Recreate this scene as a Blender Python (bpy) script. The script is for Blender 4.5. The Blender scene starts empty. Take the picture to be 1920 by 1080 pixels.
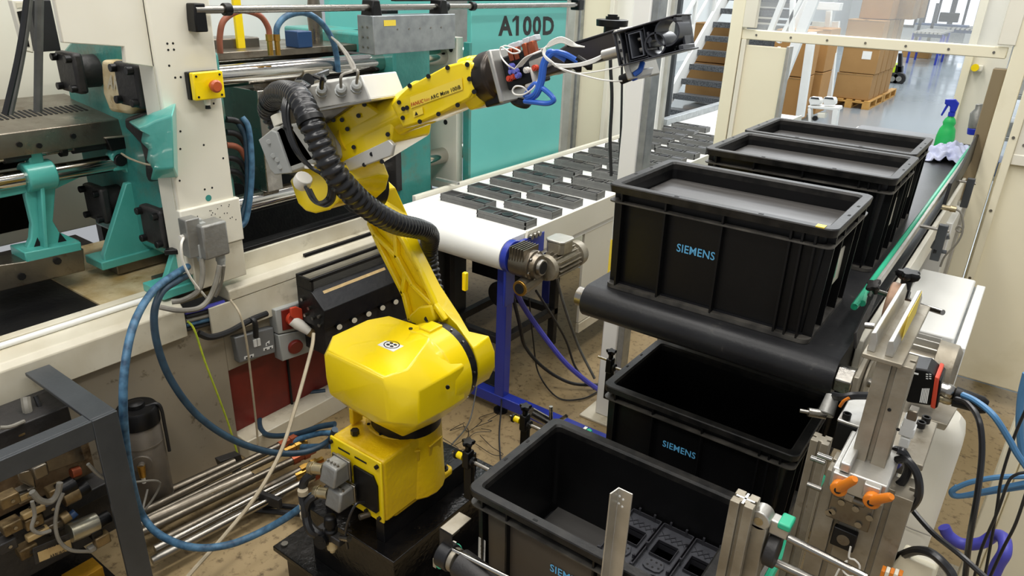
import bpy, bmesh, math, random
from mathutils import Vector, Matrix
random.seed(7)
D = bpy.data
C = bpy.context.scene.collection
S = bpy.context.scene

# ---------------------------------------------------------------- camera
H = 1.95                                   # camera height above the floor, metres
FPX = 1345.8                               # focal length in pixels of a 1920 wide frame
CR = Vector((0.80583273, 0.59119101, 0.033568))
CU = Vector((-0.25976452, 0.30199544, 0.9172356))
CD = Vector((-0.53212406, 0.74785824, -0.39692825))
cam = D.cameras.new('camera')
cam.sensor_width = 36
cam.lens = FPX / 1920 * 36
cam.clip_start = 0.05
cam.clip_end = 200
co = D.objects.new('camera', cam)
C.objects.link(co)
mw = Matrix.Identity(4)
for i in range(3):
    mw[i][0] = CR[i]
    mw[i][1] = CU[i]
    mw[i][2] = -CD[i]
mw[2][3] = H
co.matrix_world = mw
S.camera = co

# ---------------------------------------------------------------- world, lamps, exposure
w = D.worlds.new('hall')
S.world = w
w.use_nodes = True
bg = w.node_tree.nodes['Background']
bg.inputs[0].default_value = (0.93, 0.96, 1.0, 1)
bg.inputs[1].default_value = 0.42
S.view_settings.view_transform = 'Standard'
S.view_settings.look = 'None'
S.view_settings.gamma = 1
S.view_settings.use_curve_mapping = False
S.view_settings.exposure = 0.0


def area(loc, rot, sx, sy, power, col=(1, 0.97, 0.92)):
    l = D.lights.new('ceiling_lamp', 'AREA')
    l.shape = 'RECTANGLE'
    l.size = sx
    l.size_y = sy
    l.energy = power
    l.color = col
    o = D.objects.new('ceiling_lamp', l)
    o.location = loc
    o.rotation_euler = rot
    C.objects.link(o)
    return o


area((-1.6, 2.4, 4.6), (0, 0, 0), 0.5, 4.0, 110)
area((0.6, 2.2, 4.6), (0, 0, 0), 0.5, 4.0, 80)
area((-3.6, 2.6, 4.6), (0, 0, 0), 0.5, 4.0, 75)
area((-1.0, -0.6, 4.2), (math.radians(28), 0, 0), 3.0, 0.6, 60)
area((-3.2, 8.5, 5.2), (0, 0, 0), 3.0, 4.0, 260, (0.95, 0.98, 1))
area((-2.5, 15, 6), (0, 0, 0), 4.0, 8.0, 600, (0.95, 0.98, 1))
area((-3.5, 26, 6), (0, 0, 0), 6.0, 8.0, 700, (0.92, 0.97, 1))


# ---------------------------------------------------------------- helpers
def P(px, py, x=None, y=None, z=None):
    """the world point of the place seen at (px, py) on the plane x=, y= or z="""
    d = CR * ((px - 960) / FPX) + CU * ((540 - py) / FPX) + CD
    if x is not None:
        t = x / d.x
    elif y is not None:
        t = y / d.y
    else:
        t = (z - H) / d.z
    return Vector((d.x * t, d.y * t, d.z * t + H))


def lin(h):
    h = h.lstrip('#')
    out = []
    for i in (0, 2, 4):
        c = int(h[i:i + 2], 16) / 255
        out.append(c / 12.92 if c <= 0.04045 else ((c + 0.055) / 1.055) ** 2.4)
    return (*out, 1)


MATS = {}


def mat(name, col, rough=0.5, metal=0.0, col2=None, amt=0.5, scale=6.0, bump=0.0, bscale=60.0, coat=0.0,
        dirt=None, dscale=3.0, dlo=0.55, dhi=0.7, stretch=None, rvar=0.0):
    m = D.materials.new(name)
    m.use_nodes = True
    nt = m.node_tree
    N = nt.nodes
    L = nt.links
    b = N['Principled BSDF']
    b.inputs['Roughness'].default_value = rough
    b.inputs['Metallic'].default_value = metal
    if coat:
        b.inputs['Coat Weight'].default_value = coat
    b.inputs['Base Color'].default_value = lin(col)
    tc = N.new('ShaderNodeTexCoord')
    src = tc.outputs['Object']
    if stretch:
        mp = N.new('ShaderNodeMapping')
        mp.inputs['Scale'].default_value = stretch
        L.new(src, mp.inputs[0])
        src = mp.outputs[0]
    cur = None
    if col2:
        n = N.new('ShaderNodeTexNoise')
        n.inputs['Scale'].default_value = scale
        n.inputs['Detail'].default_value = 5
        L.new(src, n.inputs['Vector'])
        r = N.new('ShaderNodeMapRange')
        r.inputs[1].default_value = 0.35
        r.inputs[2].default_value = 0.7
        r.inputs[4].default_value = amt
        L.new(n.outputs[0], r.inputs[0])
        mx = N.new('ShaderNodeMix')
        mx.data_type = 'RGBA'
        mx.inputs[6].default_value = lin(col)
        mx.inputs[7].default_value = lin(col2)
        L.new(r.outputs[0], mx.inputs[0])
        cur = mx.outputs[2]
        if rvar:
            rr = N.new('ShaderNodeMapRange')
            rr.inputs[1].default_value = 0.3
            rr.inputs[2].default_value = 0.7
            rr.inputs[3].default_value = max(0.03, rough - rvar)
            rr.inputs[4].default_value = rough + rvar
            L.new(n.outputs[0], rr.inputs[0])
            L.new(rr.outputs[0], b.inputs['Roughness'])
    if dirt:
        n = N.new('ShaderNodeTexNoise')
        n.inputs['Scale'].default_value = dscale
        n.inputs['Detail'].default_value = 9
        n.inputs['Roughness'].default_value = 0.65
        L.new(src, n.inputs['Vector'])
        r = N.new('ShaderNodeMapRange')
        r.inputs[1].default_value = dlo
        r.inputs[2].default_value = dhi
        L.new(n.outputs[0], r.inputs[0])
        mx = N.new('ShaderNodeMix')
        mx.data_type = 'RGBA'
        mx.inputs[6].default_value = lin(col)
        mx.inputs[7].default_value = lin(dirt)
        if cur:
            L.new(cur, mx.inputs[6])
        L.new(r.outputs[0], mx.inputs[0])
        cur = mx.outputs[2]
    if cur:
        L.new(cur, b.inputs['Base Color'])
    if bump:
        n = N.new('ShaderNodeTexNoise')
        n.inputs['Scale'].default_value = bscale
        n.inputs['Detail'].default_value = 4
        L.new(src, n.inputs['Vector'])
        bp = N.new('ShaderNodeBump')
        bp.inputs['Strength'].default_value = bump
        bp.inputs['Distance'].default_value = 0.01
        L.new(n.outputs[0], bp.inputs['Height'])
        L.new(bp.outputs[0], b.inputs['Normal'])
    MATS[name] = m
    return m


def glass(name, col, alpha, rough=0.05):
    m = mat(name, col, rough)
    b = m.node_tree.nodes['Principled BSDF']
    b.inputs['Alpha'].default_value = alpha
    return m


def emit(name, col, s):
    m = mat(name, col, 0.5)
    b = m.node_tree.nodes['Principled BSDF']
    b.inputs['Emission Color'].default_value = lin(col)
    b.inputs['Emission Strength'].default_value = s
    return m


mat('yellow', '#F6D80E', 0.28, 0, '#EFCE08', 0.5, 5, 0.04, 90, 0.35)
mat('yellow_cast', '#EDC80A', 0.4, 0, '#D8AE0A', 0.7, 9, 0.25, 70, 0.2)
mat('yellow_dirty', '#E3C534', 0.4, 0, '#CDBB70', 0.8, 14, dirt='#8A6A20', dscale=9, dlo=0.6, dhi=0.8)
mat('label_yellow', '#F2D64A', 0.5)
mat('print_red', '#B03018', 0.5)
mat('print_black', '#1c1a18', 0.5)
mat('print_blue', '#6FC6FA', 0.5)
mat('print_white', '#E8E8E4', 0.5)
mat('teal', '#52B0A4', 0.32, 0, '#66BFB4', 0.6, 8, 0.12, 40, 0.3, dirt='#6E7F60', dscale=5, dlo=0.62, dhi=0.85)
mat('teal_panel', '#62B9B1', 0.4, 0, '#6CC2BA', 0.5, 3)
mat('teal_dark', '#3A8A82', 0.35, 0, '#4A9A92', 0.6, 12, 0.2, 50, 0.2, dirt='#6B5A3C', dscale=6, dlo=0.5, dhi=0.8)
mat('cream_stained', '#D9C9A2', 0.4, 0, '#A88A50', 0.9, 11, 0.2, 60, dirt='#8D6E33', dscale=14, dlo=0.55, dhi=0.7)
mat('cream', '#E6E2D3', 0.42, 0, '#D9D3C0', 0.6, 2.5)
mat('cream_panel', '#EDE6CC', 0.45, 0, '#E4DCC0', 0.6, 1.5, dirt='#CFC4A2', dscale=1.7, dlo=0.6, dhi=0.9)
mat('cream_dirty', '#D8D2BF', 0.42, 0, '#BDB39A', 0.8, 5, dirt='#8B7F66', dscale=7, dlo=0.58, dhi=0.8)
mat('panel_dirty', '#9C927F', 0.5, 0, '#8E8473', 0.8, 3, dirt='#5E5442', dscale=16, dlo=0.62, dhi=0.72)
mat('white_paint', '#EEEEEA', 0.4, 0, '#E0E0DA', 0.5, 3)
mat('white_belt', '#F0F0EC', 0.5, 0, '#E6E6E0', 0.5, 2)
mat('brown_profile', '#8F7F62', 0.45, 0.3)
mat('black_plastic', '#0B0B0C', 0.38, 0, '#121213', 0.6, 8, 0.03, 160)
mat('black_worn', '#151515', 0.42, 0, '#3A3733', 0.5, 26, 0.06, 160)
mat('rim_plastic', '#34322F', 0.42, 0, '#66625B', 0.7, 22, 0.06, 150)
mat('crate_warm_reflection', '#4E463C', 0.5, 0, '#5A5044', 0.6, 6)
mat('sheet_grey', '#3B3937', 0.38, 0, '#4B4947', 0.7, 3, stretch=(1, 9, 9), rvar=0.1)
mat('sheet_dark', '#161618', 0.42, 0, '#222226', 0.6, 5)
mat('rubber', '#161618', 0.42, 0, '#232325', 0.6, 14, 0.06, 100)
mat('belt_black', '#1B1B1D', 0.38, 0, '#29292A', 0.7, 9, 0.05, 120, dirt='#55524C', dscale=18, dlo=0.62, dhi=0.8)
mat('black_metal', '#1E1E20', 0.35, 0.5, '#2C2B2A', 0.6, 12, 0.1, 50, dirt='#54483A', dscale=20, dlo=0.66, dhi=0.8)
mat('black_oily', '#0f0f10', 0.22, 0.2, '#26221e', 0.6, 10, 0.2, 60, dirt='#4E4434', dscale=25, dlo=0.66, dhi=0.75, rvar=0.12)
mat('dark_frame', '#3A3D40', 0.4, 0.1, '#484B4E', 0.6, 10, 0.05, 100)
mat('dark_cast', '#2B2A2A', 0.5, 0.3, '#3B3836', 0.7, 16, 0.2, 60)
mat('steel', '#A7A39C', 0.28, 1.0, '#8C8880', 0.7, 9, 0.05, 60, rvar=0.1)
mat('steel_dirty', '#857E72', 0.35, 0.9, '#6A6256', 0.8, 9, 0.1, 50, dirt='#5A4630', dscale=12, dlo=0.58, dhi=0.75, rvar=0.1)
mat('chrome', '#C9C6C0', 0.12, 1.0, '#B8B2A8', 0.6, 4, rvar=0.06)
mat('aluminium', '#C4C2BC', 0.38, 0.75, '#AAA69C', 0.7, 14, 0.04, 90)
mat('aluminium_dirty', '#A39C8D', 0.45, 0.6, '#807766', 0.8, 16, 0.08, 80, dirt='#6E614C', dscale=20, dlo=0.6, dhi=0.75)
mat('galvanised', '#A9ADAF', 0.38, 0.7, '#8E9396', 0.9, 22)
mat('cast_grey', '#9A9A96', 0.45, 0.5, '#7E7C76', 0.8, 12, 0.15, 70)
mat('grey_plastic', '#A5A7A4', 0.5, 0, '#969894', 0.5, 12)
mat('grey_enclosure', '#B4B4AC', 0.4, 0.1, '#9C9A90', 0.7, 10)
mat('socket_grey', '#77797A', 0.4, 0.2)
mat('silver_box', '#D9D8D2', 0.32, 0.25, '#C8C4BA', 0.7, 6)
mat('brass', '#C29A4A', 0.3, 0.9, '#A77B3A', 0.8, 30)
mat('copper', '#A8583A', 0.35, 0.7, '#7E4028', 0.7, 30)
mat('red_plastic', '#C8452C', 0.4)
mat('red_dark', '#7A2016', 0.45, 0, '#5E150E', 0.8, 9)
mat('orange', '#D97C1C', 0.4, 0, '#C66A14', 0.5, 12)
mat('orange_button', '#B5532B', 0.35)
mat('blue_paint', '#23349B', 0.32, 0, '#2C3CA6', 0.5, 7, coat=0.3)
mat('blue_bright', '#2450B4', 0.35)
mat('blue_hose', '#4A7492', 0.5, 0, '#1C3A54', 0.95, 34, 0.1, 120)
mat('blue_hose_dark', '#2C4658', 0.45, 0, '#1C2E3C', 0.8, 26, 0.1, 120)
mat('blue_cable', '#4B7CA6', 0.42, 0, '#3C6A92', 0.5, 9)
mat('purple_hose', '#4C4CB4', 0.45, 0, '#4040A0', 0.5, 20)
mat('green_rail', '#2FAE85', 0.4, 0, '#37B890', 0.5, 9)
mat('pallet_green', '#B6D21C', 0.4)
mat('bottle_green', '#2EBF62', 0.35)
mat('trigger_blue', '#2638B8', 0.35)
mat('cable_grey', '#8C887E', 0.5, 0, '#6A665C', 0.8, 20)
mat('cable_white', '#E4E0D6', 0.45)
mat('cable_cream', '#B8AB92', 0.5, 0, '#9A8E76', 0.7, 20)
mat('hose_red', '#9A5A42', 0.45, 0, '#7C4430', 0.7, 20)
mat('cardboard', '#A57E4C', 0.8, 0, '#967040', 0.6, 3, 0.05, 50)
mat('cardboard_dark', '#8F744C', 0.8, 0, '#7F6642', 0.6, 3)
mat('wood', '#C99B52', 0.7, 0, '#B08040', 0.7, 9)
mat('tread', '#6A6D70', 0.4, 0.4, '#26282A', 0.9, 60, 0.4, 90)
mat('cloth', '#C6CADF', 0.85, 0, '#A4A9CC', 0.6, 22)
mat('cloth_green', '#2E5A4A', 0.85)
mat('blue_block', '#1F3E66', 0.4)
mat('yellow_pocket', '#C9A40A', 0.5)
mat('black_wrist', '#221E1A', 0.3, 0.4, '#4A3826', 0.7, 14)
mat('brass_worn', '#B5A98C', 0.32, 0.8, '#8E7A4C', 0.7, 30)
mat('rubber_gloss', '#1A1A1C', 0.28, 0, '#2A2A2C', 0.5, 14)
mat('push_blue', '#6E72C8', 0.35)
mat('beam_black', '#3A342F', 0.4, 0.2, '#2C2824', 0.6, 9)
mat('held_black', '#303136', 0.3, 0, '#3E4046', 0.5, 20)
mat('held_grey', '#5C5F66', 0.32, 0.1, '#47494f', 0.6, 16)
mat('hose_blue', '#2E63C4', 0.32)
mat('tube_white', '#ECEAE2', 0.35)
mat('part_grey', '#6A6A68', 0.33, 0, '#555554', 0.6, 12, rvar=0.1)
mat('part_dark', '#38383A', 0.35)
mat('accum_grey', '#7C756B', 0.42, 0.5, '#665E54', 0.7, 12, 0.08, 60)
mat('valve_dirty', '#857055', 0.4, 0.5, '#5A4630', 0.9, 22, 0.1, 60, dirt='#3A2A18', dscale=18, dlo=0.5, dhi=0.7)
mat('brass_dirty', '#8A7550', 0.4, 0.5, '#54432A', 0.9, 25, 0.1, 60, dirt='#3A2C1A', dscale=20, dlo=0.5, dhi=0.72)
mat('label_dirty', '#C2A774', 0.5, 0, '#9A7E50', 0.8, 20)
mat('coil_silver', '#B0AC9C', 0.3, 0.9, '#8A8468', 0.8, 14)
mat('dial_cream', '#D6D0BC', 0.4)
mat('cardboard_yellow', '#C99418', 0.6, 0, '#9A6A14', 0.8, 20)
mat('cable_dark', '#5A5A56', 0.5, 0, '#3E3E3C', 0.7, 18)
mat('copper_wire', '#A08068', 0.5, 0.2, '#7E6450', 0.7, 40)
mat('white_cab', '#DEDEDA', 0.35, 0, '#D4D4CE', 0.5, 3)
mat('tank_white', '#E8E4D6', 0.35, 0, '#DDD8C6', 0.6, 4)
mat('panel_black', '#2A2A2E', 0.32, 0, '#3A3A3F', 0.6, 30)
mat('panel_face', '#34353A', 0.4, 0, '#44454A', 0.7, 24, 0.1, 200)
mat('tape_brown', '#A47A40', 0.4)
mat('cardboard_orange', '#AD8048', 0.8, 0, '#9E7240', 0.5, 3)
mat('clear_plastic', '#C8CCD0', 0.2)
mat('yellow_green', '#C9D23A', 0.5, 0, '#5E9A2A', 0.5, 40)
mat('black_hole', '#060606', 0.8)
mat('wall_white', '#E4E6E4', 0.6)
mat('lens_amber', '#5a3320', 0.2)
mat('dark_oil_floor', '#1B1815', 0.35, 0, '#3A2C1E', 0.7, 6)
for n_ in ('black_plastic', 'black_worn', 'belt_black', 'sheet_dark'):
    MATS[n_].node_tree.nodes['Principled BSDF'].inputs['Specular IOR Level'].default_value = 0.3
glass('perspex', '#E8EEF4', 0.16)
glass('smoke_glass', '#4A5458', 0.45)
glass('teal_glass', '#4FA79C', 0.35)
glass('wall_white_glass', '#DDE6EA', 0.3)
emit('daylight_pane', '#F0F6FF', 1.3)


class MB:
    """collects shapes in world coordinates, builds them as one mesh object"""

    def __init__(s):
        s.v = []
        s.f = []

    def add(s, vs, fs):
        n = len(s.v)
        s.v += [Vector(q) for q in vs]
        s.f += [tuple(i + n for i in f) for f in fs]
        return s

    def hexa(s, p):
        return s.add(p, [(0, 3, 2, 1), (4, 5, 6, 7), (0, 1, 5, 4), (1, 2, 6, 5), (2, 3, 7, 6), (3, 0, 4, 7)])

    def box(s, x0, x1, y0, y1, z0, z1):
        return s.hexa([(x0, y0, z0), (x1, y0, z0), (x1, y1, z0), (x0, y1, z0),
                       (x0, y0, z1), (x1, y0, z1), (x1, y1, z1), (x0, y1, z1)])

    def obb(s, c, a, b, h):
        """box about c with half axes a, b, h"""
        c, a, b, h = Vector(c), Vector(a), Vector(b), Vector(h)
        return s.hexa([c - a - b - h, c + a - b - h, c + a + b - h, c - a + b - h,
                       c - a - b + h, c + a - b + h, c + a + b + h, c - a + b + h])

    def prism(s, pts, vec):
        pts = [Vector(q) for q in pts]
        vec = Vector(vec)
        n = len(pts)
        return s.add(pts + [q + vec for q in pts],
                     [tuple(range(n))[::-1], tuple(range(n, 2 * n))] + [(i, (i + 1) % n, n + (i + 1) % n, n + i) for i in range(n)])

    def loft(s, secs, caps=True, close=True):
        n = len(secs[0])
        vs = [q for sec in secs for q in sec]
        fs = []
        for k in range(len(secs) - 1):
            for i in range(n if close else n - 1):
                j = (i + 1) % n
                fs.append((k * n + i, k * n + j, (k + 1) * n + j, (k + 1) * n + i))
        if caps:
            fs.append(tuple(range(n))[::-1])
            fs.append(tuple(range((len(secs) - 1) * n, len(secs) * n)))
        return s.add(vs, fs)

    def rings(s, path, n=16, caps=True):
        """path: [(centre, radius)...] swept; frames follow the path"""
        cs = [Vector(c) for c, r in path]
        secs = []
        u = None
        for i, (c, r) in enumerate(path):
            a = cs[max(0, i - 1)]
            b = cs[min(len(cs) - 1, i + 1)]
            d = b - a
            if d.length < 1e-7:
                d = cs[-1] - cs[0]
            d.normalize()
            if u is None:
                u = d.orthogonal().normalized()
            else:
                u = u - d * u.dot(d)
                u.normalize() if u.length > 1e-6 else None
            w_ = d.cross(u)
            secs.append([cs[i] + (u * math.cos(2 * math.pi * k / n) + w_ * math.sin(2 * math.pi * k / n)) * r for k in range(n)])
        return s.loft(secs, caps)

    def cyl(s, a, b, r, n=16, r2=None):
        return s.rings([(a, r), (b, r if r2 is None else r2)], n)

    def lathe(s, o, ax, prof, n=20):
        o = Vector(o)
        ax = Vector(ax).normalized()
        u = ax.orthogonal().normalized()
        w_ = ax.cross(u)
        return s.loft([[o + ax * h + (u * math.cos(2 * math.pi * k / n) + w_ * math.sin(2 * math.pi * k / n)) * r for k in range(n)] for h, r in prof])

    def tube(s, pts, r, n=8, sub=6):
        q = smooth(pts, sub)
        return s.rings([(c, r) for c in q], n)

    def bolt(s, c, ax, r=0.006, h=0.005):
        c = Vector(c)
        ax = Vector(ax).normalized()
        return s.cyl(c, c + ax * h, r, 8)

    def build(s, name, m, parent=None, bevel=0.0, ang=38, flat=False, seg=2):
        if parent is None:
            zs = min(q.z for q in s.v)
            cx = (min(q.x for q in s.v) + max(q.x for q in s.v)) / 2
            cy = (min(q.y for q in s.v) + max(q.y for q in s.v)) / 2
            org = Vector((cx, cy, zs))
        else:
            org = WO[parent.name]
        me = D.meshes.new(name)
        me.from_pydata([q - org for q in s.v], [], s.f)
        bm = bmesh.new()
        bm.from_mesh(me)
        bmesh.ops.recalc_face_normals(bm, faces=bm.faces)
        if not flat:
            a = math.radians(ang)
            for f in bm.faces:
                f.smooth = True
            for e in bm.edges:
                if len(e.link_faces) == 2:
                    e.smooth = e.calc_face_angle(0) < a
        bm.to_mesh(me)
        bm.free()
        me.materials.append(MATS[m])
        o = D.objects.new(name, me)
        C.objects.link(o)
        if parent is None:
            o.location = org
        else:
            o.parent = parent
        WO[o.name] = org
        if bevel:
            b = o.modifiers.new('bevel', 'BEVEL')
            b.width = bevel
            b.segments = seg
            b.limit_method = 'ANGLE'
            b.angle_limit = math.radians(40)
            b.harden_normals = False
        return o


WO = {}


def smooth(pts, sub=6):
    pts = [Vector(q) for q in pts]
    if len(pts) < 3 or sub < 2:
        return pts
    e = [pts[0] * 2 - pts[1]] + pts + [pts[-1] * 2 - pts[-2]]
    out = []
    for i in range(1, len(e) - 2):
        for k in range(sub):
            t = k / sub
            a, b, c, d = e[i - 1], e[i], e[i + 1], e[i + 2]
            out.append(0.5 * ((2 * b) + (c - a) * t + (2 * a - 5 * b + 4 * c - d) * t * t + (3 * b - a - 3 * c + d) * t ** 3))
    out.append(pts[-1])
    return out


def thing(name, label, cat, loc, group=None):
    o = D.objects.new(name, None)
    o.empty_display_size = 0.05
    C.objects.link(o)
    o.location = loc
    o['label'] = label
    o['category'] = cat
    if group:
        o['group'] = group
    WO[o.name] = Vector(loc)
    return o


def tag(o, label=None, cat=None, group=None, kind=None):
    if label:
        o['label'] = label
    if cat:
        o['category'] = cat
    if group:
        o['group'] = group
    if kind:
        o['kind'] = kind
    return o


def struct(o):
    o['kind'] = 'structure'
    return o


def copytree(o, loc=None, parent=None):
    c = o.copy()
    C.objects.link(c)
    c.parent = parent
    if loc is not None:
        c.location = loc
    WO[c.name] = Vector(loc) if loc is not None else Vector(WO[o.name])
    for ch in list(o.children):
        copytree(ch, None, c)
    return c


_tcache = {}


def text(s, quad, m, parent, name='printed_text', lift=0.001, bold=0.0):
    """flat lettering stretched into quad = lower left, lower right, upper left (world points)"""
    key = (s, bold)
    if key not in _tcache:
        cu = D.curves.new('lettering', 'FONT')
        cu.body = s
        cu.offset = bold
        cu.space_character = 1 + bold * 4
        cu.resolution_u = 3
        ob = D.objects.new('lettering', cu)
        C.objects.link(ob)
        dg = bpy.context.evaluated_depsgraph_get()
        dg.update()
        me = ob.evaluated_get(dg).to_mesh()
        vs = [v.co.copy() for v in me.vertices]
        fs = [tuple(p.vertices) for p in me.polygons]
        D.objects.remove(ob)
        D.curves.remove(cu)
        x0 = min(v.x for v in vs)
        x1 = max(v.x for v in vs)
        y0 = min(v.y for v in vs)
        y1 = max(v.y for v in vs)
        _tcache[key] = ([((v.x - x0) / (x1 - x0), (v.y - y0) / (y1 - y0)) for v in vs], fs)
    uv, fs = _tcache[key]
    o, a, b = [Vector(q) for q in quad]
    nn = (a - o).cross(b - o).normalized() * lift
    mb = MB()
    mb.add([o + (a - o) * u + (b - o) * v + nn for u, v in uv], fs)
    return mb.build(name, m, parent, flat=True)


def quadpatch(q, m, parent, name, lift=0.0008, th=0.0006):
    o, a, b = [Vector(k) for k in q]
    nn = (a - o).cross(b - o).normalized()
    return MB().prism([o + nn * (lift - th), a + nn * (lift - th), a + b - o + nn * (lift - th), b + nn * (lift - th)], nn * th).build(name, m, parent)
# ---------------------------------------------------------------- floors and walls
def floor_mat(name, c1, c2, c3, rough, spots):
    m = mat(name, c1, rough, 0, c2, 0.9, 1.3, 0.05, 20, dirt=c3, dscale=spots, dlo=0.53, dhi=0.7)
    return m


floor_mat('concrete_cell', '#A48F6A', '#857049', '#54422A', 0.5, 30)
mat('concrete_hall', '#939BA0', 0.16, 0, '#858E94', 0.6, 0.8, rvar=0.05)
f = struct(MB().box(-5, 2.2, -1.6, 4.3, -0.1, 0).build('floor', 'concrete_cell'))
f = struct(MB().box(-14, 6, 4.3, 44, -0.1, 0).build('floor', 'concrete_hall'))
# far hall: end wall with windows, side wall
Yw = 38
wl = MB()
za, zb = 0.55, 2.4
xs = [-14, -9.4, -8.2, -5.25, -2.6]
wl.box(-14, 6, Yw, Yw + 0.2, 0, za)
wl.box(-14, 6, Yw, Yw + 0.2, zb, 6)
wins = [(-7.2, -5.6), (-5.27, -4.31), (-4.2, -3.3), (-3.1, -2.2), (-1.9, 0.6)]
e = -14
for a, b in wins:
    wl.box(e, a, Yw, Yw + 0.2, za, zb)
    e = b
wl.box(e, 6, Yw, Yw + 0.2, za, zb)
struct(wl.build('wall_back', 'wall_white'))
for k, (a, b) in enumerate(wins):
    fr = MB()
    n = 2
    for i in range(n + 1):
        xx = a + (b - a) * i / n
        fr.box(xx - 0.05, xx + 0.05, Yw - 0.06, Yw + 0.02, za, zb)
    fr.box(a, b, Yw - 0.06, Yw + 0.02, za - 0.05, za + 0.05)
    fr.box(a, b, Yw - 0.06, Yw + 0.02, zb - 0.05, zb + 0.05)
    fw = struct(fr.build('window_%d' % (k + 1), 'dark_frame'))
    for i in range(n):
        MB().box(a + (b - a) * i / n + 0.05, a + (b - a) * (i + 1) / n - 0.05, Yw + 0.02, Yw + 0.04, za, zb).build('pane', 'daylight_pane', fw)
# long side wall on the left of the hall, with pilasters
sw = MB().box(-8.6, -8.4, 9, Yw, 0, 6)
for k in range(6):
    sw.box(-8.4, -8.2, 12 + 4.5 * k, 12.4 + 4.5 * k, 0, 6)
struct(sw.build('wall_left', 'wall_white'))
struct(MB().box(1.2, 1.4, 4.5, Yw, 0, 6).build('wall_right', 'wall_white'))

# ---------------------------------------------------------------- guard fence with the conveyor opening (plane y = 4.1)
G = 4.1
gx = lambda px, py: P(px, py, y=G).x
gz = lambda px, py: P(px, py, y=G).z
post_l0, post_l1 = gx(1342, 264), gx(1365, 257)
post_r0, post_r1 = gx(1833, 320), gx(1863, 330)
fence = thing('machine_guard', 'cream steel machine guard with clear panes around the conveyor opening', 'machine guard', ((post_l0 + post_r0) / 2, G, 0))
bz0, bz1 = 1.685, 1.735
MB().box(post_l0, post_l1, G - 0.04, G + 0.04, 0, 2.5).build('post', 'cream_panel', fence, 0.004)
MB().box(post_r0, post_r1, G - 0.04, G + 0.04, 0, 2.5).build('post', 'cream_panel', fence, 0.004)
MB().box(post_r0 - 0.055, post_r0, G - 0.02, G + 0.06, 0, 1.64).build('light_curtain', 'brown_profile', fence, 0.003)
MB().box(post_l1, post_r0 - 0.02, G - 0.03, G + 0.03, bz0, bz1).build('rail', 'cream_panel', fence, 0.004)
b = MB()
for k in range(7):
    b.bolt((post_l1 + 0.08 + k * (post_r0 - post_l1 - 0.15) / 6, G - 0.03, (bz0 + bz1) / 2), (0, -1, 0), 0.006, 0.003)
tag(b.build('rivet', 'steel', fence), kind='stuff')
MB().box(post_l1 + 0.01, post_r0 - 0.01, G - 0.004, G + 0.004, bz1, 2.45).build('pane', 'perspex', fence)
for xx in (post_l1 + 0.035, post_r0 - 0.03):
    MB().box(xx - 0.035, xx + 0.035, G - 0.045, G - 0.008, bz1 + 0.01, 2.4).build('clamp_strip', 'cream', fence, 0.003)
# left fill panel under the rail
pl1 = gx(1452, 235)
MB().box(post_l1 + 0.02, pl1, G - 0.015, G + 0.015, 0.06, bz0 - 0.03).build('panel', 'cream_panel', fence, 0.004)
MB().box(pl1, pl1 + 0.02, G - 0.03, G + 0.03, 0.0, bz0 - 0.02).build('panel_edge', 'aluminium', fence, 0.003)
MB().box(post_l1 + 0.005, post_l1 + 0.03, G - 0.035, G + 0.02, 0, bz0).build('panel_edge', 'cream', fence, 0.003)
# right part: narrow frame, window above, big panel under it
fx = gx(1860, 500)
MB().box(post_r1 + 0.015, post_r1 + 0.05, G - 0.05, G + 0.02, 0.1, 2.5).build('post', 'cream_panel', fence, 0.004)
MB().box(post_r1 + 0.05, post_r1 + 0.11, G - 0.035, G + 0.02, 1.27, 2.5).build('clamp_strip', 'cream', fence, 0.003)
x2 = 0.75
MB().box(post_r1 + 0.005, x2, G - 0.01, G + 0.015, 0.1, 1.22).build('panel', 'cream_panel', fence, 0.006)
MB().box(post_r1 + 0.05, x2, G - 0.04, G + 0.02, 1.225, 1.275).build('rail', 'cream', fence, 0.004)
MB().box(post_r1 + 0.06, x2, G - 0.004, G + 0.004, 1.275, 2.45).build('pane', 'perspex', fence)
MB().box(x2, x2 + 0.08, G - 0.04, G + 0.04, 0, 2.5).build('post', 'cream_panel', fence, 0.004)
b = MB()
for k in range(5):
    b.bolt((post_r1 + 0.08, G - 0.036, 1.32 + k * 0.2), (0, -1, 0), 0.007, 0.003)
    b.bolt((post_r1 + 0.12 + k * 0.15, G - 0.041, 1.25), (0, -1, 0), 0.007, 0.003)
    b.bolt((post_r1 + 0.032, G - 0.051, 0.3 + k * 0.35), (0, -1, 0), 0.007, 0.003)
tag(b.build('rivet', 'steel', fence), kind='stuff')
b = MB()
b.cyl(P(1838, 740, y=G + 0.0) + Vector((-0.02, 0, 0)), P(1838, 740, y=G) + Vector((0.02, 0, 0)), 0.055, 18)
c = P(1838, 735, y=G + 0.25)
MB().rings([(Vector((c.x, c.y - 0.02, 0.07)), 0.07), (Vector((c.x, c.y + 0.02, 0.07)), 0.07)], 20).build('castor', 'rubber', fence)
MB().rings([(Vector((c.x, c.y - 0.025, 0.07)), 0.04), (Vector((c.x, c.y + 0.025, 0.07)), 0.04)], 14).build('castor_hub', 'steel', fence)

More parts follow.
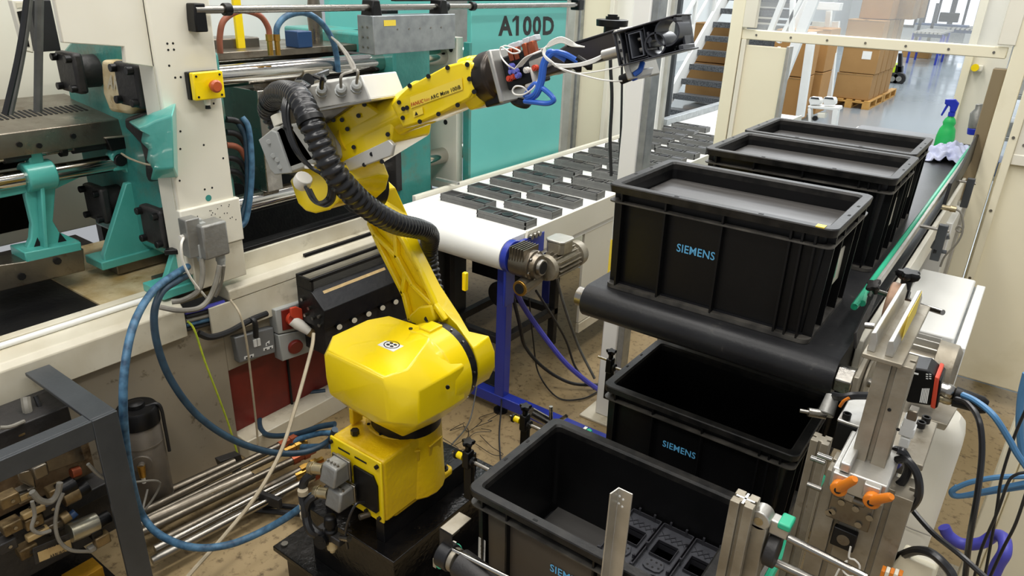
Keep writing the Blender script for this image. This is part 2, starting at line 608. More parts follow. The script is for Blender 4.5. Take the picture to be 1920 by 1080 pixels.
# second, nearer cream guard post at the right edge
yn = 2.35
a0, a1 = P(1838, 960, y=yn), P(1920, 960, y=yn)
g2 = thing('guard_column', 'cream guard column at the right edge behind the looped blue cables', 'guard post', ((a0.x + a1.x) / 2, yn, 0))
MB().box(a0.x, a0.x + 0.045, yn - 0.03, yn + 0.03, 0, 0.95).build('post', 'cream_panel', g2, 0.003)
MB().box(a0.x + 0.05, a0.x + 0.6, yn - 0.015, yn + 0.015, 0.03, 0.9).build('panel', 'cream_panel', g2, 0.003)
MB().box(a0.x - 0.07, a0.x + 0.06, yn + 0.12, yn + 0.3, 0, 0.008).build('foot_plate', 'steel', g2, 0.002)

# tall white column between the conveyors
cx, cy = -1.335, 2.72
col = thing('steel_column', 'tall white steel column standing between robot conveyor and crate conveyor', 'column', (cx, cy, 0))
MB().box(cx - 0.048, cx + 0.03, cy - 0.04, cy + 0.04, 0.012, 2.5).build('shaft', 'white_paint', col, 0.006)
MB().box(cx + 0.03, cx + 0.06, cy - 0.03, cy + 0.04, 0.012, 2.5).build('side_channel', 'galvanised', col, 0.003)
MB().box(cx - 0.1, cx + 0.1, cy - 0.1, cy + 0.1, 0, 0.012).build('base_plate', 'cream_dirty', col, 0.003)
q0 = P(1139, 512, y=cy - 0.045)
quadpatch([q0, q0 + Vector((0.05, 0, 0)), q0 + Vector((0, 0, 0.16))], 'label_yellow', col, 'sticker')
for k in range(4):
    quadpatch([q0 + Vector((0.012, -0.001, 0.1 + 0.012 * k)), q0 + Vector((0.034, -0.001, 0.1 + 0.012 * k)), q0 + Vector((0.012, -0.001, 0.104 + 0.012 * k))], 'print_black', col, 'printed_line')

# cell wall panels behind the teal door
yb = 4.9
def wallp(px0, px1, m, name, yy, z1=2.6, z0=0.0, th=0.05):
    return struct(MB().box(P(px0, 200, y=yy).x, P(px1, 200, y=yy).x, yy, yy + th, z0, z1).build(name, m, None, 0.004))


wallp(1048, 1068, 'grey_enclosure', 'wall_cell_end', 4.7)
wallp(1070, 1078, 'galvanised', 'trim_1', 4.75)
wallp(1078, 1128, 'cream_panel', 'wall_cell_side', 4.8)
wallp(1128, 1136, 'cream', 'trim_2', 4.72)
wallp(1136, 1232, 'white_paint', 'wall_cell_rear', 4.95)
wallp(1232, 1243, 'grey_enclosure', 'trim_3', 5.0)
wallp(1243, 1254, 'dark_frame', 'trim_4', 6.0)
# ---------------------------------------------------------------- crates
CL, CW, CH = 0.6, 0.4, 0.305


def rrect(x0, x1, y0, y1, z, r=0.02, n=4):
    out = []
    for cx_, cy_, a0_ in ((x1 - r, y0 + r, -90), (x1 - r, y1 - r, 0), (x0 + r, y1 - r, 90), (x0 + r, y0 + r, 180)):
        for k in range(n + 1):
            a = math.radians(a0_ + 90 * k / n)
            out.append(Vector((cx_ + r * math.cos(a), cy_ + r * math.sin(a), z)))
    return out


def ringshell(mb, outer, inner):
    """band between two stacked loops lists (outer then inner) closed into a ring"""
    n = len(outer[0])
    loops = outer + inner[::-1]
    vs = [q for l in loops for q in l]
    m = len(loops)
    fs = []
    for k in range(m):
        k2 = (k + 1) % m
        for i in range(n):
            j = (i + 1) % n
            fs.append((k * n + i, k * n + j, k2 * n + j, k2 * n + i))
    mb.add(vs, fs)


def crate(x0, y0, z0, label, window=None, tagside=None, ribs=(0.29, 0.55, 0.83)):
    t = thing('euro_crate', label, 'crate', (x0 + CL / 2, y0 + CW / 2, z0), 'black euro crates with blue maker lettering')
    x1, y1, z1 = x0 + CL, y0 + CW, z0 + CH
    s = 0.024
    w_ = 0.005
    rim_z = z1 - 0.022
    # shell
    b = MB()
    o = [rrect(x0 + s + 0.012, x1 - s - 0.012, y0 + s + 0.012, y1 - s - 0.012, z0 + 0.014, 0.018), rrect(x0 + s, x1 - s, y0 + s, y1 - s, rim_z, 0.018)]
    inn = [rrect(x0 + s + 0.012 + w_, x1 - s - 0.012 - w_, y0 + s + 0.012 + w_, y1 - s - 0.012 - w_, z0 + 0.018, 0.014), rrect(x0 + s + w_, x1 - s - w_, y0 + s + w_, y1 - s - w_, rim_z, 0.014)]
    ringshell(b, o, inn)
    b.build('wall_shell', 'black_plastic', t)
    MB().prism(rrect(x0 + s + 0.01, x1 - s - 0.01, y0 + s + 0.01, y1 - s - 0.01, z0 + 0.012, 0.018), (0, 0, 0.005)).build('crate_floor', 'sheet_dark', t)
    # foot frame
    b = MB()
    ringshell(b, [rrect(x0 + 0.014, x1 - 0.014, y0 + 0.014, y1 - 0.014, z0, 0.02), rrect(x0 + 0.014, x1 - 0.014, y0 + 0.014, y1 - 0.014, z0 + 0.012, 0.02)],
              [rrect(x0 + 0.06, x1 - 0.06, y0 + 0.06, y1 - 0.06, z0, 0.02), rrect(x0 + 0.06, x1 - 0.06, y0 + 0.06, y1 - 0.06, z0 + 0.012, 0.02)])
    b.build('foot_rim', 'rim_plastic', t)
    # top rim (upright band with flat lip) and the second flange under it
    b = MB()
    ringshell(b, [rrect(x0 + 0.003, x1 - 0.003, y0 + 0.003, y1 - 0.003, rim_z, 0.022), rrect(x0, x1, y0, y1, z1 - 0.003, 0.024), rrect(x0 + 0.002, x1 - 0.002, y0 + 0.002, y1 - 0.002, z1, 0.024)],
              [rrect(x0 + s + w_, x1 - s - w_, y0 + s + w_, y1 - s - w_, rim_z, 0.014), rrect(x0 + s + w_, x1 - s - w_, y0 + s + w_, y1 - s - w_, z1 - 0.006, 0.014), rrect(x0 + s, x1 - s, y0 + s, y1 - s, z1, 0.014)])
    b.build('top_rim', 'black_worn', t)
    b = MB()
    ringshell(b, [rrect(x0 + 0.004, x1 - 0.004, y0 + 0.004, y1 - 0.004, z1 - 0.05, 0.02), rrect(x0 + 0.004, x1 - 0.004, y0 + 0.004, y1 - 0.004, z1 - 0.046, 0.02)],
              [rrect(x0 + s, x1 - s, y0 + s, y1 - s, z1 - 0.05, 0.014), rrect(x0 + s, x1 - s, y0 + s, y1 - s, z1 - 0.046, 0.014)])
    b.build('lower_flange', 'rim_plastic', t)
    # upright ribs
    rb = []
    for sx in ribs:
        for yy, sg in ((y0, 1), (y1, -1)):
            rb.append((x0 + CL * sx, yy, 0, sg))
    rb += [(x0 + 0.045, y0, 0, 1), (x1 - 0.045, y0, 0, 1), (x1 - 0.075, y0, 0, 1), (x0 + 0.045, y1, 0, -1), (x1 - 0.045, y1, 0, -1)]
    for xx, yy, k, sg in rb:
        MB().hexa([(xx - 0.0025, yy + sg * 0.014, z0 + 0.01), (xx + 0.0025, yy + sg * 0.014, z0 + 0.01), (xx + 0.0025, yy + sg * (s + 0.014), z0 + 0.01), (xx - 0.0025, yy + sg * (s + 0.014), z0 + 0.01),
                   (xx - 0.0025, yy + sg * 0.006, rim_z), (xx + 0.0025, yy + sg * 0.006, rim_z), (xx + 0.0025, yy + sg * (s + 0.002), rim_z), (xx - 0.0025, yy + sg * (s + 0.002), rim_z)]).build('rib', 'black_plastic', t)
    for yy in (y0 + 0.045, y0 + 0.13, y1 - 0.13, y1 - 0.045):
        for xx, sg in ((x0, 1), (x1, -1)):
            MB().hexa([(xx + sg * 0.014, yy - 0.0025, z0 + 0.01), (xx + sg * 0.014, yy + 0.0025, z0 + 0.01), (xx + sg * (s + 0.014), yy + 0.0025, z0 + 0.01), (xx + sg * (s + 0.014), yy - 0.0025, z0 + 0.01),
                       (xx + sg * 0.006, yy - 0.0025, rim_z), (xx + sg * 0.006, yy + 0.0025, rim_z), (xx + sg * (s + 0.002), yy + 0.0025, rim_z), (xx + sg * (s + 0.002), yy - 0.0025, rim_z)]).build('rib', 'black_plastic', t)
    # rim slots
    b = MB()
    for yy in (y0 + 0.15, y0 + 0.25):
        b.box(x1 - 0.013, x1 - 0.007, yy - 0.006, yy + 0.006, z1, z1 + 0.0006)
        b.box(x0 + 0.007, x0 + 0.013, yy - 0.006, yy + 0.006, z1, z1 + 0.0006)
    for xx in (x0 + 0.2, x0 + 0.42):
        b.box(xx - 0.006, xx + 0.006, y0 + 0.007, y0 + 0.013, z1, z1 + 0.0006)
    tag(b.build('rim_slot', 'black_hole', t), kind='stuff')
    # lettering on the long side (wall leans outwards a little)
    lx = x0 + CL * (0.352 if window is None else 0.385)
    lw = 0.106
    zl = z0 + 0.152
    yf = lambda zz: y0 + s + 0.012 - 0.012 * (zz - z0 - 0.014) / (rim_z - z0 - 0.014)
    if window:
        lx, zl = P(1033, 1068, y=y0 + s + .002).x, P(1033, 1068, y=y0 + s + .002).z
    of = 0.0065 if window else 0.0012
    o_ = Vector((lx, yf(zl) - of, zl))
    text('SIEMENS', [o_, o_ + Vector((lw, 0, 0)), Vector((lx, yf(zl + 0.023) - of, zl + 0.023))], 'print_blue', t, 'lettering', 0.0008, 0.014)
    return t


def side_card(t, x1, y0, z0, col='pallet_green'):
    """card holder on the short side facing right"""
    MB().box(x1 - 0.026, x1 - 0.0225, y0 + 0.16, y0 + 0.28, z0 + 0.1, z0 + 0.19).build('label_card', 'cream_dirty', t)
    MB().box(x1 - 0.0225, x1 - 0.0215, y0 + 0.17, y0 + 0.21, z0 + 0.12, z0 + 0.17).build('label_print', col, t)


XU = -0.905
ZU = 1.14
# upper row
c1 = crate(XU, 1.7, ZU, 'black crate nearest on the upper belt, its side lettering fully in view')
side_card(c1, XU + CL, 1.7, ZU, 'green_rail')
MB().box(XU + CL - 0.05, XU + CL - 0.03, 1.7, 1.722, ZU + CH - 0.001, ZU + CH + 0.0015).build('rim_sticker', 'label_yellow', c1)
c2 = crate(XU + 0.015, 2.335, ZU, 'middle black crate on the upper belt, touching the farthest one')
side_card(c2, XU + 0.015 + CL, 2.335, ZU, 'print_blue')
c3 = crate(XU, 2.757, ZU, 'farthest black crate on the upper belt, beside the green spray bottle')
side_card(c3, XU + CL, 2.757, ZU, 'print_white')
for x_, y_, dz, lab in ((XU, 1.7, 0.05, 'grey separator sheet inside the nearest upper crate'), (XU + 0.015, 2.335, 0.04, 'scratched grey separator sheet inside the middle upper crate'), (XU, 2.757, 0.045, 'grey separator sheet inside the farthest upper crate')):
    b = MB().prism(rrect(x_ + 0.034, x_ + CL - 0.034, y_ + 0.034, y_ + CW - 0.034, ZU + CH - dz - 0.004, 0.012), (0, 0, 0.004))
    tag(b.build('separator_sheet', 'sheet_grey'), lab, 'sheet', 'separator sheets laid in the upper crates')
# lower row
ZL = 0.495
XL = -0.885
c4 = crate(XL, 1.745, ZL, 'empty black crate under the upper belt roller, lettering half way up its side')
XF = XL - .016
c5 = crate(XF, 1.102, ZL, 'black crate at the front, half filled with moulded panels', window=1, ribs=(0.2, 0.6, 0.83))
c6 = crate(XL + 0.02, 2.22, ZL, 'black crate farthest back on the lower belt, mostly under the upper belt')
# fields with a warm brown reflection painted in, and paper label on the front crate
yy = 1.102 + 0.022
for a, b_ in ((0.055, 0.118), (0.122, 0.355), (0.365, 0.495)):
    MB().hexa([(XF + a, yy + 0.0085, ZL + 0.02), (XF + b_, yy + 0.0085, ZL + 0.02), (XF + b_, yy + 0.012, ZL + 0.02), (XF + a, yy + 0.012, ZL + 0.02),
               (XF + a, yy - 0.001, ZL + CH - 0.055), (XF + b_, yy - 0.001, ZL + CH - 0.055), (XF + b_, yy + 0.003, ZL + CH - 0.055), (XF + a, yy + 0.003, ZL + CH - 0.055)]).build('side_field', 'crate_warm_reflection', c5)
# ---------------------------------------------------------------- upper belt conveyor (crates)
uc = thing('belt_conveyor', 'upper belt conveyor carrying the three full black crates', 'conveyor', (-0.6, 3.2, 0))
RY, RR = 1.70, 0.048
x0, x1 = XU - 0.03, -0.235
b = MB()
prof = []
for k in range(13):
    a = math.radians(90 + 180 * k / 12)
    prof.append(Vector((0, RY + RR * math.cos(a), ZU - RR + RR * math.sin(a))))
prof += [Vector((0, 5.2, ZU - 2 * RR)), Vector((0, 5.2, ZU))]
b.prism([q + Vector((x0, 0, -0.001)) for q in prof], (x1 - x0, 0, 0))
b.build('belt', 'belt_black', uc, 0, 30)
for xx in (x0 - 0.02, x1 + 0.004):
    MB().box(xx, xx + 0.016, 1.86, 5.2, ZU - 0.13, ZU - 0.012).build('side_frame', 'cream', uc, 0.003)
for k in range(2):
    for xx in (x0 - 0.04, x1 + 0.02):
        MB().box(xx, xx + 0.04, 2.35 + 1.6 * k, 2.39 + 1.6 * k, 0, ZU - 0.1).build('leg', 'aluminium', uc, 0.003)
# roller end block (steel hexagon) and bearing plate
ce = P(1592, 690, y=RY)
MB().rings([(Vector((x1 + 0.0, RY - 0.005, ZU - RR)), 0.036), (Vector((x1 + 0.04, RY - 0.005, ZU - RR)), 0.036)], 6).build('roller_end', 'steel', uc, 0.003)
MB().cyl((x0 - 0.03, RY, ZU - RR), (x0, RY, ZU - RR), 0.03, 12).build('roller_end', 'steel', uc)
MB().prism([(x1 + 0.04, 1.665, 1.04), (x1 + 0.04, 1.9, 1.04), (x1 + 0.04, 1.98, 1.13), (x1 + 0.04, 1.8, 1.15), (x1 + 0.04, 1.665, 1.12)], (0.012, 0, 0)).build('bearing_plate', 'aluminium_dirty', uc, 0.002)
# green guide rail with its grey holder
gr = [P(1603, 585, z=1.2), P(1612, 552, z=1.2), P(1633, 515, z=1.2), P(1682, 462, z=1.2), P(1745, 385, z=1.2), P(1808, 298, z=1.2)]
gx0 = sum(q.x for q in gr[2:]) / 4
pts = [Vector((gx0 + 0.012, 1.93, 1.2)), Vector((gx0 + 0.003, 2.0, 1.2)), Vector((gx0, 2.1, 1.2)), Vector((gx0, 4.55, 1.2))]
MB().tube(pts, 0.009, 8).build('guide_strip', 'green_rail', uc)
MB().box(gx0 + 0.009, gx0 + 0.02, 2.03, 4.55, 1.185, 1.213).build('guide_holder', 'aluminium', uc, 0.002)
for yy in (2.0, 2.75, 3.6, 4.4):
    c = Vector((gx0 + 0.02, yy + 0.04, 1.2))
    MB().cyl(c, c + Vector((0.09, 0, 0)), 0.006, 10).build('guide_rod', 'steel', uc)
    MB().box(c.x + 0.055, c.x + 0.085, c.y - 0.012, c.y + 0.012, ZU - 0.05, 1.22).build('guide_bracket', 'dark_frame', uc, 0.003)
# black curved deflector on the right of the belt
b = MB()
arc = [P(1768, 356, z=1.24), P(1778, 330, z=1.27), P(1795, 318, z=1.29), P(1808, 300, z=1.30)]
dx = gx0 + 0.035
b.prism([(dx, 3.25, 1.17), (dx, 3.9, 1.2), (dx, 4.5, 1.26), (dx, 4.5, 1.34), (dx, 4.35, 1.36), (dx, 3.95, 1.33), (dx, 3.6, 1.27), (dx, 3.28, 1.26)], (0.012, 0, 0))
b.build('deflector', 'black_plastic', uc, 0.002)

# ---------------------------------------------------------------- lower conveyor under the lower crates
lc = thing('roller_conveyor', 'lower conveyor under the empty and the half filled crates', 'conveyor', (-0.6, 1.6, 0))
MB().box(XL + 0.06, XL + CL - 0.06, 1.0, 2.7, ZL - 0.05, ZL - 0.001).build('belt', 'belt_black', lc, 0.004)
for xx in (XL + 0.02, XL + CL - 0.05):
    MB().box(xx, xx + 0.03, 1.0, 2.7, ZL - 0.11, ZL - 0.012).build('side_frame', 'dark_frame', lc, 0.003)
for xx in (XL + 0.02, XL + CL - 0.05):
    for yy in (1.25, 2.5):
        MB().box(xx, xx + 0.03, yy, yy + 0.04, 0, ZL - 0.1).build('leg', 'aluminium', lc, 0.002)
for xx, ends in ((XL - 0.035, ((1.02, 1.1), (1.63, 1.76))), (XL + CL + 0.035, ((1.05, 2.0),))):
    for a, b_ in ends:
        MB().tube([(xx, a, 0.6), (xx, b_, 0.6)], 0.011, 8).build('guide_strip', 'green_rail', lc)
        MB().box(xx - 0.018, xx - 0.008, a, b_, 0.585, 0.612).build('guide_holder', 'aluminium', lc)
# ---------------------------------------------------------------- white belt conveyor with the moulded parts
ZW = 0.925
WX0, WX1 = -2.375, -1.69
WY0 = 2.27
pc = thing('part_conveyor', 'white belt conveyor carrying rows of grey moulded parts', 'conveyor', (-2.03, 3.8, 0))
R_ = 0.07
prof = []
for k in range(13):
    a = math.radians(90 + 180 * k / 12)
    prof.append(Vector((WX0, WY0 + R_ * 1.0 + R_ * math.cos(a), ZW - R_ + R_ * math.sin(a))))
prof += [Vector((WX0, 6.6, ZW - 2 * R_)), Vector((WX0, 6.6, ZW))]
MB().prism(prof, (WX1 - WX0, 0, 0)).build('belt', 'white_belt', pc, 0, 30)
MB().prism([(WX1 + 0.004, 2.46, ZW + 0.012), (WX1 + 0.004, 6.6, ZW + 0.012), (WX1 + 0.004, 6.6, ZW - 0.11), (WX1 + 0.004, 2.52, ZW - 0.11), (WX1 + 0.004, 2.44, ZW - 0.05)], (0.012, 0, 0)).build('side_rail', 'cream', pc, 0.002)
MB().box(WX0 - 0.03, WX0 - 0.006, 2.5, 5.3, ZW - 0.06, ZW + 0.02).build('side_rail', 'cream', pc, 0.002)
MB().box(WX0 - 0.03, WX0 + 0.03, 5.3, 6.6, ZW - 0.02, ZW + 0.05).build('end_channel', 'galvanised', pc, 0.004)
# white lower side cover of the frame, seen through the legs
MB().box(WX1 - 0.02, WX1 - 0.005, 3.0, 6.4, 0.28, ZW - 0.11).build('side_cover', 'cream', pc, 0.002)
MB().box(WX1 - 0.02, WX1 + 0.0, 3.0, 6.4, 0.22, 0.275).build('side_cover', 'cream_dirty', pc, 0.002)
# blue bearing shells, blue frame
for xx, sg in ((WX1 + 0.004, 1), (WX0 - 0.034, 1)):
    MB().rings([(Vector((xx, WY0 + R_, ZW - R_)), 0.072), (Vector((xx + 0.03, WY0 + R_, ZW - R_)), 0.072)], 24).build('bearing_shell', 'blue_paint', pc, 0.003)
    MB().box(xx, xx + 0.014, WY0 + R_ - 0.02, WY0 + 0.32, ZW - 0.115, ZW - 0.02).build('bearing_arm', 'blue_paint', pc, 0.004)
    MB().box(xx, xx + 0.014, WY0 + 0.03, WY0 + 0.1, ZW - 0.3, ZW - 0.1).build('bearing_arm', 'blue_paint', pc, 0.004)
lx = WX1 - 0.05
LY = 2.415
MB().box(lx - 0.045, lx + 0.01, LY - 0.025, LY + 0.025, 0.06, ZW - 0.14).build('leg', 'blue_paint', pc, 0.004)
MB().box(WX0 + 0.05, WX0 + 0.1, LY - 0.025, LY + 0.025, 0.06, ZW - 0.14).build('leg', 'blue_paint', pc, 0.004)
MB().box(WX0 - 0.1, WX1 + 0.62, LY - 0.028, LY + 0.028, 0.045, 0.1).build('foot_beam', 'blue_paint', pc, 0.004)
for xx in (WX0 + 0.05, WX1 - 0.1):
    MB().box(xx, xx + 0.05, 3.6, 3.65, 0, ZW - 0.14).build('leg', 'blue_paint', pc, 0.004)
MB().lathe((lx - 0.02, LY, 0), (0, 0, 1), [(0, 0.035), (0.012, 0.035), (0.016, 0.01), (0.05, 0.01)]).build('levelling_foot', 'black_plastic', pc)
MB().lathe((lx + 0.6, LY, 0), (0, 0, 1), [(0, 0.035), (0.012, 0.035), (0.016, 0.01), (0.05, 0.01)]).build('levelling_foot', 'black_plastic', pc)
# steel tension screws on the rail end
for yy in (2.47, 2.5, 2.53):
    MB().cyl((WX1 + 0.016, yy, ZW - 0.015), (WX1 + 0.034, yy, ZW - 0.015), 0.012, 10).build('tension_screw', 'steel', pc)
# black cross member and dark guide plate at the robot end
MB().box(WX0 - 0.1, WX0 + 0.05, 2.75, 2.77, ZW + 0.035, ZW + 0.05).build('guide_bar', 'aluminium', pc, 0.002)

# gearbox and motor
gc = Vector((WX1 + 0.12, WY0 + R_ + 0.0, ZW - R_ - 0.012))
gm = thing('gear_motor', 'ribbed aluminium gear motor on the end of the white conveyor', 'motor', gc)
b = MB()
b.rings([(gc + Vector((-0.08, 0, 0)), 0.062), (gc + Vector((0.0, 0, 0)), 0.066), (gc + Vector((0.02, 0, 0)), 0.066), (gc + Vector((0.024, 0, 0)), 0.056), (gc + Vector((0.045, 0, 0)), 0.05)], 24)
b.build('gear_case', 'steel_dirty', gm, 0.002)
for k in range(6):
    MB().box(gc.x - 0.075 + k * 0.014, gc.x - 0.07 + k * 0.014, gc.y - 0.06, gc.y + 0.05, gc.z + 0.02, gc.z + 0.078).build('fin', 'steel_dirty', gm, 0.001)
MB().rings([(gc + Vector((0.045, 0, 0)), 0.036), (gc + Vector((0.062, 0, 0)), 0.034)], 20).build('cover_ring', 'steel', gm, 0.002)
MB().rings([(gc + Vector((0.060, 0, 0)), 0.027), (gc + Vector((0.0635, 0, 0)), 0.027)], 20).build('shaft_hole', 'black_hole', gm)
for k in range(6):
    a = k * math.pi / 3 + 0.3
    MB().bolt(gc + Vector((0.024, 0.058 * math.cos(a), 0.058 * math.sin(a))), (1, 0, 0), 0.006, 0.006).build('bolt', 'steel', gm)
wc = gc + Vector((-0.0, -0.055, -0.085))
MB().rings([(wc + Vector((0.0, 0.1, 0.02)), 0.036), (wc + Vector((0, -0.015, 0)), 0.034), (wc + Vector((0, -0.02, 0)), 0.034)], 20).build('worm_case', 'steel_dirty', gm, 0.002)
MB().rings([(wc + Vector((0, -0.016, 0)), 0.034), (wc + Vector((0, -0.026, 0)), 0.034)], 22).build('end_cap', 'brass', gm, 0.002)
MB().rings([(wc + Vector((0, -0.026, 0)), 0.023), (wc + Vector((0, -0.028, 0)), 0.023)], 18).build('shaft_hole', 'black_hole', gm)
m0 = gc + Vector((0.03, 0.06, -0.03))
m1 = m0 + Vector((0.0, 0.22, 0))
MB().rings([(m0, 0.055), (m0 + Vector((0, 0.02, 0)), 0.06), (m0 + Vector((0, 0.03, 0)), 0.045), (m1, 0.045), (m1 + Vector((0, 0.002, 0)), 0.062), (m1 + Vector((0, 0.05, 0)), 0.058), (m1 + Vector((0, 0.06, 0)), 0.045)], 24).build('motor_body', 'aluminium_dirty', gm, 0.001)
for k in range(14):
    a = math.radians(-150 + k * 20)
    u = Vector((math.cos(a), 0, math.sin(a)))
    MB().obb(m0 + Vector((0, 0.12, 0)) + u * 0.052, u * 0.011, Vector((0, 0.085, 0)), u.cross(Vector((0, 1, 0))) * 0.0015).build('cooling_fin', 'aluminium_dirty', gm)
MB().prism([m0 + Vector((x_, y_, 0.05)) for x_, y_ in ((-0.03, 0.06), (0.03, 0.06), (0.045, 0.075), (0.045, 0.145), (0.03, 0.16), (-0.03, 0.16), (-0.045, 0.145), (-0.045, 0.075))], (0, 0, 0.05)).build('terminal_box', 'aluminium_dirty', gm, 0.004)
MB().prism([m0 + Vector((x_, y_, 0.1)) for x_, y_ in ((-0.033, 0.057), (0.033, 0.057), (0.049, 0.073), (0.049, 0.147), (0.033, 0.163), (-0.033, 0.163), (-0.049, 0.147), (-0.049, 0.073))], (0, 0, 0.012)).build('terminal_lid', 'aluminium', gm, 0.004)


# moulded parts on the belt: long U shaped housings
def moulded_part(x, y, label):
    t = thing('moulded_housing', label, 'plastic part', (x + 0.14, y + 0.06, ZW), 'moulded parts on the white belt')
    L_, W_, h_ = 0.28, 0.088, 0.036
    b = MB()
    b.box(x, x + L_, y, y + 0.006, ZW, ZW + h_)
    b.box(x, x + L_, y + W_ - 0.006, y + W_, ZW, ZW + h_)
    b.box(x, x + 0.006, y, y + W_, ZW, ZW + h_)
    b.box(x + L_ - 0.006, x + L_, y, y + W_, ZW, ZW + h_)
    b.box(x, x + L_, y, y + W_, ZW + h_ * 0.45, ZW + h_ * 0.5)
    b.build('shell', 'part_grey', t)
    MB().box(x - 0.002, x + L_ + 0.002, y - 0.002, y + 0.001, ZW + h_ * 0.42, ZW + h_ * 0.55).build('side_rib', 'part_grey', t)
    MB().box(x + 0.006, x + L_ * 0.36, y + 0.02, y + W_ - 0.02, ZW + h_ * 0.5, ZW + h_ * 0.8).build('inner_frame', 'part_dark', t, 0.002)
    MB().box(x + L_ * 0.72, x + L_ - 0.01, y + 0.015, y + W_ - 0.03, ZW + h_ * 0.5, ZW + h_ * 1.05).build('clip_block', 'part_dark', t, 0.002)
    b = MB()
    b.rings([(Vector((x + L_ * 0.52, y + 0.045, ZW + h_ * 0.5)), 0.026), (Vector((x + L_ * 0.52, y + 0.045, ZW + h_ * 1.0)), 0.026), (Vector((x + L_ * 0.52, y + 0.045, ZW + h_ * 1.0)), 0.021), (Vector((x + L_ * 0.52, y + 0.045, ZW + h_ * 0.55)), 0.022)], 16)
    b.build('dial_ring', 'part_dark', t)
    for k in range(2):
        MB().box(x + 0.08 + 0.1 * k, x + 0.084 + 0.1 * k, y + 0.006, y + W_ - 0.006, ZW + h_ * 0.5, ZW + h_ * 0.95).build('cross_rib', 'part_grey', t)
    return t


rowy = [2.52 + 0.205 * k for k in range(15)]
first = None
words = ['nearest', 'second', 'third', 'fourth', 'fifth', 'sixth', 'seventh', 'eighth', 'ninth', 'tenth', 'eleventh', 'twelfth', 'thirteenth', 'fourteenth', 'fifteenth']
for k, yk in enumerate(rowy):
    for cidx, xk in enumerate((-2.29, -1.985)):
        if k >= 12 and cidx == 1 and k > 12:
            continue
        y_ = yk + (0.09 if cidx == 0 else 0) - 0.03
        if y_ > 5.3:
            continue
        lab = 'grey moulded housing on the white belt, %s row from the gear motor, %s column' % (words[k], 'machine side' if cidx == 0 else 'crate side')
        if first is None:
            first = moulded_part(xk, y_, lab)
            fx_, fy_ = xk, y_
        else:
            c_ = copytree(first, (xk + 0.14 + random.uniform(-0.01, 0.01), y_ + 0.06, ZW))
            c_['label'] = lab
            c_.rotation_euler.z = random.uniform(-0.03, 0.03)
# ---------------------------------------------------------------- injection moulding machine
XM = -2.4
V3 = Vector
mm = thing('moulding_machine', 'cream and teal injection moulding machine along the left side', 'machine', (-2.9, 1.6, 0))
# bed: front beam, pieces left and right of the post
zt, zb_ = 0.79, 0.655
MB().prism([(XM, -0.6, zb_), (XM, -0.6, zt - 0.02), (XM - 0.02, -0.6, zt), (XM - 0.19, -0.6, zt), (XM - 0.19, -0.6, zb_)], (0, 1.86, 0)).build('bed_beam', 'cream_dirty', mm, 0.004)
MB().prism([(XM, 1.45, 0.735), (XM, 1.45, 0.775), (XM - 0.02, 1.45, 0.795), (XM - 0.1, 1.45, 0.8), (XM - 0.1, 1.45, 0.735)], (0, 2.4, 0)).build('bed_beam', 'cream_dirty', mm, 0.004)
MB().box(XM - 0.012, XM - 0.002, 1.36, 3.85, 0.60, 0.733).build('cover_strip', 'cream_dirty', mm, 0.002)
MB().box(XM - 0.13, XM - 0.1, 1.5, 3.85, 0.735, 0.87).build('bed_wall', 'cream_dirty', mm, 0.003)
MB().box(XM - 0.15, XM - 0.11, 1.58, 3.85, 0.87, 0.886).build('black_rail', 'black_metal', mm, 0.002)
MB().box(XM - 0.045, XM - 0.03, 1.85, 3.0, 0.798, 0.812).build('slide_strip', 'black_metal', mm, 0.002)
MB().cyl((XM - 0.12, -0.6, 0.80), (XM - 0.12, 1.2, 0.80), 0.011, 10).build('tube', 'white_paint', mm)
MB().box(XM - 0.2, XM - 0.16, -0.6, 1.3, 0.775, 0.80).build('bed_lip', 'cream_dirty', mm, 0.003)
MB().box(-3.6, XM - 0.2, -0.6, 1.42, 0.70, 0.745).build('drip_tray', 'black_metal', mm, 0.003)
MB().box(-3.4, XM - 0.12, 1.1, 1.5, 0.735, 0.752).build('stained_plate', 'cream_stained', mm)
MB().box(-3.5, XM - 0.13, 1.5, 3.85, 0.45, 0.5).build('chute_floor', 'dark_cast', mm)
MB().box(-3.55, -3.5, 1.5, 3.85, 0.45, 1.0).build('rear_wall', 'dark_cast', mm)
# body panels under the bed
MB().box(XM - 0.05, XM - 0.03, 0.72, 1.42, 0.0, 0.66).build('body_panel', 'panel_dirty', mm, 0.003)
MB().box(XM - 0.05, XM - 0.03, 1.42, 2.4, 0.42, 0.66).build('body_panel', 'panel_dirty', mm, 0.003)
MB().box(-3.4, -3.36, -0.6, 1.4, 0.0, 0.7).build('body_panel', 'panel_dirty', mm, 0.003)
MB().box(XM - 0.09, XM - 0.06, 1.42, 2.4, 0.1, 0.42).build('red_panel', 'red_dark', mm, 0.003)
MB().box(XM - 0.058, XM - 0.05, 1.72, 1.728, 0.1, 0.42).build('panel_seam', 'black_hole', mm)
MB().box(XM - 0.09, XM + 0.04, 1.42, 2.6, 0.0, 0.1).build('plinth', 'cream_dirty', mm, 0.004)
